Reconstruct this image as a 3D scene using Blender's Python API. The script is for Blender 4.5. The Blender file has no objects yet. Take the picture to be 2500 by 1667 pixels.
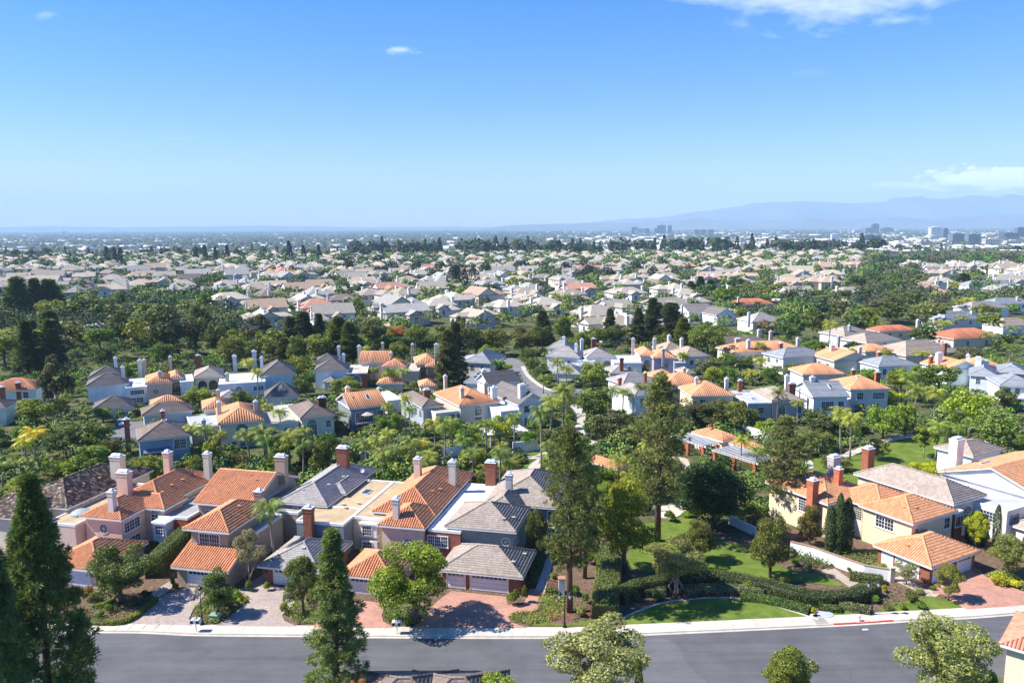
import bpy, bmesh, math, random
import numpy as np
from mathutils import Matrix, Vector
R = math.radians
rng = np.random.default_rng(11)
random.seed(11)
SC = bpy.context.scene
COL = SC.collection

# ------------------------------------------------------------------ camera
FPX, CX, CY, CAMH = 1925.0, 1250.0, 833.5, 48.0      # photograph is 2500 x 1667
PITCH = math.atan((CY - 555) / FPX)
ROLL = R(0.29)
cam = bpy.data.cameras.new('camera')
cam.sensor_width = 36.0
cam.lens = FPX * 36.0 / 2500.0
cam.clip_start = 1.0
cam.clip_end = 200000.0
camo = bpy.data.objects.new('camera', cam)
COL.objects.link(camo)
camo.matrix_world = Matrix.Translation((0, 0, CAMH)) @ Matrix.Rotation(math.pi / 2 - PITCH, 4, 'X') @ Matrix.Rotation(-ROLL, 4, 'Z')
SC.camera = camo

# ------------------------------------------------------------------ sky and sun
SUN_EL, SUN_AZ = R(48), R(3)        # light travels towards +x, square across the view
ldir = Vector((math.cos(SUN_EL) * math.cos(SUN_AZ), math.cos(SUN_EL) * math.sin(SUN_AZ), -math.sin(SUN_EL)))
sun = bpy.data.lights.new('sun', 'SUN')
sun.energy = 5.0
sun.angle = R(0.53)
sun.color = (1.0, 0.95, 0.86)
suno = bpy.data.objects.new('sun', sun)
suno.rotation_euler = ldir.to_track_quat('-Z', 'Y').to_euler()
COL.objects.link(suno)

world = bpy.data.worlds.new('World')
SC.world = world
world.use_nodes = True
wn, wl = world.node_tree.nodes, world.node_tree.links
wn.clear()
w_out = wn.new('ShaderNodeOutputWorld')
w_bg = wn.new('ShaderNodeBackground')
w_sky = wn.new('ShaderNodeTexSky')
w_sky.sky_type = 'NISHITA'
w_sky.sun_disc = False
w_sky.sun_elevation = SUN_EL
w_sky.sun_rotation = math.atan2(-ldir.x, -ldir.y)
w_sky.altitude = 60
w_sky.air_density = 1.0
w_sky.dust_density = 0.3
w_sky.ozone_density = 4.5
w_bg.inputs['Strength'].default_value = 0.13
wl.new(w_bg.outputs[0], w_out.inputs[0])

def wnode(kind, **kw):
    n = wn.new(kind)
    for k, v in kw.items():
        setattr(n, k, v)
    return n
def wmath(op, a, b=None, clamp=False):
    n = wnode('ShaderNodeMath', operation=op, use_clamp=clamp)
    for i, v in enumerate((a, b)):
        if v is None: continue
        if isinstance(v, (int, float)): n.inputs[i].default_value = v
        else: wl.new(v, n.inputs[i])
    return n.outputs[0]

# sparse white clouds, placed by compass direction: u = x/y, v = z/y of the view direction
w_tc = wn.new('ShaderNodeTexCoord')
w_sep = wn.new('ShaderNodeSeparateXYZ')
wl.new(w_tc.outputs['Generated'], w_sep.inputs[0])
wy = wmath('MAXIMUM', w_sep.outputs[1], 0.05)
wu = wmath('DIVIDE', w_sep.outputs[0], wy)
wv = wmath('DIVIDE', w_sep.outputs[2], wy)
w_comb = wn.new('ShaderNodeCombineXYZ')
wl.new(wu, w_comb.inputs[0])
wl.new(wmath('MULTIPLY', wv, 2.6), w_comb.inputs[1])
w_no = wn.new('ShaderNodeTexNoise')
w_no.inputs['Scale'].default_value = 13.0
w_no.inputs['Detail'].default_value = 9.0
w_no.inputs['Roughness'].default_value = 0.58
wl.new(w_comb.outputs[0], w_no.inputs['Vector'])
w_no2 = wn.new('ShaderNodeTexNoise')
w_no2.inputs['Scale'].default_value = 38.0
w_no2.inputs['Detail'].default_value = 8.0
w_no2.inputs['Roughness'].default_value = 0.6
wl.new(w_comb.outputs[0], w_no2.inputs['Vector'])
def cloud_mask(u0, v0, ru, rv, soft, gain, amp=4.2):
    # elliptical bank whose edge is broken up by the noise
    du = wmath('DIVIDE', wmath('SUBTRACT', wu, u0), ru)
    dv = wmath('DIVIDE', wmath('SUBTRACT', wv, v0), rv)
    d = wmath('SQRT', wmath('ADD', wmath('MULTIPLY', du, du), wmath('MULTIPLY', dv, dv)))
    m = wmath('SUBTRACT', 1.25, d)
    m = wmath('ADD', m, wmath('MULTIPLY', wmath('SUBTRACT', (w_no2 if rv < .02 else w_no).outputs[0], 0.5), amp))
    return wmath('MULTIPLY', wmath('MULTIPLY', wmath('SMOOTH_MIN', wmath('MAXIMUM', m, 0.0), soft), 1.0 / soft, True), gain)
w_ac = None
for args in ((0.375, 0.316, 0.17, 0.066, 1.3, 1.0, 1.9), (0.61, 0.057, 0.085, 0.0130, 0.3, 1.0, 3.2), (0.50, 0.050, 0.05, 0.004, 0.7, 0.5),
             (-0.133, 0.2135, 0.018, 0.005, 1.5, 0.4), (-0.565, 0.256, 0.014, 0.004, 1.2, 0.16), (-0.41, 0.110, 0.02, 0.002, 1.2, 0.1),
             (0.36, 0.185, 0.02, 0.004, 1.2, 0.08)):
    m = cloud_mask(*args)
    w_ac = m if w_ac is None else wmath('MAXIMUM', w_ac, m)
w_mix = wn.new('ShaderNodeMix')
w_mix.data_type = 'RGBA'
wl.new(w_ac, w_mix.inputs['Factor'])
w_hs = wn.new('ShaderNodeHueSaturation')
w_hs.inputs['Saturation'].default_value = 1.42
wl.new(w_sky.outputs[0], w_hs.inputs['Color'])
w_tint = wn.new('ShaderNodeMix')
w_tint.data_type, w_tint.blend_type = 'RGBA', 'MULTIPLY'
w_tint.inputs[0].default_value = 1.0
w_tint.inputs[7].default_value = (0.70, 0.605, 0.775, 1)
wl.new(w_hs.outputs[0], w_tint.inputs[6])
wl.new(w_tint.outputs[2], w_mix.inputs[6])
w_mix.inputs[7].default_value = (6.4, 6.5, 6.7, 1)
wl.new(w_mix.outputs[2], w_bg.inputs['Color'])

SC.view_settings.view_transform = 'Standard'
SC.view_settings.look = 'None'
SC.view_settings.exposure = 1.0
SC.view_settings.gamma = 1.0
SC.view_settings.use_curve_mapping = False
cy = SC.cycles
cy.use_denoising = True
cy.max_bounces = 6
cy.diffuse_bounces = 3
cy.glossy_bounces = 2
cy.transmission_bounces = 3
cy.transparent_max_bounces = 6
cy.volume_bounces = 1
cy.caustics_reflective = cy.caustics_refractive = False
cy.sample_clamp_indirect = 6.0

# ------------------------------------------------------------------ surveying: pixels of the photograph <-> points of the place
cp, sp_, cr_, sr_ = math.cos(PITCH), math.sin(PITCH), math.cos(ROLL), math.sin(ROLL)
def G(px, py, z=0.0):
    """point at height z seen at photograph pixel (px, py)"""
    u, v = px - CX, CY - py
    u, v = u * cr_ + v * sr_, -u * sr_ + v * cr_
    r = (u / FPX, cp + v / FPX * sp_, -sp_ + v / FPX * cp)
    t = (z - CAMH) / r[2]
    return Vector((r[0] * t, r[1] * t, z))
def PX(x, y, z):
    z -= CAMH
    d = y * cp - z * sp_
    v = FPX * (y * sp_ + z * cp) / d
    u = FPX * x / d
    return CX + u * cr_ - v * sr_, CY - (u * sr_ + v * cr_)
def depth(x, y, z):
    return y * cp - (z - CAMH) * sp_
CROPS = {1: (0, 1067, 2.6133), 2: (800, 1067, 2.6133), 3: (1600, 1067, 2.6133), 4: (0, 780, 2.6133), 5: (800, 780, 2.6133),
         6: (1600, 780, 2.6133), 7: (0, 540, 2.6133), 8: (800, 540, 2.6133), 9: (1600, 400, 2.6133),
         'a': (0, 1080, 5.2267), 'b': (400, 1080, 5.2267), 'c': (800, 1080, 5.2267), 'd': (1900, 1080, 3.92), 0: (0, 0, 1.0), 'f': (0, 0, 0.9408)}
def pix(k, x, y):
    ox, oy, s = CROPS[k]
    return ox + x / s, oy + y / s
def GK(k, x, y, z=0.0):
    return G(*pix(k, x, y), z)
def z_at(x, y, py):
    """height of the point above (x, y) that is seen at picture row py"""
    z = 0.0
    for _ in range(5):
        u = PX(x, y, z)[0] - CX
        v = -u * sr_ + (CY - py) * cr_
        z = CAMH + y * (v * cp - FPX * sp_) / (FPX * cp + v * sp_)
    return z

# ------------------------------------------------------------------ object helpers
def tag(o, label=None, cat=None, group=None, kind=None):
    if label: o['label'] = label
    if cat: o['category'] = cat
    if group: o['group'] = group
    if kind: o['kind'] = kind
    return o
def empty(name, loc=(0, 0, 0), rz=0.0):
    o = bpy.data.objects.new(name, None)
    COL.objects.link(o)
    o.location = loc
    o.rotation_euler = (0, 0, rz)
    o.empty_display_size = 0.3
    return o
def new_obj(name, me, parent=None, loc=(0, 0, 0), rz=0.0, color=None):
    o = bpy.data.objects.new(name, me)
    COL.objects.link(o)
    if parent is not None: o.parent = parent
    o.location = loc
    if rz: o.rotation_euler = (0, 0, rz)
    if color is not None: o.color = (color[0], color[1], color[2], 1.0)
    return o
def np_mesh(name, V, Fc, mats, smooth=False, midx=None):
    """V (n,3), Fc (m,k) with constant k"""
    me = bpy.data.meshes.new(name)
    V = np.ascontiguousarray(V, dtype=np.float32)
    Fc = np.ascontiguousarray(Fc, dtype=np.int32)
    n, k = Fc.shape
    me.vertices.add(len(V)); me.vertices.foreach_set('co', V.ravel())
    me.loops.add(n * k); me.loops.foreach_set('vertex_index', Fc.ravel())
    me.polygons.add(n)
    me.polygons.foreach_set('loop_start', np.arange(0, n * k, k, dtype=np.int32))
    me.polygons.foreach_set('loop_total', np.full(n, k, dtype=np.int32))
    if midx is not None: me.polygons.foreach_set('material_index', np.ascontiguousarray(midx, dtype=np.int32))
    if smooth: me.polygons.foreach_set('use_smooth', np.ones(n, dtype=bool))
    for m in mats: me.materials.append(m)
    me.update(calc_edges=True)
    return me
class MB:
    """collects polygons, then becomes ONE mesh"""
    def __init__(self): self.v, self.f, self.m = [], [], []
    def poly(self, pts, m=0):
        b = len(self.v); self.v += [tuple(p) for p in pts]; self.f.append(tuple(range(b, b + len(pts)))); self.m.append(m)
    def box(self, x0, x1, y0, y1, z0, z1, m=0, skip=()):
        b = len(self.v)
        self.v += [(x0, y0, z0), (x1, y0, z0), (x1, y1, z0), (x0, y1, z0), (x0, y0, z1), (x1, y0, z1), (x1, y1, z1), (x0, y1, z1)]
        for nm, q in (('b', (3, 2, 1, 0)), ('t', (4, 5, 6, 7)), ('f', (0, 1, 5, 4)), ('r', (1, 2, 6, 5)), ('k', (2, 3, 7, 6)), ('l', (3, 0, 4, 7))):
            if nm not in skip: self.f.append(tuple(b + i for i in q)); self.m.append(m)
    def frustum(self, cx, cy_, z0, z1, w0, d0, w1, d1, m=0):
        b = len(self.v)
        for z, w, d in ((z0, w0, d0), (z1, w1, d1)):
            self.v += [(cx - w / 2, cy_ - d / 2, z), (cx + w / 2, cy_ - d / 2, z), (cx + w / 2, cy_ + d / 2, z), (cx - w / 2, cy_ + d / 2, z)]
        for q in ((3, 2, 1, 0), (4, 5, 6, 7), (0, 1, 5, 4), (1, 2, 6, 5), (2, 3, 7, 6), (3, 0, 4, 7)):
            self.f.append(tuple(b + i for i in q)); self.m.append(m)
    def tube(self, pts, rad, n=8, m=0, cap=True):
        pts = [Vector(p) for p in pts]
        if not isinstance(rad, (list, tuple)): rad = [rad] * len(pts)
        b = len(self.v)
        up = Vector((0.13, 0.31, 1)).normalized()
        for i, p in enumerate(pts):
            t = (pts[min(i + 1, len(pts) - 1)] - pts[max(i - 1, 0)]).normalized()
            s = t.cross(up)
            if s.length < 1e-3: s = t.cross(Vector((1, 0, 0)))
            s.normalize(); q = s.cross(t)
            for j in range(n):
                a = 2 * math.pi * j / n
                self.v.append(tuple(p + (s * math.cos(a) + q * math.sin(a)) * rad[i]))
        for i in range(len(pts) - 1):
            for j in range(n):
                j2 = (j + 1) % n
                self.f.append((b + i * n + j, b + i * n + j2, b + (i + 1) * n + j2, b + (i + 1) * n + j)); self.m.append(m)
        if cap:
            self.f.append(tuple(b + j for j in range(n - 1, -1, -1))); self.m.append(m)
            self.f.append(tuple(b + (len(pts) - 1) * n + j for j in range(n))); self.m.append(m)
    def lathe(self, prof, cx=0, cy_=0, n=12, m=0):
        b = len(self.v)
        for r, z in prof:
            for j in range(n):
                a = 2 * math.pi * j / n
                self.v.append((cx + r * math.cos(a), cy_ + r * math.sin(a), z))
        for i in range(len(prof) - 1):
            for j in range(n):
                j2 = (j + 1) % n
                self.f.append((b + i * n + j, b + i * n + j2, b + (i + 1) * n + j2, b + (i + 1) * n + j)); self.m.append(m)
    def mesh(self, name, mats, smooth=False):
        me = bpy.data.meshes.new(name)
        me.from_pydata(self.v, [], self.f)
        if not isinstance(mats, (list, tuple)): mats = [mats]
        for x in mats: me.materials.append(x)
        if len(mats) > 1: me.polygons.foreach_set('material_index', self.m)
        if smooth: me.polygons.foreach_set('use_smooth', [True] * len(me.polygons))
        return me
    def build(self, name, mats, parent=None, loc=(0, 0, 0), rz=0.0, color=None, smooth=False):
        return new_obj(name, self.mesh(name, mats, smooth), parent, loc, rz, color)

# ------------------------------------------------------------------ materials
MAT = {}
class NT:
    def __init__(self, name):
        self.mat = bpy.data.materials.new(name)
        self.mat.use_nodes = True
        self.n, self.l = self.mat.node_tree.nodes, self.mat.node_tree.links
        self.b = self.n['Principled BSDF']
        MAT[name] = self.mat
    def node(self, kind, **kw):
        n = self.n.new(kind)
        for k, v in kw.items(): setattr(n, k, v)
        return n
    def put(self, sock, v):
        if hasattr(v, 'links') or isinstance(v, bpy.types.NodeSocket): self.l.new(v, sock)
        else:
            if isinstance(v, tuple) and len(v) == 3 and sock.type == 'RGBA': v = (*v, 1)
            sock.default_value = v
    def math(self, op, a, b=0.0, clamp=False):
        n = self.node('ShaderNodeMath', operation=op, use_clamp=clamp)
        self.put(n.inputs[0], a); self.put(n.inputs[1], b)
        return n.outputs[0]
    def mix(self, f, a, b, mode='MIX'):
        n = self.node('ShaderNodeMix', data_type='RGBA', blend_type=mode)
        self.put(n.inputs[0], f); self.put(n.inputs[6], a); self.put(n.inputs[7], b)
        return n.outputs[2]
    def obj_pos(self, scale=1.0):
        t = self.node('ShaderNodeTexCoord')
        return t.outputs['Object']
    def pos(self):
        return self.node('ShaderNodeNewGeometry').outputs['Position']
    def noise(self, scale, detail=4.0, rough=0.55, vec=None, out=0):
        n = self.node('ShaderNodeTexNoise')
        n.inputs['Scale'].default_value = scale; n.inputs['Detail'].default_value = detail; n.inputs['Roughness'].default_value = rough
        if vec is not None: self.l.new(vec, n.inputs['Vector'])
        return n.outputs[out]
    def ramp(self, f, stops):
        n = self.node('ShaderNodeValToRGB')
        e = n.color_ramp.elements
        while len(e) < len(stops): e.new(0.5)
        for el, (p, c) in zip(e, stops):
            el.position = p; el.color = (*c, 1) if len(c) == 3 else c
        self.put(n.inputs[0], f)
        return n.outputs[0]
    def rmap(self, f, a, b, c, d):
        n = self.node('ShaderNodeMapRange')
        self.put(n.inputs[0], f)
        for i, v in enumerate((a, b, c, d)): n.inputs[i + 1].default_value = v
        return n.outputs[0]
    def grey(self, f):       # value to neutral multiplier colour
        n = self.node('ShaderNodeCombineColor')
        for i in range(3): self.put(n.inputs[i], f)
        return n.outputs[0]
    def objcol(self): return self.node('ShaderNodeObjectInfo').outputs['Color']
    def objrand(self): return self.node('ShaderNodeObjectInfo').outputs['Random']
    def island(self): return self.node('ShaderNodeNewGeometry').outputs['Random Per Island']
    def bump(self, h, strength=0.3, dist=0.05):
        n = self.node('ShaderNodeBump')
        n.inputs['Strength'].default_value = strength; n.inputs['Distance'].default_value = dist
        self.put(n.inputs['Height'], h)
        self.l.new(n.outputs[0], self.b.inputs['Normal'])
    def wallvec(self):       # (x + y, z) in the object's own frame: courses run level round the corners
        s = self.node('ShaderNodeSeparateXYZ'); self.l.new(self.obj_pos(), s.inputs[0])
        c = self.node('ShaderNodeCombineXYZ')
        self.l.new(self.math('ADD', s.outputs[0], s.outputs[1]), c.inputs[0]); self.l.new(s.outputs[2], c.inputs[1])
        return c.outputs[0]
    def fin(self, col, rough=0.8, spec=0.3):
        self.put(self.b.inputs['Base Color'], col)
        self.put(self.b.inputs['Roughness'], rough)
        self.b.inputs['Specular IOR Level'].default_value = spec
        return self.mat

def mk():
    t = NT('stucco'); p = t.obj_pos()
    c = t.mix(1.0, t.objcol(), t.grey(t.rmap(t.noise(0.6, 5, 0.6, p), 0.3, 0.7, 0.88, 1.08)), 'MULTIPLY')
    t.bump(t.noise(30, 3, 0.6, p), 0.25, 0.02); t.fin(c, 0.9, 0.15)
    t = NT('lap_siding'); s = t.node('ShaderNodeSeparateXYZ'); t.l.new(t.obj_pos(), s.inputs[0])
    f = t.math('FRACT', t.math('MULTIPLY', s.outputs[2], 4.2))
    c = t.mix(1.0, t.objcol(), t.grey(t.rmap(t.noise(0.5, 5, 0.6, t.obj_pos()), 0.3, 0.7, 0.88, 1.08)), 'MULTIPLY')
    c = t.mix(t.math('GREATER_THAN', f, 0.9), c, t.mix(1.0, c, (0.5, 0.5, 0.5), 'MULTIPLY'))
    t.bump(t.math('SUBTRACT', 1.0, f), 0.7, 0.03); t.fin(c, 0.7, 0.25)
    t = NT('brick')
    b = t.node('ShaderNodeTexBrick'); t.l.new(t.wallvec(), b.inputs['Vector'])
    b.inputs['Scale'].default_value = 1.0; b.inputs['Brick Width'].default_value = 0.23; b.inputs['Row Height'].default_value = 0.075
    b.inputs['Mortar Size'].default_value = 0.009
    b.inputs['Color1'].default_value = (0.30, 0.075, 0.035, 1); b.inputs['Color2'].default_value = (0.20, 0.055, 0.03, 1); b.inputs['Mortar'].default_value = (0.30, 0.20, 0.15, 1)
    c = t.mix(1.0, b.outputs[0], t.grey(t.rmap(t.noise(2.2, 4, 0.6, t.obj_pos()), 0.3, 0.7, 0.75, 1.2)), 'MULTIPLY')
    c = t.mix(1.0, c, t.objcol(), 'MULTIPLY')
    t.bump(b.outputs['Fac'], -0.4, 0.02); t.fin(c, 0.85, 0.2)
    t = NT('white_paint')
    c = t.mix(1.0, t.objcol(), t.grey(t.rmap(t.noise(1.3, 5, 0.6, t.obj_pos()), 0.3, 0.7, 0.9, 1.03)), 'MULTIPLY'); t.fin(c, 0.55, 0.35)
    t = NT('glass')
    c = t.mix(t.objrand(), (0.018, 0.028, 0.04), (0.05, 0.075, 0.10)); t.fin(c, 0.06, 0.9)
    t = NT('barrel_tile')     # each tile its own island, its own firing
    c = t.mix(1.0, t.objcol(), t.ramp(t.island(), [(0.0, (0.82, 0.80, 0.78)), (0.3, (0.96, 0.95, 0.94)), (0.7, (1.03, 1.04, 1.05)), (1.0, (1.14, 1.17, 1.2))]), 'MULTIPLY')
    c = t.mix(t.rmap(t.noise(0.35, 6, 0.65, t.obj_pos()), 0.5, 0.75, 0.0, 0.45), c, (0.30, 0.17, 0.10)); t.fin(c, 0.8, 0.25)
    t = NT('old_barrel_tile')
    c = t.ramp(t.island(), [(0.0, (0.05, 0.036, 0.03)), (0.5, (0.11, 0.08, 0.065)), (0.8, (0.22, 0.17, 0.14)), (1.0, (0.40, 0.32, 0.27))]); t.fin(c, 0.9, 0.15)
    t = NT('flat_tile')
    c = t.mix(1.0, t.objcol(), t.ramp(t.island(), [(0.0, (0.85, 0.84, 0.83)), (0.5, (0.98, 0.98, 0.98)), (1.0, (1.12, 1.12, 1.12))]), 'MULTIPLY')
    c = t.mix(1.0, c, t.grey(t.rmap(t.noise(0.5, 6, 0.65, t.obj_pos()), 0.35, 0.7, 1.05, 0.82)), 'MULTIPLY'); t.fin(c, 0.85, 0.2)
    t = NT('roof_deck')
    c = t.mix(1.0, t.objcol(), t.grey(t.rmap(t.noise(1.0, 6, 0.65, t.obj_pos()), 0.3, 0.7, 0.5, 0.7)), 'MULTIPLY'); t.fin(c, 0.9, 0.15)
    t = NT('far_roof')        # coursed roof covering too far off to see the pieces
    s = t.node('ShaderNodeSeparateXYZ'); t.l.new(t.obj_pos(), s.inputs[0])
    f = t.math('FRACT', t.math('MULTIPLY', s.outputs[2], 4.5))
    c = t.mix(1.0, t.objcol(), t.grey(t.rmap(t.noise(0.8, 6, 0.7, t.obj_pos()), 0.3, 0.7, 0.8, 1.15)), 'MULTIPLY')
    c = t.mix(t.math('GREATER_THAN', f, 0.8), c, t.mix(1.0, c, (0.72, 0.72, 0.72), 'MULTIPLY')); t.fin(c, 0.88, 0.2)
    t = NT('membrane')        # flat roof covering
    p = t.obj_pos()
    c = t.mix(1.0, t.objcol(), t.grey(t.rmap(t.noise(0.45, 8, 0.68, p), 0.32, 0.7, 0.72, 1.1)), 'MULTIPLY')
    c = t.mix(t.rmap(t.noise(0.25, 4, 0.6, p), 0.56, 0.7, 0, 0.35), c, (0.20, 0.16, 0.12)); t.fin(c, 0.9, 0.2)
    t = NT('metal_cap'); t.b.inputs['Metallic'].default_value = 0.0; t.fin((0.62, 0.66, 0.72), 0.35, 0.6)
    t = NT('dark_metal'); t.fin((0.012, 0.014, 0.014), 0.45, 0.5)
    t = NT('plain'); t.fin(t.objcol(), 0.6, 0.35)
    t = NT('awning'); t.fin(t.objcol(), 0.85, 0.2)
    t = NT('car_paint'); t.b.inputs['Coat Weight'].default_value = 0.8; t.fin(t.objcol(), 0.3, 0.5)
    t = NT('lamp_glass'); t.fin((0.75, 0.78, 0.80), 0.2, 0.6)
    # ground surfaces
    t = NT('soil'); p = t.pos()
    c = t.ramp(t.noise(0.25, 8, 0.68, p), [(0.3, (0.045, 0.060, 0.018)), (0.48, (0.075, 0.090, 0.030)), (0.6, (0.13, 0.12, 0.06)), (0.75, (0.22, 0.18, 0.13))])
    t.bump(t.noise(4, 6, 0.7, p), 0.5, 0.2); t.fin(c, 0.95, 0.1)
    t = NT('mulch'); p = t.pos()
    c = t.ramp(t.noise(1.6, 8, 0.72, p), [(0.3, (0.075, 0.045, 0.028)), (0.52, (0.15, 0.10, 0.068)), (0.72, (0.24, 0.18, 0.13))])
    t.bump(t.noise(9, 5, 0.7, p), 0.5, 0.08); t.fin(c, 0.95, 0.1)
    t = NT('lawn'); p = t.pos()
    c = t.ramp(t.noise(0.42, 8, 0.66, p), [(0.3, (0.070, 0.115, 0.016)), (0.5, (0.112, 0.165, 0.024)), (0.72, (0.175, 0.215, 0.040))])
    c = t.mix(t.rmap(t.noise(0.16, 5, 0.6, p), 0.58, 0.72, 0, 0.55), c, (0.24, 0.24, 0.075))
    c = t.mix(1.0, c, t.grey(t.rmap(t.noise(26, 3, 0.7, p), 0.25, 0.75, 0.72, 1.25)), 'MULTIPLY')
    t.bump(t.noise(20, 4, 0.7, p), 0.6, 0.06); t.fin(c, 0.9, 0.15)
    t = NT('asphalt'); p = t.pos()
    m = t.node('ShaderNodeMapping'); m.inputs['Scale'].default_value = (0.05, 0.9, 1); t.l.new(p, m.inputs[0])
    c = t.mix(1.0, t.objcol(), t.grey(t.rmap(t.noise(1.0, 6, 0.6, m.outputs[0]), 0.3, 0.7, 0.86, 1.14)), 'MULTIPLY')
    c = t.mix(1.0, c, t.grey(t.rmap(t.noise(0.2, 7, 0.66, p), 0.3, 0.7, 0.82, 1.18)), 'MULTIPLY')
    c = t.mix(t.rmap(t.noise(60, 2, 0.7, p), 0.62, 0.75, 0, 0.35), c, (0.16, 0.16, 0.165))
    vo = t.node('ShaderNodeTexVoronoi', feature='DISTANCE_TO_EDGE'); vo.inputs['Scale'].default_value = 0.16
    wp = t.node('ShaderNodeVectorMath', operation='ADD'); t.l.new(p, wp.inputs[0]); t.l.new(t.noise(0.7, 4, 0.6, p, 1), wp.inputs[1]); t.l.new(wp.outputs[0], vo.inputs['Vector'])
    crack = t.math('MULTIPLY', t.math('LESS_THAN', vo.outputs[0], 0.005), t.rmap(t.noise(0.06, 3, 0.5, p), 0.5, 0.58, 0, 0.3))
    c = t.mix(crack, c, (0.035, 0.036, 0.040))
    c = t.mix(t.rmap(t.noise(0.5, 3, 0.5, p), 0.68, 0.76, 0, 0.35), c, (0.045, 0.046, 0.050))
    t.bump(t.noise(90, 2, 0.6, p), 0.3, 0.01); t.fin(c, 0.85, 0.3)
    t = NT('concrete'); p = t.pos()
    c = t.mix(1.0, t.objcol(), t.grey(t.rmap(t.noise(1.1, 8, 0.7, p), 0.3, 0.72, 0.82, 1.1)), 'MULTIPLY')
    c = t.mix(1.0, c, t.grey(t.rmap(t.objrand(), 0, 1, 0.9, 1.06)), 'MULTIPLY')
    t.bump(t.noise(40, 3, 0.6, p), 0.2, 0.01); t.fin(c, 0.88, 0.25)
    t = NT('pavers'); p = t.pos()
    m = t.node('ShaderNodeMapping'); m.inputs['Rotation'].default_value = (0, 0, R(32)); t.l.new(p, m.inputs[0])
    b = t.node('ShaderNodeTexBrick'); t.l.new(m.outputs[0], b.inputs['Vector'])
    b.inputs['Scale'].default_value = 1.0; b.inputs['Brick Width'].default_value = 0.30; b.inputs['Row Height'].default_value = 0.15; b.inputs['Mortar Size'].default_value = 0.012
    b.inputs['Color1'].default_value = (1.12, 1.10, 1.08, 1); b.inputs['Color2'].default_value = (0.82, 0.80, 0.80, 1); b.inputs['Mortar'].default_value = (0.55, 0.55, 0.55, 1)
    c = t.mix(1.0, t.objcol(), b.outputs[0], 'MULTIPLY')
    c = t.mix(1.0, c, t.grey(t.rmap(t.noise(0.45, 8, 0.68, p), 0.3, 0.72, 0.8, 1.16)), 'MULTIPLY')
    t.bump(b.outputs['Fac'], -0.35, 0.01); t.fin(c, 0.85, 0.25)
    t = NT('water'); t.bump(t.noise(1.5, 3, 0.5, t.pos()), 0.15, 0.05); t.fin((0.02, 0.42, 0.50), 0.08, 0.6)
    t = NT('plain_ground'); p = t.pos()     # the far basin: earth, streets and scrub between the trees
    c = t.ramp(t.noise(0.012, 8, 0.7, p), [(0.3, (0.030, 0.042, 0.022)), (0.5, (0.062, 0.066, 0.042)), (0.62, (0.13, 0.115, 0.085)), (0.78, (0.24, 0.22, 0.19))])
    t.fin(c, 0.95, 0.1)
    t = NT('mountain_rock'); p = t.pos()
    c = t.ramp(t.noise(0.0012, 8, 0.65, p), [(0.3, (0.08, 0.085, 0.075)), (0.7, (0.17, 0.165, 0.14))]); t.fin(c, 0.95, 0.1)
    # plants
    def leaf(name, trans, gloss, lo, hi):
        t = NT(name)
        k = t.ramp(t.island(), [(0.0, (lo, lo, lo)), (0.55, (1.0, 1.0, 1.0)), (1.0, (hi * 1.05, hi, hi * 0.8))])
        c = t.mix(1.0, t.objcol(), k, 'MULTIPLY')
        c = t.mix(1.0, c, t.grey(t.rmap(t.noise(0.55, 3, 0.6, t.pos()), 0.3, 0.7, 0.75, 1.25)), 'MULTIPLY')
        t.fin(c, 0.5, gloss)
        tr = t.node('ShaderNodeBsdfTranslucent'); t.l.new(t.mix(1.0, c, (1.5, 1.45, 0.6), 'MULTIPLY'), tr.inputs[0])
        mx = t.node('ShaderNodeMixShader'); mx.inputs[0].default_value = trans
        t.l.new(t.b.outputs[0], mx.inputs[1]); t.l.new(tr.outputs[0], mx.inputs[2]); t.l.new(mx.outputs[0], t.n['Material Output'].inputs[0])
    leaf('leaves', 0.34, 0.35, 0.6, 1.5)
    leaf('needles', 0.22, 0.2, 0.65, 1.4)
    leaf('fronds', 0.3, 0.4, 0.65, 1.5)
    leaf('petals', 0.2, 0.2, 0.7, 1.4)
    t = NT('bark'); p = t.obj_pos()
    c = t.mix(1.0, t.objcol(), t.grey(t.rmap(t.noise(3.0, 6, 0.7, p), 0.3, 0.7, 0.6, 1.3)), 'MULTIPLY')
    t.bump(t.noise(8, 4, 0.7, p), 0.5, 0.05); t.fin(c, 0.9, 0.1)
    # city
    t = NT('facade'); c = t.mix(1.0, t.objcol(), t.grey(t.rmap(t.noise(0.05, 5, 0.6, t.obj_pos()), 0.3, 0.7, 0.9, 1.08)), 'MULTIPLY'); t.fin(c, 0.6, 0.3)
    t = NT('tower_glass'); t.fin((0.03, 0.055, 0.085), 0.12, 0.8)
    for nm, cattr in (('mass_wall', 'paint'), ('mass_leaf', 'paint')):
        t = NT(nm); a = t.node('ShaderNodeAttribute', attribute_name=cattr)
        t.fin(t.mix(1.0, a.outputs['Color'], t.grey(t.rmap(t.noise(0.15, 4, 0.6, t.pos()), 0.3, 0.7, 0.8, 1.2)), 'MULTIPLY'), 0.85, 0.2)
mk()
WHITE = (0.80, 0.80, 0.80)

# ================================================================== GROUND
def ground_profile(y):
    if y < 1500: return 0.0
    if y < 1640: return -32.0 * (y - 1500) / 140
    return -32.0
mb = MB()
ys = [-380, 400, 1000, 1500, 1640, 2000, 6000, 15000, 25900]
for y0, y1 in zip(ys[:-1], ys[1:]):
    mb.poly([(-24000, y0, ground_profile(y0)), (24000, y0, ground_profile(y0)), (24000, y1, ground_profile(y1)), (-24000, y1, ground_profile(y1))], 0 if y0 < 1000 else 1)
g = mb.build('ground', [MAT['soil'], MAT['plain_ground']]); tag(g, kind='structure')

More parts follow.
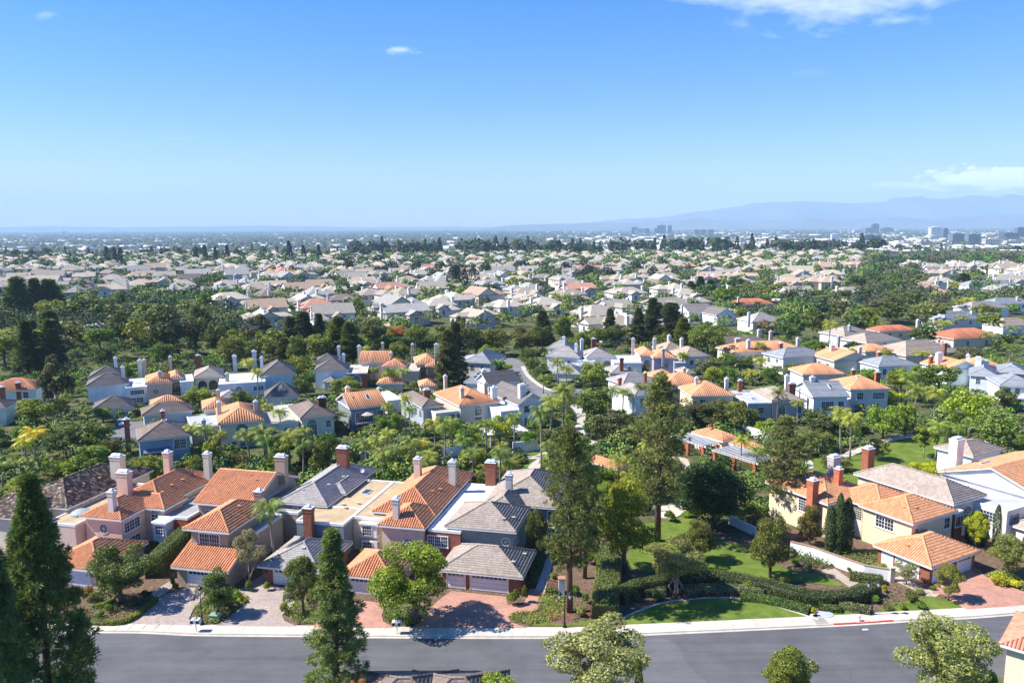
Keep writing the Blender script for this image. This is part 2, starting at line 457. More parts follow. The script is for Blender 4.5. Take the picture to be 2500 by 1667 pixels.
CLEAR = []     # surfaces that stay free of planting
def sheet(name, pts, mat, z, color=None, thick=0.0, parent=None, kind='structure', label=None, cat=None):
    """flat patch of ground cover from ground points (x, y)"""
    if name in ('lawn', 'path', 'driveway', 'road', 'pool_water', 'pool_deck'): CLEAR.append([(p[0], p[1]) for p in pts])
    m = MB()
    top = [(p[0], p[1], z) for p in pts]
    a = sum(top[i][0] * top[(i + 1) % len(top)][1] - top[(i + 1) % len(top)][0] * top[i][1] for i in range(len(top)))
    if a < 0: top.reverse()
    m.poly(top)
    if thick:
        for i in range(len(top)):
            p, q = top[i], top[(i + 1) % len(top)]
            m.poly([(p[0], p[1], z - thick), (q[0], q[1], z - thick), q, p])
    o = m.build(name, MAT[mat], parent, color=color)
    if parent is None or kind != 'structure': tag(o, label, cat, None, kind)
    return o
def smooth(pts, n=5, closed=False):
    """Catmull-Rom through points"""
    out = []
    N = len(pts)
    rngi = range(N if closed else N - 1)
    for i in rngi:
        if closed: p0, p1, p2, p3 = pts[i - 1], pts[i], pts[(i + 1) % N], pts[(i + 2) % N]
        else: p0, p1, p2, p3 = pts[max(i - 1, 0)], pts[i], pts[i + 1], pts[min(i + 2, N - 1)]
        for j in range(n):
            t = j / n
            out.append(tuple(0.5 * (2 * p1[k] + (p2[k] - p0[k]) * t + (2 * p0[k] - 5 * p1[k] + 4 * p2[k] - p3[k]) * t * t + (3 * p1[k] - p0[k] - 3 * p2[k] + p3[k]) * t ** 3) for k in range(2)))
    if not closed: out.append(tuple(pts[-1][:2]))
    return out
def gp(k, *pts, z=0.0):
    return [tuple(GK(k, x, y, z)[:2]) for x, y in pts]

# the street in front: far kerb line
kerb = [(-150, 84.0), (-100, 87.5)] + gp(1, (540, 1250), (1250, 1268), (1990, 1275)) + gp(2, (200, 1281), (1450, 1285), (2000, 1266)) + gp(3, (1100, 1210), (1520, 1185), (2352, 1130)) + [(100, 99.0), (150, 110)]
kerb = smooth(kerb, 8)
def offset(line, d):
    out = []
    for i, p in enumerate(line):
        a, b = line[max(i - 1, 0)], line[min(i + 1, len(line) - 1)]
        t = Vector((b[0] - a[0], b[1] - a[1])).normalized()
        out.append((p[0] - t.y * d, p[1] + t.x * d))
    return out
far_edge, near_edge = kerb, offset(kerb, -12.2)
sheet('road', far_edge + near_edge[::-1], 'asphalt', 0.006, (0.100, 0.101, 0.107))
# lighter lobe of asphalt laid over the road by the junction
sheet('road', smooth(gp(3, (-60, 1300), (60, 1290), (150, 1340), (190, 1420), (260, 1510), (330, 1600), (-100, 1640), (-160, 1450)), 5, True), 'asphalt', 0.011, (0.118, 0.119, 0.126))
# kerb with gutter pan, in lengths
def kerbing(line, side, name):
    base = empty(name); tag(base, kind='structure')
    # resample to 3 m
    L = [0.0]
    for a, b in zip(line[:-1], line[1:]): L.append(L[-1] + math.dist(a, b))
    def at(s):
        for i in range(len(L) - 1):
            if L[i + 1] >= s:
                t = (s - L[i]) / (L[i + 1] - L[i] + 1e-9)
                return (line[i][0] + (line[i + 1][0] - line[i][0]) * t, line[i][1] + (line[i + 1][1] - line[i][1]) * t)
        return line[-1]
    return L[-1], at, base
klen, kat, kerb_root = kerbing(kerb, 1, 'kerb')
def seg_frame(s0, s1):
    a, b = Vector(kat(s0)), Vector(kat(s1))
    t = (b - a).normalized(); n = Vector((-t.y, t.x))
    return a, b, t, n
s = 30.0
while s < klen - 30:
    a, b, t, n = seg_frame(s, s + 3.0)
    g0 = t * 0.006
    m = MB()
    def xs(p, w, z): q = p + n * w; return (q.x, q.y, z)
    prof = [(-0.02, 0.0), (-0.02, 0.022), (0.36, 0.016), (0.40, 0.13), (0.56, 0.14), (0.56, 0.0)]
    A, B = a + g0, b - g0
    for (w0, z0), (w1, z1) in zip(prof[:-1], prof[1:]):
        m.poly([xs(A, w0, z0), xs(B, w0, z0), xs(B, w1, z1), xs(A, w1, z1)])
    m.poly([xs(A, w, z) for w, z in prof]); m.poly([xs(B, w, z) for w, z in prof[::-1]])
    x = (a.x + b.x) / 2
    m.build('kerb_stone', MAT['concrete'], kerb_root, color=(0.50, 0.46, 0.40))
    s += 3.0
# painted fire-lane kerb and its lettering
pa, pb = GK(3, 1130, 1190), GK(3, 1522, 1178)
s0 = min(range(int(klen * 4)), key=lambda i: math.dist(kat(i / 4), pa[:2])) / 4
s1 = min(range(int(klen * 4)), key=lambda i: math.dist(kat(i / 4), pb[:2])) / 4
m = MB(); s = s0
while s < s1 - 0.1:
    a, b, t, n = seg_frame(s, min(s + 1.0, s1))
    for (w0, z0), (w1, z1) in (((0.352, 0.022), (0.393, 0.136)), ((0.393, 0.136), (0.565, 0.146))):
        m.poly([xs(a, w0, z0), xs(b, w0, z0), xs(b, w1, z1), xs(a, w1, z1)])
    s += 1.0
m.build('red_paint', MAT['plain'], kerb_root, color=(0.52, 0.055, 0.045))
sm = s0 + (s1 - s0) * 0.385
a, b, t, n = seg_frame(sm, sm + 3.0)
fc = bpy.data.curves.new('lettering', 'FONT'); fc.body = 'NO PARKING  FIRE LANE'; fc.size = 0.24; fc.space_character = 1.05
fo = bpy.data.objects.new('lettering', fc); COL.objects.link(fo)
q = a + n * 0.40
fo.location = (q.x, q.y, 0.150); fo.rotation_euler = (0, 0, math.atan2(t.y, t.x)); fo.scale = (1.0, 0.75, 1); fo.parent = kerb_root
fc.materials.append(MAT['plain']); fo.color = (0.8, 0.78, 0.75, 1)
# pavement (sidewalk) of single slabs behind the kerb
walk = empty('sidewalk'); tag(walk, kind='structure')
s, W0, W1 = 40.0, 0.575, 2.55
while s < klen - 30:
    st = 1.55 if 60 < s else 1.55
    a, b, t, n = seg_frame(s, s + st)
    g0 = t * 0.012
    A, B = a + g0, b - g0
    h = 0.128 + random.uniform(-0.004, 0.004)
    q4 = [A + n * W0, B + n * W0, B + n * W1, A + n * W1]
    m = MB()
    m.poly([(p.x, p.y, h) for p in q4])
    for i in range(4):
        p, q = q4[i], q4[(i + 1) % 4]
        m.poly([(p.x, p.y, 0.02), (q.x, q.y, 0.02), (q.x, q.y, h), (p.x, p.y, h)])
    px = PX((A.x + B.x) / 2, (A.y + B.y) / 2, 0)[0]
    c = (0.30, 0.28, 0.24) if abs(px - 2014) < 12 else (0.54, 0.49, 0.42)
    m.build('slab', MAT['concrete'], walk, color=c)
    s += st
walk_in = offset(kerb, 2.58)
# verge of planting behind the sidewalk
sheet('planting_bed', offset(kerb, 2.56) + offset(kerb, 30)[::-1], 'mulch', 0.03)

TAUPE, RED = (0.40, 0.33, 0.295), (0.47, 0.255, 0.19)
def drive(pts, col, z=0.132): sheet('driveway', pts, 'pavers', z, col, 0.12)
drive(gp(1, (1000, 1035), (1150, 975), (1180, 962), (1330, 968), (1270, 1060), (1230, 1110), (1207, 1160), (1225, 1206), (760, 1192), (880, 1125)), TAUPE)
drive(gp(1, (950, 1000), (1090, 920), (1110, 960), (1000, 1035)), TAUPE, 0.128)
drive(gp(1, (1520, 985), (1690, 870), (1690, 955), (1840, 965), (1880, 1060), (1800, 1140), (1815, 1175), (1900, 1214), (1380, 1208), (1500, 1120), (1595, 1040)), TAUPE)
drive(gp(2, (-90, 1222), (-60, 1060), (150, 1040), (372, 1062), (345, 1140), (355, 1180), (430, 1222)), RED)
drive(gp(2, (540, 1222), (700, 1050), (790, 985), (1140, 1022), (1150, 1072), (1250, 1076), (1290, 970), (1390, 985), (1340, 1112), (1185, 1122), (1152, 1150), (1170, 1185), (1280, 1222)), RED)
drive(gp(3, (1765, 1000), (1770, 945), (2040, 835), (2110, 895), (2352, 990), (2500, 1050), (2460, 1062), (2352, 1077), (1985, 1104), (1900, 1050), (1850, 1010)), RED)
def path(pts, z=0.12, c=(0.50, 0.46, 0.40)): sheet('path', pts, 'concrete', z, c, 0.1)
path(gp(2, (1322, 980), (1400, 770), (1440, 790), (1388, 985)), 0.13)
path(gp(3, (1500, 905), (1560, 890), (1700, 960), (1820, 1000), (1790, 1022), (1730, 1015), (1640, 970)), 0.11, (0.44, 0.38, 0.31))
path(gp(3, (1060, 850), (1130, 830), (1230, 900), (1300, 930), (1240, 960), (1180, 915)), 0.09, (0.40, 0.33, 0.26))
LAWN_Z = 0.10
def lawn(pts, z=LAWN_Z): sheet('lawn', pts, 'lawn', z, None, 0.07)
cres = gp(2, (1890, 1165), (1930, 1140), (2040, 1095), (2150, 1062), (2300, 1040)) + gp(3, (180, 1046), (350, 1030), (530, 1035), (700, 1066), (850, 1110), (960, 1145), (1005, 1160))
cres_s = smooth(cres, 4)
lawn(cres_s + gp(3, (1000, 1163), (400, 1192), (0, 1209)) + gp(2, (1960, 1212), (1900, 1200)))
# concrete mowing edge round the crescent
m = MB(); e0, e1 = cres_s, offset(cres_s, 0.28)
for i in range(len(e0) - 1):
    A, B, C_, D = e0[i], e0[i + 1], e1[i + 1], e1[i]
    m.poly([(*A, 0.15), (*B, 0.15), (*C_, 0.15), (*D, 0.15)]); m.poly([(*A, 0), (*B, 0), (*B, 0.15), (*A, 0.15)]); m.poly([(*C_, 0), (*D, 0), (*D, 0.15), (*C_, 0.15)])
o = m.build('lawn_edging', MAT['concrete'], color=(0.50, 0.46, 0.40)); tag(o, kind='structure')
lawn(smooth(gp(3, (40, 545), (140, 515), (250, 520), (320, 600), (420, 660), (560, 690), (640, 740), (860, 850), (1030, 875), (1200, 950), (1000, 935), (800, 912), (500, 890), (300, 880), (0, 872)) + gp(2, (1980, 850), (1905, 800), (1960, 640), (2000, 560)), 4, True))
lawn(gp(3, (1440, 1085), (1760, 1010), (1990, 1085), (1985, 1104), (1440, 1122)), 0.09)
lawn(gp(3, (1000, 1164), (1050, 1130), (1200, 1110), (1380, 1120), (1225, 1150)), 0.11)
lawn(gp(2, (1300, 1205), (1330, 1175), (1510, 1195), (1700, 1165), (1720, 1205)), 0.09)
# the green behind, with winding paths
lawn(smooth(gp(6, (930, 1040), (1000, 890), (1210, 880), (1350, 850), (1480, 800), (1700, 745), (1950, 730), (2030, 780), (2040, 850), (1960, 930), (1850, 985), (1500, 1040), (1230, 1050)), 4, True))
path(smooth(gp(6, (940, 895), (990, 900), (1012, 940), (980, 955), (945, 920)), 3, True), 0.125)
def strip(center, w, z=0.125, c=(0.50, 0.46, 0.40)):
    cc = smooth(center, 6)
    sheet('path', offset(cc, w / 2) + offset(cc, -w / 2)[::-1], 'concrete', z, c, 0.1)
strip(gp(6, (1190, 880), (1260, 850), (1360, 815), (1440, 780), (1560, 755), (1680, 735)), 2.2)
strip(gp(6, (2050, 760), (2085, 790), (2105, 825), (2085, 860), (2010, 890)), 2.6)
lawn(smooth(gp(6, (2080, 740), (2200, 730), (2280, 790), (2200, 840), (2130, 830), (2110, 790)), 4, True), 0.09)
# the walk behind the green-grey house
strip(gp(5, (680, 915), (820, 912), (1000, 915), (1120, 905), (1240, 885), (1330, 880), (1400, 855), (1460, 840)), 2.0)
strip(gp(5, (1290, 975), (1330, 930), (1380, 890), (1420, 860)), 2.4, 0.129)
lawn(smooth(gp(5, (1000, 970), (1060, 925), (1200, 930), (1330, 905), (1300, 960), (1240, 990)), 4, True), 0.09)
lawn(smooth(gp(5, (1380, 890), (1420, 865), (1500, 880), (1470, 910), (1400, 905)), 4, True), 0.09)
lawn(smooth(gp(5, (1275, 860), (1330, 845), (1390, 848), (1350, 868)), 4, True), 0.09)
path(smooth(gp(3, (-30, 410), (60, 400), (190, 405), (200, 470), (100, 520), (-20, 490)), 3, True), 0.12)
strip(gp(5, (1560, 540), (1610, 590), (1620, 650), (1600, 700), (1640, 760), (1720, 800)), 2.4)
# back streets
sheet('road', smooth(gp(5, (1090, 262), (1180, 245), (1250, 280), (1280, 340), (1310, 385), (1380, 440), (1480, 460), (1620, 440), (1640, 470), (1500, 510), (1330, 500), (1220, 440), (1170, 360), (1120, 300)), 4, True), 'asphalt', 0.008, (0.17, 0.17, 0.178))
strip(gp(5, (1245, 300), (1270, 345), (1310, 388), (1390, 440), (1480, 462)), 1.4, 0.10)
sheet('road', smooth(gp(4, (690, 700), (730, 660), (860, 650), (930, 640), (900, 720), (800, 790), (700, 800)), 4, True), 'asphalt', 0.008, (0.15, 0.15, 0.158))
sheet('road', smooth(gp(4, (220, 470), (260, 440), (340, 460), (350, 500), (250, 520)), 4, True), 'asphalt', 0.008, (0.2, 0.2, 0.2))
lawn(smooth(gp(7, (80, 660), (300, 650), (290, 690), (90, 700)), 3, True), 0.1)
lawn(smooth(gp(7, (400, 710), (520, 705), (560, 740), (420, 750)), 3, True), 0.1)
# pool beyond the pines
sheet('pool_water', smooth(gp(3, (50, 180), (110, 180), (130, 215), (120, 270), (40, 280), (20, 230)), 4, True), 'water', 0.05)
sheet('pool_deck', smooth(gp(3, (-60, 140), (180, 130), (220, 200), (190, 300), (20, 320), (-80, 250)), 4, True), 'concrete', 0.03, (0.46, 0.36, 0.28))

# ================================================================== HOUSE KIT
def in_range(poly, u):
    """span of v where the line u = const lies inside a convex polygon"""
    vs = []
    for i in range(len(poly)):
        (u0, v0), (u1, v1) = poly[i], poly[(i + 1) % len(poly)]
        if (u0 - u) * (u1 - u) <= 0 and abs(u1 - u0) > 1e-9:
            vs.append(v0 + (v1 - v0) * (u - u0) / (u1 - u0))
    return (min(vs), max(vs)) if len(vs) >= 2 else None
class Tiles:
    def __init__(self): self.V, self.F, self.n = [], [], 0
    def quad_strip(self, lo, hi, cap=True):
        k = len(lo); b = self.n
        self.V += lo + hi; self.n += 2 * k
        for i in range(k - 1): self.F.append((b + i, b + i + 1, b + k + i + 1, b + k + i))
        if cap and k == 4: self.F.append((b + 3, b + 2, b + 1, b))
    def face(self, poly, kind, fine):
        P = [Vector(p) for p in poly]
        u = (P[1] - P[0]).normalized()
        n = (P[1] - P[0]).cross(P[-1] - P[0]).normalized()
        if n.z < 0: n = -n
        v = n.cross(u)
        if v.z < 0: v = -v
        O = P[0]
        p2 = [((p - O).dot(u), (p - O).dot(v)) for p in P]
        ulo, uhi = min(p[0] for p in p2), max(p[0] for p in p2)
        vlo, vhi = min(p[1] for p in p2), max(p[1] for p in p2)
        T = lambda a, b, h: tuple(O + u * a + v * b + n * h)
        if kind == 'barrel':
            sp, cs = (0.36, 0.46) if fine else (0.50, 99.0)
            nc = max(1, int((uhi - ulo) / sp))
            sp = (uhi - ulo) / nc
            prof = [(-0.39, -0.02), (-0.26, 0.10), (0.26, 0.10), (0.39, -0.02)]
            for i in range(nc):
                uc = ulo + (i + 0.5) * sp
                r = in_range(p2, uc)
                if not r or r[1] - r[0] < 0.08: continue
                a, b = r
                if a < 0.02: a = -0.07
                k0 = int(max(0, a) / cs)
                ju = random.uniform(-0.012, 0.012)
                while True:
                    s0 = max(a, k0 * cs) if k0 * cs > a else a
                    s1 = min(b, (k0 + 1) * cs)
                    if s1 - s0 > 0.04:
                        j = random.uniform(-0.01, 0.012)
                        self.quad_strip([T(uc + ju + x * sp, s0 - 0.02, h + 0.05 + j) for x, h in prof], [T(uc + ju + x * sp, s1 + 0.02, h + (0.012 if fine else 0.05) + j) for x, h in prof])
                    k0 += 1
                    if k0 * cs >= b: break
        else:
            tw, cs = (0.33, 0.40) if fine else (99.0, 0.42)
            k = 0
            while k * cs < vhi:
                v0, v1 = max(k * cs, vlo), min((k + 1) * cs, vhi)
                vm = min(v0 + 0.12, (v0 + v1) / 2)
                us = []
                for i in range(len(p2)):
                    (ua, va), (ub, vb) = p2[i], p2[(i + 1) % len(p2)]
                    if (va - vm) * (vb - vm) <= 0 and abs(vb - va) > 1e-9: us.append(ua + (ub - ua) * (vm - va) / (vb - va))
                if len(us) >= 2:
                    a, b = min(us), max(us)
                    x = a - (tw * 0.5 if k % 2 else 0) if fine else a
                    if v0 < 0.02: v0 = -0.06
                    while x < b - 0.03:
                        xa, xb = max(a, x), min(b, x + tw)
                        if xb - xa > 0.03:
                            j = random.uniform(-0.006, 0.012) if fine else 0
                            gp_ = 0.006 if fine else 0
                            b0 = self.n
                            self.V += [T(xa + gp_, v0, 0.0), T(xb - gp_, v0, 0.0), T(xa + gp_, v0, 0.055 + j), T(xb - gp_, v0, 0.055 + j), T(xb - gp_, v1 + 0.02, 0.018), T(xa + gp_, v1 + 0.02, 0.018)]
                            self.n += 6
                            self.F += [(b0, b0 + 1, b0 + 3, b0 + 2), (b0 + 2, b0 + 3, b0 + 4, b0 + 5)]
                        x += tw
                k += 1
    def cap(self, a, b, r=0.15, fine=True):
        a, b = Vector(a), Vector(b)
        L = (b - a).length
        if L < 0.2: return
        t = (b - a) / L
        s = t.cross(Vector((0, 0, 1))).normalized(); q = s.cross(t)
        if q.z < 0: q = -q
        k = max(1, int(L / 0.45)) if fine else 1
        prof = [(-1.15, -0.25), (-0.55, 0.75), (0.55, 0.75), (1.15, -0.25)]
        for i in range(k):
            p, e = a + t * (L * i / k), a + t * (L * (i + 1) / k + 0.03)
            self.quad_strip([tuple(p + s * x * r + q * (y * r + 0.11)) for x, y in prof], [tuple(e + s * x * r * 0.85 + q * (y * r * 0.85 + 0.09)) for x, y in prof])

def hip_faces(x0, x1, y0, y1, z, t):
    w, d = x1 - x0, y1 - y0
    if w >= d:
        h = d / 2 * t; ym = (y0 + y1) / 2
        r0, r1 = (x0 + d / 2, ym, z + h), (x1 - d / 2, ym, z + h)
        polys = [[(x0, y0, z), (x1, y0, z), r1, r0], [(x1, y1, z), (x0, y1, z), r0, r1], [(x0, y1, z), (x0, y0, z), r0], [(x1, y0, z), (x1, y1, z), r1]]
        caps = [((x0, y0, z), r0), ((x0, y1, z), r0), ((x1, y0, z), r1), ((x1, y1, z), r1), (r0, r1)]
    else:
        h = w / 2 * t; xm = (x0 + x1) / 2
        r0, r1 = (xm, y0 + w / 2, z + h), (xm, y1 - w / 2, z + h)
        polys = [[(x0, y0, z), (x1, y0, z), r0], [(x1, y1, z), (x0, y1, z), r1], [(x0, y1, z), (x0, y0, z), r0, r1], [(x1, y0, z), (x1, y1, z), r1, r0]]
        caps = [((x0, y0, z), r0), ((x1, y0, z), r0), ((x0, y1, z), r1), ((x1, y1, z), r1), (r0, r1)]
    if abs(w - d) < 0.05:
        polys = [[p for i, p in enumerate(pl) if p not in pl[:i]] for pl in polys]
    return polys, caps
def gable_faces(x0, x1, y0, y1, z, t, axis):
    if axis == 'x':
        h = (y1 - y0) / 2 * t; ym = (y0 + y1) / 2
        a, b = (x0, ym, z + h), (x1, ym, z + h)
        polys = [[(x0, y0, z), (x1, y0, z), b, a], [(x1, y1, z), (x0, y1, z), a, b]]
        rakes = [((x0, y0, z), a), ((x0, y1, z), a), ((x1, y0, z), b), ((x1, y1, z), b)]
    else:
        h = (x1 - x0) / 2 * t; xm = (x0 + x1) / 2
        a, b = (xm, y0, z + h), (xm, y1, z + h)
        polys = [[(x0, y1, z), (x0, y0, z), a, b], [(x1, y0, z), (x1, y1, z), b, a]]
        rakes = [((x0, y0, z), a), ((x1, y0, z), a), ((x0, y1, z), b), ((x1, y1, z), b)]
    return polys, [(a, b)], rakes

LANDMARKS = []      # (x, y, short phrase) used when wording labels
ORANGE = (0.66, 0.235, 0.085)
ROOFS = {   # key: (tile kind, material, colour)
    'or': ('barrel', 'barrel_tile', (0.60, 0.265, 0.135)), 'or2': ('barrel', 'barrel_tile', (0.62, 0.30, 0.155)), 'pink': ('barrel', 'barrel_tile', (0.58, 0.25, 0.165)),
    'old': ('flat', 'old_barrel_tile', (0.16, 0.12, 0.10)), 'grey': ('flat', 'flat_tile', (0.36, 0.335, 0.32)), 'warm': ('flat', 'flat_tile', (0.37, 0.31, 0.265)),
    'brown': ('flat', 'flat_tile', (0.22, 0.175, 0.15)), 'dark': ('flat', 'flat_tile', (0.175, 0.155, 0.15)), 'slate': ('flat', 'flat_tile', (0.28, 0.30, 0.33)),
    'tan': ('flat', 'flat_tile', (0.40, 0.32, 0.25)), 'terra': ('barrel', 'barrel_tile', (0.45, 0.16, 0.09))}
class House:
    def __init__(self, name, label, rot, a, b, cat='house', short=None, fine=True, frame=True):
        """a, b: reference corner in the rotated survey frame (or world x, y if frame is False)"""
        self.r = R(rot); self.fine = fine
        c, s = math.cos(self.r), math.sin(self.r)
        self.a, self.b = a, b
        x, y = (a * c - b * s, a * s + b * c) if frame else (a, b)
        if not frame: self.a, self.b = 0.0, 0.0
        self.x, self.y = x, y
        self.o = empty(name, (x, y, 0), self.r)
        tag(self.o, label, cat)
        if short: LANDMARKS.append((x, y, short, self))
        self.foot = []
    def world(self, a, b):
        c, s = math.cos(self.r), math.sin(self.r)
        a -= self.a; b -= self.b
        return self.x + a * c - b * s, self.y + a * s + b * c
    def local(self, x, y):
        c, s = math.cos(self.r), math.sin(self.r)
        x -= self.x; y -= self.y
        return x * c + y * s + self.a, -x * s + y * c + self.b
    def block(self, a0, a1, b0, b1, z, roof='hip', t=0.45, rk='or', wall=(0.6, 0.5, 0.4), wmat='stucco', ov=0.5, z0=-0.2, fine=None, trim=WHITE, axis='x'):
        """eave rectangle a0..a1 x b0..b1 at height z"""
        fine = self.fine if fine is None else fine
        A0, A1, B0, B1 = a0 - self.a, a1 - self.a, b0 - self.b, b1 - self.b
        if roof == 'flat': ov = 0.0
        self.foot.append((a0, a1, b0, b1))
        w = MB()
        x0, x1, y0, y1 = A0 + ov, A1 - ov, B0 + ov, B1 - ov
        zt = z - 0.04
        w.box(x0, x1, y0, y1, z0, zt, skip=('b', 't') if roof != 'flat' else ('b',))
        if roof == 'gable':
            if axis == 'x':
                h = (B1 - B0) / 2 * t - 0.03; ym = (y0 + y1) / 2; k = ov * t
                for x, fl in ((x0, 1), (x1, 0)):
                    pts = [(x, y0, zt), (x, y1, zt), (x, y1, zt + k), (x, ym, z + h), (x, y0, zt + k)]
                    w.poly(pts[::-1] if fl else pts)
            else:
                h = (A1 - A0) / 2 * t - 0.03; xm = (x0 + x1) / 2; k = ov * t
                for y, fl in ((y0, 0), (y1, 1)):
                    pts = [(x0, y, zt), (x1, y, zt), (x1, y, zt + k), (xm, y, z + h), (x0, y, zt + k)]
                    w.poly(pts[::-1] if fl else pts)
        w.build('wall', MAT[wmat], self.o, color=wall if wmat == 'brick' else tuple(min(.82, v * 1.18) for v in wall))
        if roof == 'flat':
            d = MB(); d.poly([(A0 + .2, B0 + .2, z), (A1 - .2, B0 + .2, z), (A1 - .2, B1 - .2, z), (A0 + .2, B1 - .2, z)])
            ro = d.build('roof', MAT['membrane'], self.o, color=rk)
            c = MB()
            for q in ((A0 - .05, A1 + .05, B0 - .05, B0 + .22), (A0 - .05, A1 + .05, B1 - .22, B1 + .05), (A0 - .05, A0 + .22, B0 + .22, B1 - .22), (A1 - .22, A1 + .05, B0 + .22, B1 - .22)):
                c.box(*q, z - 0.28, z + 0.12)
            c.build('coping', MAT['white_paint'], ro, color=trim)
            return ro
        kind, mat, col = ROOFS[rk]
        if roof == 'hip': polys, caps = hip_faces(A0, A1, B0, B1, z, t); rakes = []
        else: polys, caps, rakes = gable_faces(A0, A1, B0, B1, z, t, axis)
        d = MB()
        for p in polys: d.poly(p)
        ro = d.build('roof', MAT['roof_deck'], self.o, color=col)
        T = Tiles()
        for p in polys:
            # faces turned away from the street view carry the coarser covering
            T.face(p, kind, fine)
        for p, q in caps: T.cap(p, q, 0.15 if kind == 'barrel' else 0.12, fine)
        if kind == 'barrel':
            for p, q in rakes: T.cap(p, q, 0.11, fine)
        me = np_mesh('roof_tiles', np.array(T.V), np.array(T.F), [MAT[mat]])
        to = new_obj('roof_tiles', me, ro, color=col); to['kind'] = 'stuff'
        f = MB(); e = 0.05; zb, zu = z - 0.27, z - 0.012
        sides = {'f': (A0 - e, A1 + e, B0 - e, B0 + .02), 'k': (A0 - e, A1 + e, B1 - .02, B1 + e), 'l': (A0 - e, A0 + .02, B0 + .02, B1 - .02), 'r': (A1 - .02, A1 + e, B0 + .02, B1 - .02)}
        use = 'fklr' if roof == 'hip' else ('fk' if axis == 'x' else 'lr')
        if roof != 'hip' and axis != 'x':
            sides['l'] = (A0 - e, A0 + .02, B0 - e, B1 + e); sides['r'] = (A1 - .02, A1 + e, B0 - e, B1 + e)
        for s in use: f.box(*sides[s], zb, zu)
        f.poly([(A0, B0, zb + .03), (A0, B1, zb + .03), (A1, B1, zb + .03), (A1, B0, zb + .03)])
        for p, q in rakes:
            p, q = Vector(p), Vector(q); dz = Vector((0, 0, -0.25)); off = Vector((e if p.x > (A0 + A1) / 2 else -e, 0, 0)) if axis == 'x' else Vector((0, e if p.y > (B0 + B1) / 2 else -e, 0))
            in_ = -off
            P4 = [p + off, q + off, q + off + dz, p + off + dz]
            Q4 = [v + in_ * 2 for v in P4]
            f.poly(P4); f.poly(Q4[::-1])
            for i in range(4): f.poly([P4[i], Q4[i], Q4[(i + 1) % 4], P4[(i + 1) % 4]])
        f.build('fascia', MAT['white_paint'], ro, color=trim)
        return ro
    def chimney(self, a, b, w, d, z0, z1, mat='stucco', col=(0.6, 0.5, 0.42), pots=1):
        x, y = a - self.a, b - self.b
        w, d = w * .88, d * .88
        m = MB()
        m.frustum(x, y, z0, z1 - 0.75, w, d, w, d)
        m.frustum(x, y, z1 - 0.75, z1 - 0.62, w, d, w + .11, d + .11)
        m.frustum(x, y, z1 - 0.62, z1 - 0.28, w + .11, d + .11, w + .11, d + .11)
        m.frustum(x, y, z1 - 0.28, z1 - 0.16, w + .11, d + .11, w + .22, d + .22)
        m.frustum(x, y, z1 - 0.16, z1, w + .22, d + .22, w + .22, d + .22)
        o = m.build('chimney', MAT[mat], self.o, color=col)
        c = MB()
        c.frustum(x, y, z1 + 0.004, z1 + 0.05, w + .26, d + .26, w + .22, d + .22)
        big = w > 1.5
        for i in range(2 if big else 1):
            px = x + ((i - 0.5) * w * 0.42 if big else 0)
            s = min(d, w) * 0.62
            c.frustum(px, y, z1 + 0.05, z1 + 0.22, s * .8, s * .8, s * .8, s * .8)
            c.frustum(px, y, z1 + 0.22, z1 + 0.27, s * 1.1, s * 1.1, s * 1.1, s * 1.1)
            c.frustum(px, y, z1 + 0.27, z1 + 0.45, s * 1.1, s * 1.1, s * .6, s * .6)
        c.build('chimney_cap', MAT['metal_cap'], o)
        return o
    def place(self, side, u, plane):
        """local position and turn for something mounted on a wall; u runs along the wall"""
        if side == 'F': return (u - self.a, plane - self.b, 0), 0.0
        if side == 'R': return (plane - self.a, u - self.b, 0), math.pi / 2
        if side == 'L': return (plane - self.a, u - self.b, 0), -math.pi / 2
        return (u - self.a, plane - self.b, 0), math.pi
    def window(self, side, u, plane, z, w, h, nx=2, ny=3, style='rect', fr=0.10, trim=WHITE, sill=True, split=1, name='window'):
        loc, rz = self.place(side, u, plane)
        o, p = window_mesh(w, h, nx, ny, style, fr, sill, split)
        wo = new_obj(name, o, self.o, (loc[0], loc[1], z), rz, trim)
        new_obj('pane', p, wo)
        return wo
    def door(self, side, u, plane, w=1.8, h=2.3, col=WHITE, z=0.0):
        loc, rz = self.place(side, u, plane)
        key = ('door', round(w, 2), round(h, 2))
        if key not in CACHE:
            m = MB(); n = 2 if w > 1.3 else 1
            m.box(-w / 2 - .1, w / 2 + .1, -.05, .02, 0, h + .1)
            for i in range(n):
                x0 = -w / 2 + i * w / n
                m.box(x0 + .02, x0 + w / n - .02, -.07, -.05, .02, h, skip=('k',))
                for za, zb in ((.15, h * .45), (h * .5, h - .12)):
                    for j in range(2):
                        xx = x0 + .1 + j * (w / n - .2) / 2
                        m.box(xx, xx + (w / n - .2) / 2 - .05, -.09, -.07, za, zb, skip=('k',))
            k = MB(); k.box(.06, .12, -.16, -.07, h * .42, h * .47)
            CACHE[key] = (m.mesh('door', MAT['white_paint']), k.mesh('handle', MAT['dark_metal']))
        d = new_obj('door', CACHE[key][0], self.o, (loc[0], loc[1], z), rz, col)
        new_obj('handle', CACHE[key][1], d)
        return d
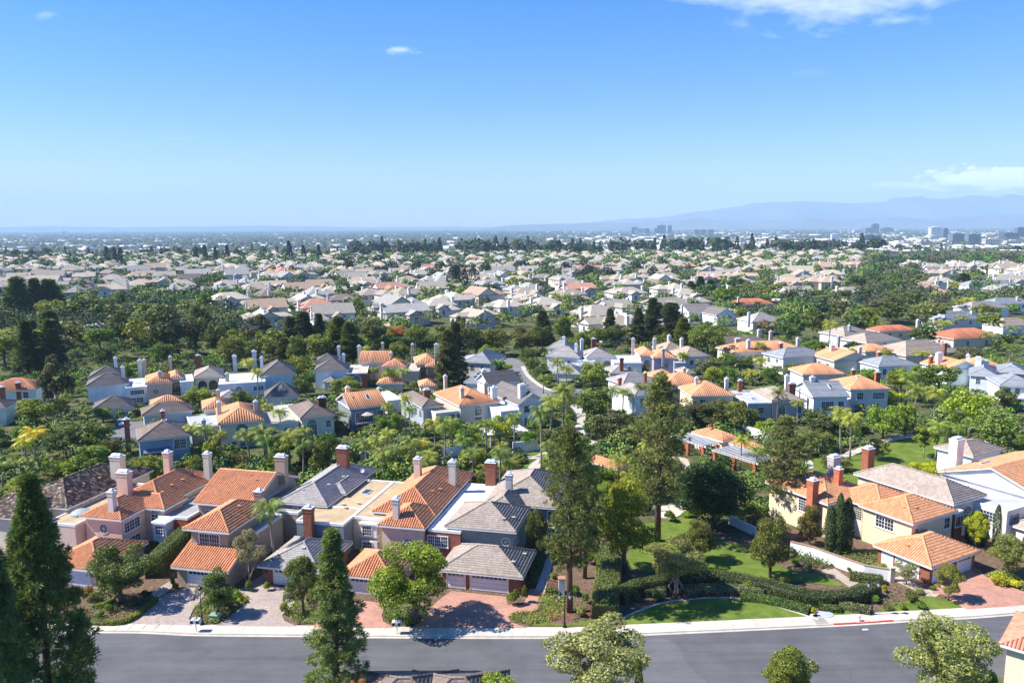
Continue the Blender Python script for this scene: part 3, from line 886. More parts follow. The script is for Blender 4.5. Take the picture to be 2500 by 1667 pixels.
    def garage(self, side, u, plane, w=4.9, h=2.25, lights=8, col=(0.78, 0.76, 0.77), z=0.1):
        loc, rz = self.place(side, u, plane)
        m = MB()
        m.box(-w / 2 - .12, -w / 2, -.06, .03, 0, h + .12); m.box(w / 2, w / 2 + .12, -.06, .03, 0, h + .12); m.box(-w / 2, w / 2, -.06, .03, h, h + .12)
        secs = 4; sh = h / secs
        for i in range(secs):
            z0 = i * sh
            m.box(-w / 2 + .01, w / 2 - .01, -.015, .03, z0 + .012, z0 + sh - .012)
            if i < secs - 1 or not lights:
                n = max(2, int(w / 0.62))
                for j in range(n):
                    x0 = -w / 2 + .06 + j * (w - .12) / n
                    m.box(x0 + .04, x0 + (w - .12) / n - .04, -.03, -.015, z0 + .08, z0 + sh - .08, skip=('k',))
        o = m.build('garage_door', MAT['white_paint'], self.o, (loc[0], loc[1], z), rz, col)
        if lights:
            n = lights
            for j in range(n):
                x0 = -w / 2 + .12 + j * (w - .24) / n
                g_ = MB(); g_.box(x0 + .05, x0 + (w - .24) / n - .05, -.03, -.015, h - sh + .10, h - .12, skip=('k',))
                g_.build('pane', MAT['glass'], o)
        return o
    def part(self, name, mb, mat, color=None, smooth=False):
        return mb.build(name, MAT[mat], self.o, color=color, smooth=smooth)
    def skylight(self, a, b, z, w=0.9, d=1.5, slope=0.0):
        m = MB(); m.box(-w / 2, w / 2, -d / 2, d / 2, 0, .16)
        o = m.build('skylight', MAT['white_paint'], self.o, (a - self.a, b - self.b, z), color=(.7, .7, .7))
        g_ = MB(); g_.box(-w / 2 + .1, w / 2 - .1, -d / 2 + .1, d / 2 - .1, .16, .18, skip=('b',)); g_.build('pane', MAT['glass'], o)
        o.rotation_euler = (slope, 0, 0)
        return o
    def vent(self, a, b, z, col=(0.5, 0.2, 0.1)):
        m = MB(); m.box(-.18, .18, -.16, .16, 0, .26); m.box(-.26, .26, -.24, .22, .26, .31)
        m.build('roof_vent', MAT['plain'], self.o, (a - self.a, b - self.b, z), color=col)
    def dish(self, a, b, z):
        m = MB(); m.tube([(0, 0, 0), (0, 0, .55)], .03, 6)
        prof = [(.02, 0), (.15, .02), (.28, .07), (.36, .13)]
        me = MB(); me.lathe(prof, 0, 0, 12)
        o = m.build('dish_mast', MAT['plain'], self.o, (a - self.a, b - self.b, z), color=(.5, .5, .5))
        q = me.build('satellite_dish', MAT['plain'], o, (0, 0, .6), color=(.75, .77, .8)); q.rotation_euler = (R(50), 0, R(30))
CACHE = {}
def window_mesh(w, h, nx, ny, style='rect', fr=0.10, sill=True, split=1):
    """(frame with bars, pane) standing in the plane y = 0, facing -y, centred in x, base at z = 0"""
    key = (round(w, 2), round(h, 2), nx, ny, style, fr, sill, split)
    if key in CACHE: return CACHE[key]
    m, g_ = MB(), MB()
    if style == 'rect':
        m.box(-w / 2 - fr, -w / 2, -.07, .02, -fr, h + fr); m.box(w / 2, w / 2 + fr, -.07, .02, -fr, h + fr)
        m.box(-w / 2, w / 2, -.07, .02, h, h + fr); m.box(-w / 2, w / 2, -.07, .02, -fr, 0)
        if sill: m.box(-w / 2 - fr - .06, w / 2 + fr + .06, -.14, -.07, -fr - .03, -fr + .05)
        for s in range(1, split):
            x = -w / 2 + w * s / split; m.box(x - .05, x + .05, -.068, -.02, 0, h)
        b = 0.022
        for s in range(split):
            x0 = -w / 2 + w * s / split; ww = w / split
            for i in range(1, nx): m.box(x0 + ww * i / nx - b, x0 + ww * i / nx + b, -.05, -.02, 0, h)
        for j in range(1, ny): m.box(-w / 2, w / 2, -.047, -.022, h * j / ny - b, h * j / ny + b)
        g_.poly([(-w / 2, -.02, 0), (w / 2, -.02, 0), (w / 2, -.02, h), (-w / 2, -.02, h)])
    elif style == 'arch':      # rectangle with a half-round head; h is the full height
        r = w / 2; hr = h - r; n = 12
        m.box(-r - fr, -r, -.07, .02, -fr, hr); m.box(r, r + fr, -.07, .02, -fr, hr); m.box(-r, r, -.07, .02, -fr, 0)
        for i in range(n):
            a0, a1 = math.pi * i / n, math.pi * (i + 1) / n
            q = [(math.cos(a) * rr, math.sin(a) * rr + hr) for a, rr in ((a0, r), (a0, r + fr), (a1, r + fr), (a1, r))]
            m.poly([(x, -.07, z) for x, z in q]); m.poly([(q[1][0], -.07, q[1][1]), (q[1][0], .02, q[1][1]), (q[2][0], .02, q[2][1]), (q[2][0], -.07, q[2][1])])
        b = 0.025
        for i in range(1, nx): m.box(-r + w * i / nx - b, -r + w * i / nx + b, -.05, -.02, 0, hr)
        for j in range(1, ny): m.box(-r, r, -.047, -.022, hr * j / ny - b, hr * j / ny + b)
        m.box(-r, r, -.06, -.02, hr - .04, hr + .04)
        for a in [math.pi * k / 6 for k in range(1, 6)]:
            dx, dz = math.cos(a), math.sin(a); nx_, nz_ = -dz * b, dx * b
            q = [(dx * r * .35 + nx_, dz * r * .35 + nz_), (dx * r * .35 - nx_, dz * r * .35 - nz_), (dx * r - nx_, dz * r - nz_), (dx * r + nx_, dz * r + nz_)]
            m.poly([(x, -.048, z + hr) for x, z in q])
        for rr in (0.35, 0.68):
            for i in range(n):
                a0, a1 = math.pi * i / n, math.pi * (i + 1) / n
                q = [(math.cos(a) * s, math.sin(a) * s + hr) for a, s in ((a0, r * rr - b), (a0, r * rr + b), (a1, r * rr + b), (a1, r * rr - b))]
                m.poly([(x, -.049, z) for x, z in q])
        pts = [(-r, -.02, 0), (r, -.02, 0)] + [(math.cos(math.pi * i / n) * r, -.02, math.sin(math.pi * i / n) * r + hr) for i in range(n + 1)]
        g_.poly(pts)
    else:                      # round with spokes, z = centre - r
        r = w / 2; n = 20
        for i in range(n):
            a0, a1 = 2 * math.pi * i / n, 2 * math.pi * (i + 1) / n
            q = [(math.cos(a) * rr, math.sin(a) * rr + r) for a, rr in ((a0, r), (a0, r + fr), (a1, r + fr), (a1, r))]
            m.poly([(x, -.07, z) for x, z in q])
            m.poly([(q[1][0], -.07, q[1][1]), (q[1][0], .02, q[1][1]), (q[2][0], .02, q[2][1]), (q[2][0], -.07, q[2][1])])
            m.poly([(q[3][0], -.07, q[3][1]), (q[3][0], -.02, q[3][1]), (q[0][0], -.02, q[0][1]), (q[0][0], -.07, q[0][1])])
        b = 0.028
        for k in range(8):
            a = math.pi * k / 4; dx, dz = math.cos(a), math.sin(a); nx_, nz_ = -dz * b, dx * b
            m.poly([(x, -.05, z + r) for x, z in ((nx_, nz_), (-nx_, -nz_), (dx * r - nx_, dz * r - nz_), (dx * r + nx_, dz * r + nz_))])
        g_.poly([(math.cos(2 * math.pi * i / n) * r, -.02, math.sin(2 * math.pi * i / n) * r + r) for i in range(n)])
    CACHE[key] = (m.mesh('window', MAT['white_paint']), g_.mesh('pane', MAT['glass']))
    return CACHE[key]

# ================================================================== FRONT ROW (survey frame turned -13 degrees)
PEACH, CREAM, TAN, TAUPEW = (0.63, 0.46, 0.365), (0.62, 0.52, 0.38), (0.42, 0.33, 0.26), (0.36, 0.27, 0.205)
BLUEG, GREENG, LBLUE = (0.155, 0.19, 0.225), (0.215, 0.255, 0.25), (0.26, 0.36, 0.45)
PALEW, WARMW = (0.72, 0.70, 0.66), (0.66, 0.58, 0.46)
SAND, GREYF, WHITEF = (0.46, 0.355, 0.22), (0.33, 0.33, 0.335), (0.62, 0.63, 0.64)
BR = (1, 1, 1)
A0 = -13

h = House('house', 'cream house with mottled dark brown tile roof behind the tall dark conifers', A0, -104.5, 92.5, short='the house with mottled dark roof')
h.block(-104.5, -93.0, 98.0, 118.0, 5.6, 'hip', .43, 'old', (0.62, 0.55, 0.42))
h.block(-106.0, -95.8, 92.7, 101.0, 5.6, 'hip', .5, 'old', (0.62, 0.55, 0.42))
h.block(-93.4, -88.3, 94.2, 113.0, 4.7, 'flat', rk=SAND, wall=(0.55, 0.42, 0.36))
h.chimney(-94.0, 110.6, 2.3, 1.5, 4.0, 10.2, col=(0.62, 0.56, 0.46)); h.chimney(-96.5, 94.6, 1.1, 1.0, 5, 8.6, col=(0.66, 0.62, 0.56))
for i in range(6): h.window('R', 99.5 + i * 1.9, -93.5, 5.0, .32, .26, 1, 1, sill=False, fr=.05, trim=(0.5, 0.43, 0.33))
for a, b in ((-95.5, 101.5), (-96.2, 105.2), (-96.0, 108.5)): h.vent(a, b, 6.7)
m = MB(); m.lathe([(1.5, 0), (1.5, .25), (1.3, .45), (.8, .7), (.02, .8)], -90.9 + 104.5, 98.4 - 92.5, 16)
o = h.part('skylight_dome', m, 'plain', (0.30, 0.33, 0.36), True); o.location.z = 4.7
h.garage('F', -97, 93.2, 4.6, 2.2, 0)

h = House('house', 'peach stucco house with round spoked window and long orange barrel-tile roof', A0, -88.5, 85.0, short='the peach house with the round window')
h.block(-88.5, -81.3, 95.5, 104.0, 5.6, 'hip', .50, 'or', PEACH)
h.block(-88.5, -77.9, 100.7, 106.3, 5.6, 'hip', .46, 'or', (0.50, 0.37, 0.29))
h.block(-88.6, -79.2, 101.5, 117.5, 5.62, 'hip', .50, 'or', (0.66, 0.56, 0.42))
h.block(-85.6, -76.6, 84.9, 95.0, 2.8, 'hip', .43, 'or', PEACH)
h.block(-79.2, -74.2, 100.9, 112.0, 4.4, 'flat', rk=GREYF, wall=(0.30, 0.075, 0.035))
h.garage('F', -81.1, 85.4, 5.6, 2.2, 0)
m = MB(); m.box(3.6, 11.4, .02, .38, 2.42, 2.66); h.part('brick_band', m, 'brick', BR)
h.window('F', -84.9, 96.0, 3.05, 1.45, 1.45, style='round')
h.window('R', 98.2, -81.8, 3.1, 3.3, 1.5, 2, 3, split=3, fr=.14); h.window('R', 98.2, -81.8, .4, 3.0, 1.6, 2, 3, split=3)
h.window('F', -79.7, 101.2, 2.9, 1.9, 2.6, 3, 3, 'arch'); h.door('F', -79.6, 101.2, 1.9, 2.3, (0.62, 0.66, 0.72), .1)
h.chimney(-83.9, 97.0, 1.0, 1.0, 5.5, 9.3, col=(0.68, 0.60, 0.56)); h.chimney(-86.2, 102.6, 2.2, 1.4, 4.5, 10.4, col=PEACH)
h.chimney(-85.3, 112.0, 1.3, 1.2, 4.5, 11.0, col=PEACH); h.chimney(-79.6, 114.6, 1.2, 1.1, 4.5, 10.4, col=(0.64, 0.55, 0.45))
for a, b, z in ((-81.0, 104.5, 6.7), (-81.4, 107.4, 6.85), (-81.4, 110.2, 6.85), (-81.2, 113.2, 6.8)): h.vent(a, b, z)
m = MB(); m.box(9.7, 11.9, 14.0, 16.6, 0, 3.9); m.box(9.5, 12.1, 13.8, 16.6, 3.9, 4.2); h.part('bay', m, 'white_paint', (0.66, 0.69, 0.74))
h.window('F', -77.7, 98.98, 2.3, 1.2, 1.3, 3, 3)
o = h.part('bay_roof', (lambda mm: (mm.frustum(10.8, 15.2, 4.2, 4.5, 2.7, 2.8, 1.6, 2.0), mm)[1])(MB()), 'white_paint', WHITE)

h = House('house', 'taupe house with square tower room above its garage and orange tile roofs', A0, -68.0, 88.4, short='the taupe house with the tower room')
h.block(-74.8, -64.7, 103.4, 118.6, 6.0, 'gable', .40, 'or', TAUPEW, axis='x')
h.block(-68.2, -61.0, 91.6, 103.0, 6.9, 'hip', .46, 'or', TAUPEW, ov=.75, z0=2.0)
h.block(-67.9, -59.3, 88.3, 97.7, 2.8, 'gable', .41, 'or', TAUPEW, axis='x')
h.block(-66.0, -60.0, 96.0, 104.0, 5.0, 'flat', rk=GREYF, wall=TAUPEW)
h.block(-64.7, -58.5, 106.0, 117.5, 4.6, 'flat', rk=GREYF, wall=TAUPEW)
h.garage('F', -63.2, 88.8, 5.0, 2.2, 8)
h.window('F', -64.6, 92.35, 4.35, 3.0, 1.75, 4, 3, split=2, fr=.16); h.window('F', -72.5, 103.9, 2.6, 1.6, 2.2, 3, 3, 'arch')
h.chimney(-64.0, 104.5, 1.3, 1.2, 0, 8.3, col=TAUPEW); h.chimney(-65.0, 113.2, 2.0, 1.3, 6.5, 11.2, col=TAN)
for a, b, z in ((-68.6, 110.0, 8.6), (-67.0, 109.0, 8.2), (-62.4, 96.6, 8.6)): h.vent(a, b, z)
for z in (0,):
    m = MB(); m.box(-.06, .06, -.09, 0, 1.0, 2.2); q = m.build('wall_lamp', MAT['dark_metal'], h.o, (-67.0 + 68.0, .5, 0))

h = House('house', 'blue grey house with grey tile roofs, brick chimney and arched windows', A0, -56.7, 91.2, short='the blue grey house with brick chimney')
h.block(-62.9, -54.2, 107.4, 127.0, 5.6, 'hip', .46, 'grey', BLUEG)
h.block(-58.0, -53.6, 112.9, 121.0, 5.75, 'hip', .40, 'grey', (0.34, 0.36, 0.40))
h.block(-56.7, -47.5, 91.2, 101.6, 2.7, 'hip', .43, 'grey', (0.30, 0.075, 0.035), 'brick')
h.block(-56.5, -49.0, 101.9, 108.5, 5.1, 'flat', rk=SAND, wall=BLUEG)
h.block(-54.4, -49.02, 108.5, 122.0, 5.1, 'flat', rk=SAND, wall=BLUEG)
for ch in h.o.children:
    if ch.name.startswith('wall') and ch.data.materials[0] == MAT['brick']: ch.color = (1, 1, 1, 1)
h.garage('F', -52.1, 91.7, 4.9, 2.2, 8)
h.chimney(-54.1, 101.2, 1.5, 1.2, 0, 7.6, 'brick', BR); h.chimney(-58.2, 122.0, 2.1, 1.5, 5, 10.6, 'brick', BR)
h.window('F', -57.8, 107.9, 2.2, 1.7, 3.0, 3, 3, 'arch'); h.window('F', -59.9, 107.9, 2.2, 1.4, 2.6, 3, 3, 'arch'); h.window('F', -50.6, 101.9, 3.1, 1.3, 1.3, style='round')
h.window('F', -57.8, 107.9, 0.1, 1.7, 2.0, 2, 3, sill=False)
for a, b, z in ((-59.6, 110.2, 6.7), (-56.4, 112.5, 7.0), (-55.8, 116.8, 7.0), (-51.6, 94.7, 4.1)): h.vent(a, b, z, (.4, .4, .4))
h.dish(-54.6, 121.6, 6.2)
h.skylight(-51.4, 116.0, 5.1, 1.3, 2.2)
for a, b in ((-52.5, 109.5), (-51.5, 108.2), (-50.4, 110.5)): h.vent(a, b, 5.1, (.6, .5, .4))
m = MB(); m.box(-.1, .1, -.1, 0, 1.7, 2.1); m.build('wall_lamp', MAT['dark_metal'], h.o, (1.0, .5, 0))

h = House('house', 'pale peach house with steep orange roof, three slim chimneys and white bay window', A0, -46.5, 91.0, short='the pale peach house with white bay window')
h.block(-43.6, -36.4, 101.7, 110.0, 5.6, 'hip', .52, 'or', (0.62, 0.46, 0.37))
h.block(-46.5, -36.42, 106.6, 127.5, 5.65, 'hip', .50, 'or', (0.62, 0.46, 0.37))
h.block(-44.6, -37.0, 91.0, 99.5, 2.7, 'hip', .46, 'or', (0.62, 0.46, 0.37))
h.block(-48.98, -43.0, 105.2, 122.0, 5.1, 'flat', rk=SAND, wall=(0.60, 0.50, 0.33))
h.garage('F', -40.8, 91.5, 5.0, 2.2, 8)
m = MB(); m.box(-47.4 + 46.5, -44.9 + 46.5, 104.4 - 91, 105.2 - 91, 2.4, 4.35); m.box(-47.6 + 46.5, -44.7 + 46.5, 104.2 - 91, 105.2 - 91, 4.35, 4.6); h.part('bay', m, 'white_paint', WHITE)
m = MB(); m.box(-47.4 + 46.5, -44.9 + 46.5, 104.4 - 91, 105.2 - 91, -.1, 1.9); h.part('bay', m, 'white_paint', WHITE)
h.window('F', -46.4, 104.38, 2.75, 1.35, 1.35, 4, 3, fr=.05, sill=False); h.window('R', 104.8, -44.88, 2.75, .6, 1.3, 2, 3, fr=.04, sill=False)
h.window('F', -46.4, 104.38, .3, 1.35, 1.4, 4, 3, fr=.05, sill=False); h.window('R', 104.8, -44.88, .3, .6, 1.3, 2, 3, fr=.04, sill=False)
h.window('F', -43.5, 105.18, 2.8, .5, 1.8, 1, 4); h.window('F', -43.5, 105.18, .2, .5, 1.8, 1, 4)
h.window('F', -39.0, 102.2, 2.2, 1.7, 1.5, 4, 2, 'arch')
h.chimney(-41.2, 103.2, 1.0, 1.0, 5, 9.2, col=(0.62, 0.56, 0.50)); h.chimney(-43.6, 119.2, 1.2, 1.2, 4, 10.4, col=(0.62, 0.50, 0.42)); h.chimney(-37.7, 119.4, 1.15, 1.1, 4, 10.2, col=(0.62, 0.57, 0.50))
for a, b, z in ((-39.0, 113, 7.0), (-38.4, 115, 6.7)): h.vent(a, b, z)

h = House('house', 'grey green clapboard house with grey tile hip roofs and red brick garage', A0, -32.4, 95.3, short='the grey green clapboard house')
h.block(-34.0, -23.4, 103.3, 113.4, 5.6, 'hip', .45, 'warm', GREENG, 'lap_siding')
h.block(-31.0, -18.8, 113.9, 130.0, 5.6, 'hip', .45, 'warm', GREENG, 'lap_siding')
h.block(-30.5, -24.2, 109.0, 118.0, 5.62, 'hip', .62, 'warm', GREENG, 'lap_siding')
h.block(-32.4, -20.7, 95.3, 104.2, 2.7, 'hip', .47, 'warm', BR, 'brick')
h.block(-36.3, -31.5, 103.05, 124.0, 5.0, 'flat', rk=WHITEF, wall=BR, wmat='brick')
h.garage('F', -25.4, 95.8, 5.1, 2.25, 8); h.garage('F', -30.0, 95.8, 2.5, 2.25, 4)
h.window('F', -32.4, 103.8, 3.2, 1.3, 1.4, 3, 3, split=2, fr=.16); h.window('F', -25.0, 103.8, 3.3, 1.05, 1.05, style='round', fr=.12)
h.window('F', -34.9, 103.03, 2.6, 2.9, 1.5, 3, 3, split=3, fr=.13)
h.window('R', 105.6, -23.9, 3.0, 2.0, 1.5, 2, 2, split=2); h.window('F', -20.3, 114.4, 3.0, 1.1, 1.8, 2, 3, fr=.16); h.window('F', -20.3, 114.4, .3, 1.1, 1.9, 2, 3, fr=.16)
h.chimney(-32.4, 124.2, 2.0, 1.4, 0, 9.0, 'brick', BR); h.chimney(-27.4, 116.2, 1.1, 1.0, 5, 9.7, col=(0.42, 0.44, 0.44))
h.dish(-30.6, 123.0, 5.0)
for a, b, z in ((-25.6, 105.2, 6.5), (-24.6, 107.0, 6.1), (-22.5, 97.5, 3.6), (-21.8, 101.5, 3.1)): h.vent(a, b, z, (.4, .38, .35))

# -- right-hand group (survey frame turned 29 degrees)
CREAMY = (0.64, 0.53, 0.35)
h = House('house', 'cream yellow house with orange hip roofs, tall arched entry and orange brick garage', 29, 97.2, 60.3, short='the cream house with the tall arched entry')
h.block(102.7, 113.4, 66.8, 75.8, 5.6, 'hip', .45, 'or2', CREAMY)
h.block(103.2, 113.0, 72.0, 82.0, 5.58, 'hip', .42, 'or2', CREAMY)
h.block(98.4, 109.5, 78.0, 90.5, 5.8, 'hip', .42, 'or2', CREAMY)
h.block(97.2, 108.4, 60.2, 69.0, 2.8, 'hip', .45, 'or2', BR, 'brick')
h.block(113.42, 115.4, 67.2, 74.0, 5.1, 'flat', rk=GREYF, wall=BR, wmat='brick')
h.garage('F', 100.4, 60.7, 4.0, 2.25, 6); h.garage('F', 105.4, 60.7, 3.2, 2.25, 4); h.garage('L', 64.0, 97.7, 3.4, 2.3, 0); h.garage('L', 67.0, 97.7, 1.6, 2.3, 0)
h.window('L', 71.6, 103.2, 3.2, 2.9, 1.6, 3, 3, split=2, fr=.14); h.window('F', 104.4, 67.3, 3.45, 1.0, 1.0, style='round'); h.window('F', 111.6, 67.3, 3.1, 1.3, 1.6, 2, 2, fr=.14)
h.window('F', 114.5, 67.18, 2.9, 1.7, 1.6, 3, 1, fr=.12)
h.window('L', 76.9, 103.68, 2.9, 2.0, 2.4, 5, 4, 'arch', fr=.14, trim=(.62, .55, .42)); h.door('L', 76.6, 103.68, 1.5, 2.5, (0.62, 0.58, 0.52), .15); h.window('L', 77.75, 103.68, .3, .4, 2.3, 1, 5, sill=False)
h.window('F', 100.6, 78.5, 3.0, 1.7, 2.2, 4, 5, fr=.14); h.window('L', 83.0, 98.9, 3.0, 1.7, 2.2, 4, 5)
h.chimney(98.0, 80.6, 1.5, 1.3, 0, 9.0, 'brick', (1.9, 1.6, 1.3)); h.chimney(104.6, 81.2, 1.1, 1.1, 5, 9.6, 'brick', (1.9, 1.6, 1.3)); h.chimney(108.4, 85.2, 1.9, 1.4, 4, 10.0, col=(0.50, 0.46, 0.46))
for a, b, z in ((104.9, 69.8, 6.5), (99.0, 65.0, 3.6), (106.4, 69.0, 6.5)): h.vent(a, b, z, (.55, .25, .1))

h = House('house', 'pale house with long grey tile hip roof beyond the cream house', 29, 114.7, 64.0, short='the pale house with long grey roof')
h.block(114.7, 123.3, 68.3, 86.0, 5.9, 'hip', .50, 'warm', (0.50, 0.46, 0.40))
h.block(121.0, 132.0, 63.8, 74.0, 5.0, 'flat', rk=(0.45, 0.46, 0.47), wall=(0.66, 0.66, 0.64))
h.block(122.0, 132.0, 57.5, 64.5, 2.8, 'hip', .42, 'warm', (0.6, 0.55, 0.48))
h.window('L', 66.6, 121.0, 2.7, 2.4, 1.5, 5, 3, fr=.2); h.window('F', 122.9, 63.8, 2.8, 2.6, 1.5, 5, 3, fr=.2); h.window('F', 119.2, 68.8, 1.5, 2.4, 3.2, 4, 3, 'arch')
h.chimney(122.4, 60.8, 1.5, 1.3, 0, 9.4, 'brick', (1.2, 1.1, 1.0)); h.chimney(119.6, 87.0, 1.9, 1.5, 0, 9.4, 'brick', (1.3, 1.15, 1.0))

h = House('house', 'white gabled house with orange roof and broad white chimney at right edge', 29, 127.4, 62.0, short='the white gabled house')
h.block(127.4, 150.0, 61.5, 79.0, 6.2, 'gable', .34, 'or2', (0.80, 0.79, 0.76), axis='x')
h.chimney(134.5, 80.4, 2.3, 1.7, 0, 10.6, col=(0.80, 0.79, 0.77)); h.dish(127.2, 77.8, 6.1)
h.block(140.0, 150.0, 80.5, 88.0, 6.5, 'hip', .4, 'warm', (0.75, 0.74, 0.72))
h.skylight(134.0, 74.8, 7.7, 3.0, .6, 0)

# near buildings at the bottom edge
h = House('gatehouse', 'small cream building with pink tile roof at bottom right corner', -42, *(lambda p: (p.x, p.y))(G(2440, 1571, 4.4)), cat='building', short='the gatehouse with pink roof', frame=False)
h.block(0, 11, 0.0, 9, 4.4, 'hip', .42, 'pink', (0.66, 0.60, 0.44), ov=.6, fine=True)
h.window('F', 3.6, .6, .3, 2.4, 3.0, 3, 3)

for i, (px0, px1) in enumerate(((925, 1018), (1056, 1150))):
    p = G((px0 + px1) / 2, 1655, 6.0)
    h = House('house', ('%s of two brown tiled roof tops at the bottom edge' % ('leftmost', 'rightmost')[i]), 0, p.x - 4.2, p.y - 4.2, frame=False)
    h.block(0, 9.6, 0, 8.4, 4.2, 'hip', .43, 'brown', (0.5, 0.42, 0.33), ov=.5)

# ================================================================== SECOND AND THIRD ROWS
# blocks are surveyed from the photograph: near-left eave corner at height z, right end of the front eave, real depth D
class PHouse(House):
    def __init__(self, label, rot, k, L, z, short=None, **kw):
        p = GK(k, *L, z)
        super().__init__('house', label, rot, p.x, p.y, short=short, fine=False, frame=False, **kw)
        self.k = k
    def blk(self, L, Rx, z, D, roof='hip', t=.45, rk='or', wall=PALEW, wmat='stucco', k=None, **kw):
        k = k or self.k
        p = GK(k, *L, z)
        a, b = self.local(p.x, p.y)
        tx = pix(k, Rx, 0)[0]
        lo, hi = 0.5, 60.0
        for _ in range(40):
            m_ = (lo + hi) / 2
            x, y = self.world(a + m_, b)
            if PX(x, y, z)[0] < tx: lo = m_
            else: hi = m_
        self.last = (a, a + lo, b, b + D, z)
        kw.setdefault('ov', .45)
        return self.block(a, a + lo, b, b + D, z, roof, t, rk, wall, wmat, **kw)
    def chim(self, x, y, zt, w=1.1, d=1.0, mat='stucco', col=(.62, .57, .52), z0=3.0, k=None):
        p = GK(k or self.k, x, y, zt)
        a, b = self.local(p.x, p.y)
        return self.chimney(a, b, w * .92, d * .92, z0, zt, mat, col)
    def win(self, side, f, zc, w, h, nx=2, ny=2, style='rect', ov=.45, **kw):
        a0, a1, b0, b1, z = self.last
        kw.setdefault('sill', False)
        if side == 'F': return self.window('F', a0 + ov + (a1 - a0 - 2 * ov) * f, b0 + ov, zc - h / 2, w, h, nx, ny, style, **kw)
        if side == 'L': return self.window('L', b0 + ov + (b1 - b0 - 2 * ov) * f, a0 + ov, zc - h / 2, w, h, nx, ny, style, **kw)
        return self.window('R', b0 + ov + (b1 - b0 - 2 * ov) * f, a1 - ov, zc - h / 2, w, h, nx, ny, style, **kw)
    def gar(self, f, w=4.6, ov=.45, **kw):
        a0, a1, b0, b1, z = self.last
        return self.garage('F', a0 + ov + (a1 - a0 - 2 * ov) * f, b0 + ov, w, 2.1, 0, **kw)
BRK = dict(mat='brick', col=(1.15, 1.0, .95))
def wins(h, side, fs, zc=4.2, w=1.2, hh=1.5, **kw):
    for f in fs: h.win(side, f, zc, w, hh, **kw)

# ---- second row, left to right
h = PHouse('pale green house with orange hip roof and brick chimneys at left edge', 12, 4, (-120, 462), 5.6, 'the pale green house at the left edge')
h.blk((-120, 462), 235, 5.6, 11, 'hip', .42, 'or', (.60, .66, .60)); wins(h, 'F', (.35, .8)); h.blk((-150, 570), 40, 4.6, 8, 'hip', .4, 'brown', (.6, .62, .56)); h.win('F', .5, 3.2, 1.4, 1.6)
h.chim(115, 402, 7.6, 1.3, 1.0, z0=0, **BRK); h.chim(12, 430, 8, 1.3, 1.1, z0=0, **BRK); h.skylight(14, 3.5, 7.1, 2.2, 1.2, .38)

h = PHouse('slate blue house with brown hip roof, white trimmed windows and brick corner chimney', 27, 4, (875, 775), 5.6, 'the slate blue house')
h.blk((875, 775), 1224, 5.6, 11.5, 'hip', .45, 'brown', (.24, .33, .41), 'lap_siding')
h.win('F', .8, 3.9, 2.2, 2.0, 3, 3, split=2, fr=.16); h.win('F', .3, 1.7, 4.4, 2.2, 2, 3, split=4, fr=.12); h.win('L', .18, 4.0, 1.3, 1.6, 2, 3)
a0, a1, b0, b1, z = h.last
m = MB(); m.poly([(a0 + 1, b0 + .4, 3.6), (a0 + 6, b0 + .4, 3.6), (a0 + 6, b0 - 1.1, 3.1), (a0 + 1, b0 - 1.1, 3.1)]); m.poly([(a0 + 1, b0 - 1.1, 3.1), (a0 + 6, b0 - 1.1, 3.1), (a0 + 6, b0 - 1.1, 2.9), (a0 + 1, b0 - 1.1, 2.9)]); h.part('awning', m, 'awning', (.12, .16, .20))
h.blk((905, 612), 1238, 5.5, 8, 'hip', .45, 'brown', (.40, .46, .50)); h.blk((1222, 690), 1420, 4.2, 12, 'flat', rk=(.42, .43, .45), wall=(.20, .24, .29)); wins(h, 'F', (.3, .75), 2.4, 1.2, 1.4, ov=0)
h.chim(806, 635, 7.6, 1.3, 1.2, z0=0, **BRK); h.chim(1036, 582, 8.6, 1.0, .9, **BRK); h.chim(1298, 640, 6.6, 1.0, .9, col=(.6, .62, .64)); h.skylight(5.5, 6.0, 7.9, 1.0, 1.6, .0)

h = PHouse('cream house with orange hip roof, two cream chimneys and tall arched window', 22, 4, (1390, 668), 5.8, 'the cream house with tall arched window')
h.blk((1390, 668), 1692, 5.8, 16, 'hip', .45, 'or2', (.66, .57, .40)); h.win('F', .5, 3.4, 2.6, 3.8, 3, 3, 'arch', fr=.15); wins(h, 'F', (.3, .5, .7), .9, 1.0, 1.2)
h.blk((1290, 575), 1470, 5.6, 10, 'hip', .42, 'or2', (.66, .57, .40)); h.chim(1396, 528, 9.0, 1.15, 1.1, col=(.64, .56, .44)); h.chim(1630, 522, 9.0, 1.1, 1.1, col=(.66, .58, .46)); h.chim(1392, 450, 8.2, 1.0, 1.0, col=(.60, .47, .40))
h.blk((1655, 672), 1905, 4.0, 12, 'flat', rk=(.46, .41, .34), wall=(.62, .56, .46)); wins(h, 'F', (.35, .7), 2.2, 1.2, 1.4, ov=0)

h = PHouse('grey brown roofed house with wide dark brick chimney and arched french doors', 27, 4, (1915, 632), 5.0, 'the house with the wide dark brick chimney')
h.blk((1915, 632), 2145, 5.0, 14, 'hip', .45, 'brown', (.60, .56, .46)); h.win('F', .3, 2.6, 2.2, 3.6, 4, 4, 'arch', fr=.16); h.win('F', .82, 3.0, 1.0, 1.5)
h.chim(2052, 497, 8.2, 2.2, 1.2, z0=0, mat='brick', col=(.55, .5, .48)); h.blk((1790, 600), 1915, 3.6, 9, 'flat', rk=WHITEF, wall=(.66, .64, .60))

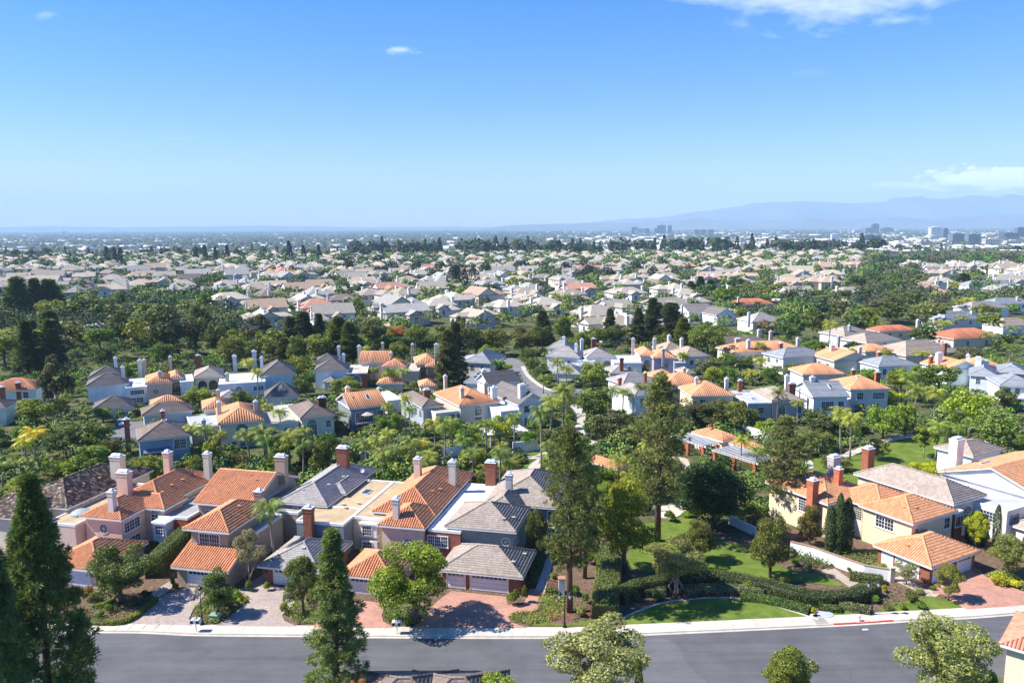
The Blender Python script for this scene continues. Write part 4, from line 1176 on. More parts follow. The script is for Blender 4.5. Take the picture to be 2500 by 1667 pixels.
h = PHouse('slate walled house with orange gable roof, skylight and parasol on its balcony', 28, 5, (140, 570), 5.6, 'the slate walled house with orange gable')
h.blk((140, 570), 378, 5.6, 12, 'gable', .42, 'or2', (.20, .23, .26), axis='x'); h.win('F', .38, 3.1, 4.2, 2.3, 2, 4, split=4, fr=.15); h.win('F', .86, 3.3, 1.4, 1.9, 2, 3, fr=.14); wins(h, 'F', (.3, .6), .8, 1.4, 1.2)
h.chim(126, 432, 8.6, 1.2, 1.1, col=(.66, .56, .42)); h.chim(325, 440, 8.0, 1.0, 1.0, **BRK); a0, a1, b0, b1, z = h.last; h.skylight((a0 + a1) / 2 + 1, b0 + 3.6, z + 1.6, .9, 2.0, .4); h.vent(a0 + 2, b0 + 4, z + 1.7)
m = MB(); m.box(a0 + 1.2, a1 - 3.0, b0 - 1.6, b0 + .42, 1.9, 2.05); m.box(a0 + 1.2, a1 - 3.0, b0 - 1.6, b0 - 1.45, 2.05, 2.3); h.part('balcony', m, 'white_paint', (.6, .55, .5))
for i in range(15):
    mm = MB(); xx = a0 + 1.3 + i * (a1 - a0 - 4.4) / 14; mm.box(xx - .03, xx + .03, b0 - 1.56, b0 - 1.5, 2.3, 2.95); mm.build('baluster', MAT['dark_metal'], h.o)
mm = MB(); mm.box(a0 + 1.2, a1 - 3.0, b0 - 1.57, b0 - 1.49, 2.95, 3.02); mm.build('handrail', MAT['dark_metal'], h.o)
UMB = h.world((a0 + a1) / 2 - .6, b0 - .6)

h = PHouse('grey roofed house with tall red brick chimney on its front corner', 27, 5, (602, 562), 5.2, 'the house with tall red brick front chimney')
h.blk((602, 562), 738, 5.2, 17, 'hip', .45, 'brown', (.33, .36, .42)); h.win('F', .75, 2.7, 1.5, 2.0, 2, 3, fr=.14); wins(h, 'L', (.12, .32, .52), 3.2, 1.5, 1.8, nx=2, ny=3)
h.chim(630, 447, 8.0, 2.0, 1.3, z0=0, **BRK); h.blk((380, 520), 480, 3.4, 12, 'flat', rk=WHITEF, wall=(.64, .62, .58))

h = PHouse('cream house with broad orange hip roof and arched upper window in the middle', 27, 5, (840, 552), 5.6, 'the cream house with broad orange hip roof')
h.blk((840, 552), 1103, 5.6, 17, 'hip', .45, 'or', (.62, .52, .42)); h.win('F', .47, 3.9, 1.7, 2.4, 3, 2, 'arch', fr=.15); h.win('F', .47, 1.3, 1.8, 1.8, 3, 3)
h.blk((690, 600), 870, 4.2, 14, 'flat', rk=(.48, .40, .30), wall=(.62, .53, .42)); wins(h, 'F', (.55, .85), 2.8, 1.6, 1.6, nx=3, ny=3, ov=0)
h.chim(855, 437, 9.2, 1.1, 1.1, col=(.66, .55, .44)); h.chim(750, 360, 9.0, 1.0, 1.0, col=(.62, .5, .42)); h.chim(1005, 405, 9.0, .9, .9, col=(.60, .47, .38))

h = PHouse('tall white house with steep grey gable roofs and large white chimneys', 27, 5, (1215, 545), 6.0, 'the tall white house with steep grey gables')
h.blk((1215, 545), 1402, 6.0, 17, 'gable', .62, 'dark', (.74, .73, .70), axis='y'); h.win('F', .3, 4.6, 1.4, 1.5, 2, 2); h.win('F', .3, 1.5, 1.3, 2.0, 2, 3); h.win('F', .65, 1.5, 1.3, 2.0, 2, 3)
h.blk((1105, 590), 1262, 4.6, 17, 'flat', rk=(.50, .53, .56), wall=(.66, .70, .74)); wins(h, 'F', (.4, .8), 2.6, 1.7, 1.8, ov=0)
h.blk((1020, 412), 1225, 6.2, 8, 'gable', .6, 'dark', (.74, .73, .70), axis='x')
h.chim(1240, 418, 10.2, 2.1, 1.5, col=(.78, .77, .74)); h.chim(1060, 432, 9, 1.7, 1.3, col=(.78, .76, .72)); h.chim(995, 320, 9, 1.4, 1.2, col=(.78, .77, .75)); h.chim(1008, 410, 8.6, 1.0, 1.0, col=(.66, .52, .42))

h = PHouse('white house with grey roofs and slim brick chimney beside the big pine', 24, 5, (1960, 490), 5.6, 'the white house beside the big pine')
h.blk((1960, 490), 2120, 5.6, 12, 'hip', .45, 'grey', (.66, .66, .66)); wins(h, 'F', (.3, .7), 3.6, 1.0, 2.2, nx=2, ny=4); h.blk((1885, 412), 2110, 5.4, 9, 'hip', .45, 'grey', (.62, .60, .58)); h.chim(1863, 372, 8.4, 1.0, .9, z0=0, **BRK); h.chim(2025, 340, 8.4, .9, .9, **BRK)

h = PHouse('cream house with long orange hip roof right of the big pine', 4, 6, (230, 490), 5.6, 'the cream house with long orange roof')
h.blk((230, 490), 512, 5.6, 12, 'hip', .45, 'or2', (.62, .52, .36)); wins(h, 'F', (.25, .75), 3.8, 1.4, 1.6); h.blk((60, 420), 330, 5.6, 11, 'hip', .45, 'or2', (.62, .52, .36))
h.chim(263, 372, 9, 1.0, 1.0, col=(.66, .60, .52)); h.chim(455, 377, 9, 1.1, 1.0, col=(.66, .62, .58)); h.chim(185, 310, 8.6, .9, .9, col=(.62, .44, .38))

h = PHouse('grey house with low flat roof, wide red brick chimney and arched doors', 4, 6, (590, 535), 4.8, 'the grey house with wide red brick chimney')
h.blk((590, 535), 742, 4.8, 15, 'flat', rk=(.44, .44, .44), wall=(.36, .37, .37), wmat='lap_siding'); h.win('F', .55, 3.0, 1.5, 1.5, 3, 2, ov=0); h.win('F', .55, .9, 2.6, .9, 4, 1, ov=0)
h.blk((742, 525), 965, 5.2, 14, 'hip', .42, 'warm', (.40, .41, .41)); h.win('F', .3, 2.8, 1.7, 2.8, 3, 3, 'arch', fr=.15); h.win('F', .85, 3, 1.2, 1.6)
h.chim(872, 407, 8.4, 2.0, 1.2, z0=0, **BRK); h.chim(840, 358, 9.4, 1.1, 1.0, col=(.72, .71, .68)); h.chim(541, 388, 7.8, 1.3, 1.0, **BRK); h.skylight(3.2, 5.0, 4.8, 1.2, 1.2)

h = PHouse('pale house with slate blue gable roof, skylight and white chimney', 3, 6, (1005, 494), 5.6, 'the pale house with slate blue gable roof')
h.blk((1005, 494), 1242, 5.6, 13, 'gable', .42, 'slate', (.62, .65, .66), axis='x'); h.win('F', .42, 3.1, 3.0, 2.2, 2, 4, split=3, fr=.15); h.win('F', .82, 3.1, 1.4, 2.2, 2, 4, fr=.14); h.win('L', .25, 3.3, 1.0, 1.6); wins(h, 'F', (.3, .7), .8, 1.5, 1.4)
h.chim(1002, 367, 9.4, 1.3, 1.2, col=(.74, .73, .70)); a0, a1, b0, b1, z = h.last; h.skylight((a0 + a1) / 2 + 1.5, b0 + 4.0, z + 1.75, .9, 2.2, .4)

h = PHouse('grey walled house with wide orange hip roof, skylights and brick chimney', 4, 6, (1245, 446), 5.8, 'the grey walled house with wide orange roof')
h.blk((1245, 446), 1503, 5.8, 12, 'hip', .45, 'or2', (.52, .51, .50)); h.win('F', .25, 3.9, 1.6, 1.8, 3, 2, fr=.14); h.win('F', .75, 3.9, 3.0, 1.7, 2, 2, split=4, fr=.14); wins(h, 'F', (.3, .7), 1.1, 1.5, 1.5)
h.blk((940, 352), 1215, 5.6, 10, 'hip', .45, 'or2', (.60, .55, .48)); h.chim(1418, 335, 7.4, 1.6, 1.2, z0=0, mat='brick', col=(1.9, 1.5, 1.1)); h.chim(1262, 320, 8.4, 1.0, .9, **BRK); h.skylight(5.0, 5.2, 7.9, 1.6, 1.2, .42)

h = PHouse('pale blue house with lavender grey hip roof near the right edge', -30, 6, (2000, 350), 5.6, 'the pale blue house near the right edge')
h.blk((2000, 350), 2190, 5.6, 16, 'hip', .42, 'slate', (.60, .66, .68)); wins(h, 'F', (.3, .75), 3.8, 1.0, 1.5); h.win('L', .3, 3.2, 2.0, 2.2, 3, 3); h.blk((2180, 330), 2380, 5.6, 12, 'hip', .42, 'slate', (.60, .66, .68)); h.chim(2062, 243, 9, 2.0, 1.2, col=(.72, .74, .76)); h.chim(1995, 225, 9, 1.2, 1.1, col=(.72, .73, .74))
h = PHouse('white house with grey blue roof and white railed balcony at right edge', -15, 6, (2198, 418), 5.8, 'the white house with railed balcony at the right edge')
h.blk((2198, 418), 2460, 5.8, 12, 'hip', .42, 'slate', (.72, .71, .66)); wins(h, 'F', (.2, .45, .7), 4.0, 1.1, 2.0, nx=2, ny=4); wins(h, 'F', (.25, .5), 1.2, 1.2, 1.8); a0, a1, b0, b1, z = h.last
m = MB(); m.box(a0 + .2, a0 + 6, b0 - 1.2, b0 + .5, 2.5, 2.8); m.box(a0 + .2, a0 + 6, b0 - 1.2, b0 - 1.1, 3.6, 3.7); h.part('balcony', m, 'white_paint', WHITE)
for i in range(18):
    mm = MB(); xx = a0 + .3 + i * 5.6 / 17; mm.box(xx - .04, xx + .04, b0 - 1.19, b0 - 1.11, 2.8, 3.6); mm.build('baluster', MAT['white_paint'], h.o, color=WHITE)

# ---- third row
h = PHouse('white house with dark grey hip roofs and double garage facing the back lane', 24, 4, (545, 428), 5.6, 'the white house with double garage on the back lane')
h.blk((545, 428), 818, 5.6, 9.5, 'hip', .52, 'dark', (.60, .66, .74)); h.blk((565, 372), 790, 5.9, 9, 'hip', .55, 'dark', (.60, .66, .74)); h.blk((800, 438), 948, 4.6, 14, 'flat', rk=WHITEF, wall=(.62, .66, .74)); h.win('F', .5, 3.2, 3.4, 1.1, 2, 2, split=4, ov=0, fr=.12); h.win('F', .5, 1.0, 2.6, 1.3, 2, 2, split=3, ov=0)
h.blk((590, 575), 850, 2.7, 9, 'hip', .50, 'dark', (.56, .58, .66)); h.gar(.3, 3.4); h.gar(.73, 3.4); h.chim(735, 246, 9.6, 1.1, 1.1, col=(.74, .76, .80)); h.chim(782, 302, 9.4, 1.1, 1.0, col=(.74, .76, .80))
h = PHouse('peach house with orange roofs, brick pillar and round window on the back lane', 24, 4, (925, 412), 5.6, 'the peach house on the back lane')
h.blk((925, 412), 1098, 5.6, 13, 'hip', .45, 'or2', (.58, .43, .33)); h.win('F', .35, 3.2, 1.4, 1.4, style='round'); h.blk((1080, 378), 1168, 5.6, 11, 'hip', .45, 'or2', (.46, .34, .26)); h.win('F', .5, 3.0, 2.4, 3.0, 3, 3, 'arch')
h.blk((955, 556), 1192, 2.7, 8, 'hip', .45, 'or2', (.60, .47, .38)); h.chim(890, 260, 9.2, 1.4, 1.2, col=(.72, .68, .60)); h.chim(920, 256, 9.2, 1.1, 1.0, col=(.62, .46, .38)); h.chim(1085, 237, 9.4, 1.0, 1.0, col=(.66, .56, .46)); h.chim(1018, 332, 8.4, 1.0, .9, col=(.64, .54, .46))
h.blk((1150, 400), 1235, 4.8, 12, 'flat', rk=WHITEF, wall=(.66, .68, .72))
h = PHouse('olive house with grey hip roof and two dark awning arches', 20, 4, (1235, 372), 5.4, 'the olive house with dark awning arches')
h.blk((1235, 372), 1428, 5.4, 13, 'hip', .45, 'warm', (.46, .42, .31)); h.win('F', .25, 2.9, 2.2, 2.6, 2, 2, 'arch', trim=(.03, .03, .035)); h.win('F', .65, 2.9, 2.2, 2.6, 2, 2, 'arch', trim=(.03, .03, .035)); h.chim(1263, 228, 8.8, 1.7, 1.2, **BRK); h.blk((1395, 505), 1540, 2.7, 8, 'hip', .45, 'grey', (.5, .47, .4))
h = PHouse('white flat roofed house with steep dark grey roof and dormered garage', 18, 4, (1665, 358), 5.8, 'the white house with dormered garage')
h.blk((1665, 358), 1893, 5.8, 14, 'hip', .62, 'dark', (.50, .58, .66)); h.blk((1395, 415), 1692, 4.7, 16, 'flat', rk=WHITEF, wall=(.64, .66, .66)); h.win('F', .42, 3.0, 1.6, 1.6, style='round', ov=0); h.win('F', .85, 3.0, 2.6, 1.2, 2, 2, split=3, ov=0)
h.blk((1690, 500), 1912, 2.8, 8.5, 'hip', .75, 'dark', (.52, .58, .66)); a0, a1, b0, b1, z = h.last; xm = (a0 + a1) / 2
h.block(xm - 1.1, xm + 1.1, b0 + 1.4, b0 + 5, 4.6, 'gable', .6, 'dark', (.62, .66, .72), ov=.25, z0=3, axis='y'); h.window('F', xm, b0 + 1.65, 3.7, 1.0, .7, 2, 1, sill=False); h.gar(.3, 2.6); h.gar(.7, 2.6)
h.chim(1620, 202, 9.8, 1.6, 1.2, col=(.74, .75, .78)); h.chim(1668, 242, 9.4, 1.1, 1.0, col=(.74, .75, .78)); h.chim(1495, 232, 9.2, 1.4, 1.2, col=(.76, .77, .78)); h.chim(1448, 345, 7, 1.3, 1.0, col=(.46, .43, .34))
h = PHouse('pale blue house with dark grey roof and brick framed arched window', 8, 4, (2000, 328), 5.6, 'the pale blue house with brick framed arch')
h.blk((2000, 328), 2222, 5.6, 10, 'hip', .55, 'dark', (.60, .66, .74)); h.blk((2015, 268), 2150, 6, 8, 'hip', .55, 'dark', (.6, .66, .74)); h.blk((2215, 345), 2342, 4.6, 15, 'flat', rk=(.52, .47, .40), wall=BR, wmat='brick'); h.win('F', .45, 2.9, 2.6, 2.2, 4, 2, 'arch', ov=0, fr=.2)
h.chim(2160, 172, 9.4, 1.1, 1.0, col=(.74, .76, .80)); h.chim(2192, 222, 9.2, 1.0, 1.0, col=(.74, .76, .80)); h.blk((2060, 400), 2150, 2.8, 8, 'hip', .5, 'grey', (.6, .6, .62))
h = PHouse('cream house with orange gable roof and cream chimneys beside slim palms', 2, 5, (200, 270), 6.0, 'the cream house with orange gable behind slim palms')
h.blk((200, 270), 397, 6.0, 10, 'gable', .5, 'or2', (.58, .50, .38), axis='x'); h.win('F', .28, 3.4, 1.4, 2.0, 2, 2, 'arch', trim=(.1, .1, .1)); h.win('F', .55, 3.4, 1.4, 2.0, 2, 2, 'arch'); h.blk((345, 302), 500, 5.0, 9, 'hip', .45, 'or2', (.58, .52, .42)); h.blk((312, 410), 482, 2.8, 6, 'hip', .45, 'or2', (.52, .46, .38)); h.blk((470, 330), 580, 4.4, 14, 'flat', rk=(.5, .43, .34), wall=(.58, .53, .46))
h.chim(200, 168, 9.6, 1.3, 1.1, col=(.68, .60, .48)); h.chim(350, 150, 9.6, 1.0, 1.0, col=(.68, .56, .48)); h.chim(403, 212, 8.4, 1.0, .9, col=(.66, .6, .5))
h = PHouse('brown house with orange roofs and orange framed arched window by dark pine', 10, 5, (560, 284), 5.6, 'the brown house with arched window')
h.blk((560, 284), 720, 5.6, 13, 'hip', .45, 'or2', (.34, .25, .19)); h.win('F', .3, 3.0, 2.6, 2.8, 3, 3, 'arch', fr=.15, trim=(.62, .4, .25)); h.blk((625, 300), 722, 5.0, 6, 'hip', .45, 'or2', (.34, .26, .2)); h.blk((585, 428), 702, 2.8, 8, 'hip', .45, 'or2', (.56, .48, .38))
h.chim(541, 158, 9.4, 1.1, 1.0, col=(.60, .46, .38)); h.chim(693, 157, 9.4, 1.6, 1.1, col=(.68, .58, .46)); h.chim(690, 232, 8.4, 1.0, .9, col=(.5, .36, .28))
h = PHouse('cream house with blue grey hip roof and dormered garage beside the back street', -18, 5, (860, 268), 5.6, 'the blue grey roofed house by the back street')
h.blk((860, 268), 1042, 5.6, 15, 'hip', .55, 'slate', (.64, .60, .52)); wins(h, 'F', (.3, .7), 3.6, 1.2, 1.5); h.blk((868, 400), 1012, 2.8, 9, 'hip', .75, 'slate', (.66, .60, .50)); a0, a1, b0, b1, z = h.last; xm = (a0 + a1) / 2
h.block(xm - 1.1, xm + 1.1, b0 + 1.4, b0 + 5, 4.6, 'gable', .6, 'slate', (.7, .7, .68), ov=.25, z0=3, axis='y'); h.window('F', xm, b0 + 1.65, 3.7, 1.0, .7, 2, 1, sill=False); h.gar(.5, 4.6); h.chim(845, 172, 9.4, 1.4, 1.2, col=(.76, .77, .78)); h.blk((760, 262), 850, 4.6, 14, 'flat', rk=WHITEF, wall=(.62, .6, .55))
h = PHouse('white house with grey hip roofs right of the back street bend', -16, 5, (1390, 232), 5.6, 'the white house right of the street bend')
h.blk((1390, 232), 1608, 5.6, 10, 'hip', .55, 'grey', (.72, .73, .74)); wins(h, 'F', (.3, .7), 3.4, 1.1, 1.5); h.blk((1400, 180), 1540, 6.0, 9, 'hip', .6, 'grey', (.72, .73, .74)); h.blk((1440, 338), 1612, 2.7, 9, 'hip', .5, 'grey', (.64, .62, .58)); h.gar(.5, 4.6); h.chim(1506, 112, 9.8, 1.3, 1.1, col=(.74, .76, .80)); h.chim(1585, 156, 9.4, 1.1, 1.0, col=(.74, .76, .80)); h.blk((1600, 262), 1700, 4.6, 12, 'flat', rk=WHITEF, wall=(.66, .7, .74)); h.win('F', .5, 2.8, 2.6, 1.8, 4, 2, ov=0)
h = PHouse('white house with grey hip roof, brick chimney and dark awning arch', 8, 5, (1650, 245), 5.4, 'the white house with dark awning arch')
h.blk((1650, 245), 1842, 5.4, 12, 'hip', .45, 'grey', (.68, .66, .62)); h.win('F', .72, 2.8, 2.2, 2.6, 2, 2, 'arch', trim=(.04, .04, .04)); h.chim(1696, 122, 9.0, 1.7, 1.2, **BRK); h.chim(1622, 127, 9.2, 1.3, 1.1, col=(.74, .74, .74))
h.blk((1805, 345), 1960, 3.0, 10, 'hip', .42, 'grey', (.6, .58, .54))
h = PHouse('lilac grey house with orange hip roof and arched brick entry', 0, 5, (2075, 245), 5.6, 'the lilac grey house with orange roof')
h.blk((2075, 245), 2228, 5.6, 12, 'hip', .45, 'or2', (.36, .32, .38)); h.win('F', .6, 3.0, 1.5, 1.5, style='round'); h.blk((1990, 230), 2110, 5.7, 14, 'hip', .45, 'or2', (.58, .50, .46)); h.win('F', .4, 2.8, 2.4, 2.8, 3, 3, 'arch', fr=.15); h.blk((1825, 278), 2005, 4.7, 15, 'flat', rk=WHITEF, wall=(.66, .64, .66)); h.win('F', .55, 2.8, 1.5, 1.5, style='round', ov=0)
h.blk((2215, 275), 2285, 4.4, 8, 'flat', rk=WHITEF, wall=(.4, .4, .48)); h.blk((2060, 372), 2235, 2.8, 8, 'hip', .45, 'or2', (.6, .5, .42)); h.chim(1876, 245, 7.6, 1.4, 1.0, z0=0, **BRK); h.chim(1950, 122, 9.6, 1.2, 1.0, col=(.70, .58, .54)); h.chim(2086, 122, 9.4, 1.3, 1.1, col=(.72, .7, .68)); h.chim(2142, 188, 8.8, 1.0, .9, col=(.42, .38, .42))
h = PHouse('white house with tan hip roof and paired white chimneys', 16, 6, (185, 240), 5.6, 'the white house with paired white chimneys')
h.blk((185, 240), 348, 5.6, 12, 'hip', .5, 'tan', (.70, .68, .64)); wins(h, 'F', (.3, .7), 3.6); h.blk((60, 200), 200, 5.8, 10, 'hip', .55, 'tan', (.70, .68, .64)); h.blk((200, 345), 262, 2.8, 8, 'hip', .5, 'tan', (.6, .55, .48)); h.chim(88, 102, 9.8, 1.3, 1.1, col=(.74, .7, .66)); h.chim(168, 122, 9.6, 1.2, 1.0, col=(.74, .72, .7))
h = PHouse('low house with brown roof and rose coloured chimneys', 12, 6, (390, 160), 4.6, 'the low brown roofed house with rose chimneys')
h.blk((390, 160), 745, 4.6, 9, 'hip', .42, 'brown', (.62, .52, .46)); wins(h, 'F', (.3, .7), 2.8); h.chim(527, 122, 7.0, 2.6, 1.2, col=(.66, .48, .42)); h.chim(737, 76, 8.0, 1.4, 1.1, col=(.64, .50, .44)); h.chim(400, 100, 7, 1.8, 1.1, col=(.62, .56, .5))
h = PHouse('cream house with long low orange roof behind palm', 14, 6, (505, 212), 5.2, 'the cream house with long low orange roof')
h.blk((505, 212), 955, 5.2, 13, 'hip', .38, 'or2', (.62, .55, .42)); wins(h, 'F', (.12, .3, .5), 3.2, 1.3, 1.5); h.chim(594, 132, 9.0, 1.4, 1.2, col=(.70, .58, .5)); h.chim(910, 120, 8.8, 1.2, 1.0, col=(.68, .56, .5)); h.blk((540, 265), 700, 3.0, 8, 'flat', rk=(.6, .52, .4), wall=(.6, .53, .42))
h = PHouse('white clapboard house with grey hip roof and slim brick side chimney', 20, 6, (815, 244), 5.6, 'the white clapboard house with slim brick chimney')
h.blk((815, 244), 1094, 5.6, 11, 'hip', .38, 'slate', (.66, .66, .64), 'lap_siding'); wins(h, 'L', (.3, .7), 3.8, 1.2, 1.6); h.chim(800, 152, 8.4, 1.5, 1.0, z0=0, **BRK); a0, a1, b0, b1, z = h.last
m = MB(); m.box(a0 - 1.2, a0 + .5, b0 + 1, b0 + 5.5, 2.6, 2.85); m.box(a0 - 1.2, a0 - 1.1, b0 + 1, b0 + 5.5, 2.85, 3.7); h.part('balcony', m, 'white_paint', WHITE)
h = PHouse('beige house with plain gable wall and orange roof with skylight', 10, 6, (1140, 264), 5.6, 'the beige house with plain gable wall')
h.blk((1140, 264), 1402, 5.6, 13, 'gable', .36, 'or2', (.50, .46, .37), axis='y'); wins(h, 'L', (.3, .7), 3.0, 1.5, 2.0, nx=2, ny=3); h.chim(1130, 165, 9.2, 1.7, 1.2, col=(.70, .58, .48)); h.chim(1305, 178, 8.4, 1.2, 1.0, col=(.72, .66, .6)); h.blk((1340, 205), 1520, 5.4, 9, 'hip', .42, 'or2', (.6, .5, .4))
h = PHouse('pale blue house with grey roof and two orange brick chimneys', 12, 6, (1425, 300), 5.2, 'the pale blue house with orange brick chimneys')
h.blk((1425, 300), 1685, 5.2, 11, 'hip', .38, 'slate', (.58, .64, .70)); wins(h, 'F', (.15, .4), 3.4, 1.2, 1.7); h.win('L', .4, 3.0, 1.6, 2.0, 3, 3, 'arch'); h.chim(1428, 207, 8.4, 1.7, 1.2, z0=0, mat='brick', col=(1.6, 1.3, 1.0))
h = PHouse('pale blue gabled house with orange roof and broad white chimneys', 10, 6, (1862, 318), 5.4, 'the pale blue gabled house with orange roof')
h.blk((1862, 318), 2085, 5.4, 12, 'gable', .36, 'or2', (.60, .68, .74), axis='y'); h.blk((2060, 300), 2215, 5.2, 10, 'hip', .42, 'or2', (.62, .64, .66)); h.chim(1812, 216, 9.2, 2.0, 1.4, col=(.76, .76, .76)); h.chim(2105, 264, 8.0, 2.0, 1.2, col=(.66, .72, .76)); h.chim(1760, 235, 8, 1.3, 1.0, **BRK)
h = PHouse('white two storey house with grey brown hip roof above the orange gables', 27, 6, (1350, 150), 5.8, 'the white house above the orange gables')
h.blk((1350, 150), 1575, 5.8, 13, 'hip', .40, 'warm', (.72, .73, .74)); h.win('F', .15, 4.2, 2.2, 1.6, 3, 3, fr=.14); wins(h, 'F', (.55, .85), 4.2, 1.2, 1.5); wins(h, 'L', (.2, .5), 4.0, 1.4, 2.0); wins(h, 'F', (.2, .5), 1.4, 1.4, 1.6); h.blk((1210, 105), 1400, 5.6, 13, 'hip', .40, 'warm', (.70, .70, .70)); h.chim(1238, 38, 9, 1.2, 1.1, col=(.34, .36, .36)); h.chim(1168, 108, 8.4, 1.2, 1.1, col=(.4, .4, .38))
h = PHouse('low house with broad tan hip roof, small dormer and brick chimneys', 20, 6, (1600, 232), 4.2, 'the house with broad tan hip roof')
h.blk((1600, 232), 1965, 4.2, 17, 'hip', .42, 'tan', (.60, .52, .42)); h.chim(1646, 122, 8, 1.3, 1.1, **BRK); h.chim(1848, 150, 8.6, 1.3, 1.1, **BRK); a0, a1, b0, b1, z = h.last
h.block(a1 - 5.2, a1 - 2.6, b0 + 3, b0 + 6.5, 6.0, 'gable', .5, 'tan', (.75, .74, .72), ov=.25, z0=4, axis='y'); h.window('F', a1 - 3.9, b0 + 3.25, 5.2, .8, .8, 2, 2, sill=False)
h = PHouse('low terracotta roofed house with tall cream chimney behind palms', 14, 6, (1430, 78), 4.4, 'the low terracotta house behind palms')
h.blk((1430, 78), 1665, 4.4, 9, 'hip', .42, 'terra', (.6, .5, .38)); wins(h, 'F', (.3, .6), 2.6, 1.4, 1.6); h.chim(1675, 2, 9.4, 1.3, 1.1, col=(.7, .62, .5))
h = PHouse('red brown tiled house among palms at upper right', 16, 6, (1905, 125), 5.0, 'the red brown tiled house among palms')
h.blk((1905, 125), 2215, 5.0, 14, 'hip', .40, 'terra', (.58, .47, .38)); wins(h, 'F', (.3, .7), 3, 1.4, 1.6)

# further named houses on the right slope (crop 9)
def small(label, short, rot, k, L, Rx, z, D, rk, wall, chs=(), t=.45, roof='hip', ws=(.3, .7), **kw):
    hh = PHouse(label, rot, k, L, z, short)
    hh.blk(L, Rx, z, D, roof, t, rk, wall, **kw)
    wins(hh, 'F', ws, z - 1.6, 1.3, 1.5)
    for c in chs: hh.chim(c[0], c[1], c[2], 1.2, 1.1, col=c[3] if len(c) > 3 else (.74, .73, .71))
    return hh
small('small house with vivid orange hip roof and orange walls on the right slope', 'the vivid orange roofed house', 12, 9, (1785, 838), 1950, 4.6, 10, 'or', (.55, .36, .24), ((1870, 745, 8.5),))
small('wide pale grey house with long grey roof at right above the freeway trees', 'the wide pale grey house', 5, 9, (2000, 772), 2300, 5.4, 12, 'slate', (.68, .70, .72), ((2155, 715, 9), (2265, 735, 8.5)), ws=(.15, .4, .65, .9))
small('pale house with grey hip roof and gabled porch among palms', 'the pale house with gabled porch', 20, 9, (1850, 1000), 2090, 4.6, 14, 'slate', (.66, .64, .6), ((1845, 940, 7.5),))
small('wide pale house with light grey roofs and small round gable window', 'the pale house with round gable window', 15, 9, (2020, 925), 2265, 5.0, 13, 'grey', (.70, .70, .70), ())
small('grey roofed house with row of tall windows at right edge', 'the grey roofed house with tall windows', 8, 9, (2160, 895), 2420, 5.2, 12, 'slate', (.66, .67, .68), ((2310, 850, 8.5),), ws=(.15, .35, .55, .75))
small('dark charcoal roofed house left of the vivid orange roof', 'the charcoal roofed house', 8, 9, (1960, 830), 2110, 4.4, 10, 'dark', (.5, .48, .45))
small('cream house with red tile roof and tall cream chimney near cypresses', 'the red tiled cream house near cypresses', 12, 9, (520, 900), 760, 5.4, 12, 'terra', (.62, .53, .38), ((530, 850, 9.5, (.66, .58, .38)),))
small('white gabled house with solar panels beside the dark roofed house', 'the white gabled house with solar panels', 18, 9, (215, 950), 380, 5.6, 14, 'warm', (.74, .74, .74), ((170, 905, 9.5),), .5, 'gable')
small('white gabled house with chocolate brown roof', 'the chocolate roofed white house', 18, 9, (390, 965), 520, 5.6, 14, 'dark', (.74, .73, .71), ((400, 990, 6.5),), .55, 'gable', axis='y')
small('white house with wide pale grey hip roof behind the round dark trees', 'the house with wide pale grey hip roof', 12, 9, (620, 1010), 830, 5.2, 15, 'grey', (.72, .70, .66), ((597, 950, 9.5), (660, 1060, 7)))
small('beige roofed house at far right beside low white wall', 'the beige roofed house at far right', 14, 9, (2220, 1035), 2440, 4.4, 12, 'tan', (.74, .72, .68))

# ================================================================== PLANTS
def unit(v): return v / (np.linalg.norm(v, axis=-1, keepdims=True) + 1e-9)
def rdirs(n): return unit(rng.normal(size=(n, 3)))
def leaf_quads(C, N, size, aspect=0.6, T=None):
    """diamond leaves: centre, facing, length"""
    n = len(C)
    if T is None: T = rdirs(n)
    B = unit(np.cross(N, T)); T = unit(np.cross(B, N))
    size = np.broadcast_to(np.asarray(size, float), (n,))[:, None]
    V = np.empty((n, 4, 3))
    V[:, 0] = C - T * size * .5; V[:, 1] = C + B * size * aspect * .5 + N * size * .08
    V[:, 2] = C + T * size * .5; V[:, 3] = C - B * size * aspect * .5 + N * size * .08
    return V.reshape(-1, 3), np.arange(n * 4).reshape(n, 4)
def blob_leaves(cent, rad, n, leaf, flat=1.0, up=0.35, jit=0.55):
    """n leaves over clumps (centres (m,3), radii (m,))"""
    m = len(cent)
    w = rad ** 2; w = w / w.sum()
    idx = rng.choice(m, n, p=w)
    d = rdirs(n); d[:, 2] = d[:, 2] * (1 - up) + np.abs(d[:, 2]) * up; d = unit(d)
    r = rad[idx][:, None] * rng.uniform(.72, 1.08, (n, 1))
    C = cent[idx] + d * r * np.array([1, 1, flat])
    N = unit(d + rng.normal(size=(n, 3)) * jit)
    return leaf_quads(C, N, leaf * rng.uniform(.7, 1.35, n))
def limbs(trunk_h, spread, targets, r0, sides=6, lean=0.03):
    m = MB()
    top = Vector((random.uniform(-lean, lean) * trunk_h, random.uniform(-lean, lean) * trunk_h, trunk_h))
    m.tube([(0, 0, -.3), tuple(top * .5), tuple(top)], [r0 * 1.25, r0, r0 * .85], sides)
    for t in targets:
        t = Vector(t)
        mid = top.lerp(t, .45) + Vector((random.uniform(-.3, .3), random.uniform(-.3, .3), .3)) * spread * .1
        m.tube([tuple(top - Vector((0, 0, .25 * r0))), tuple(mid), tuple(t)], [r0 * .6, r0 * .36, r0 * .12], max(4, sides - 1), cap=False)
    return m
PROTO = {}
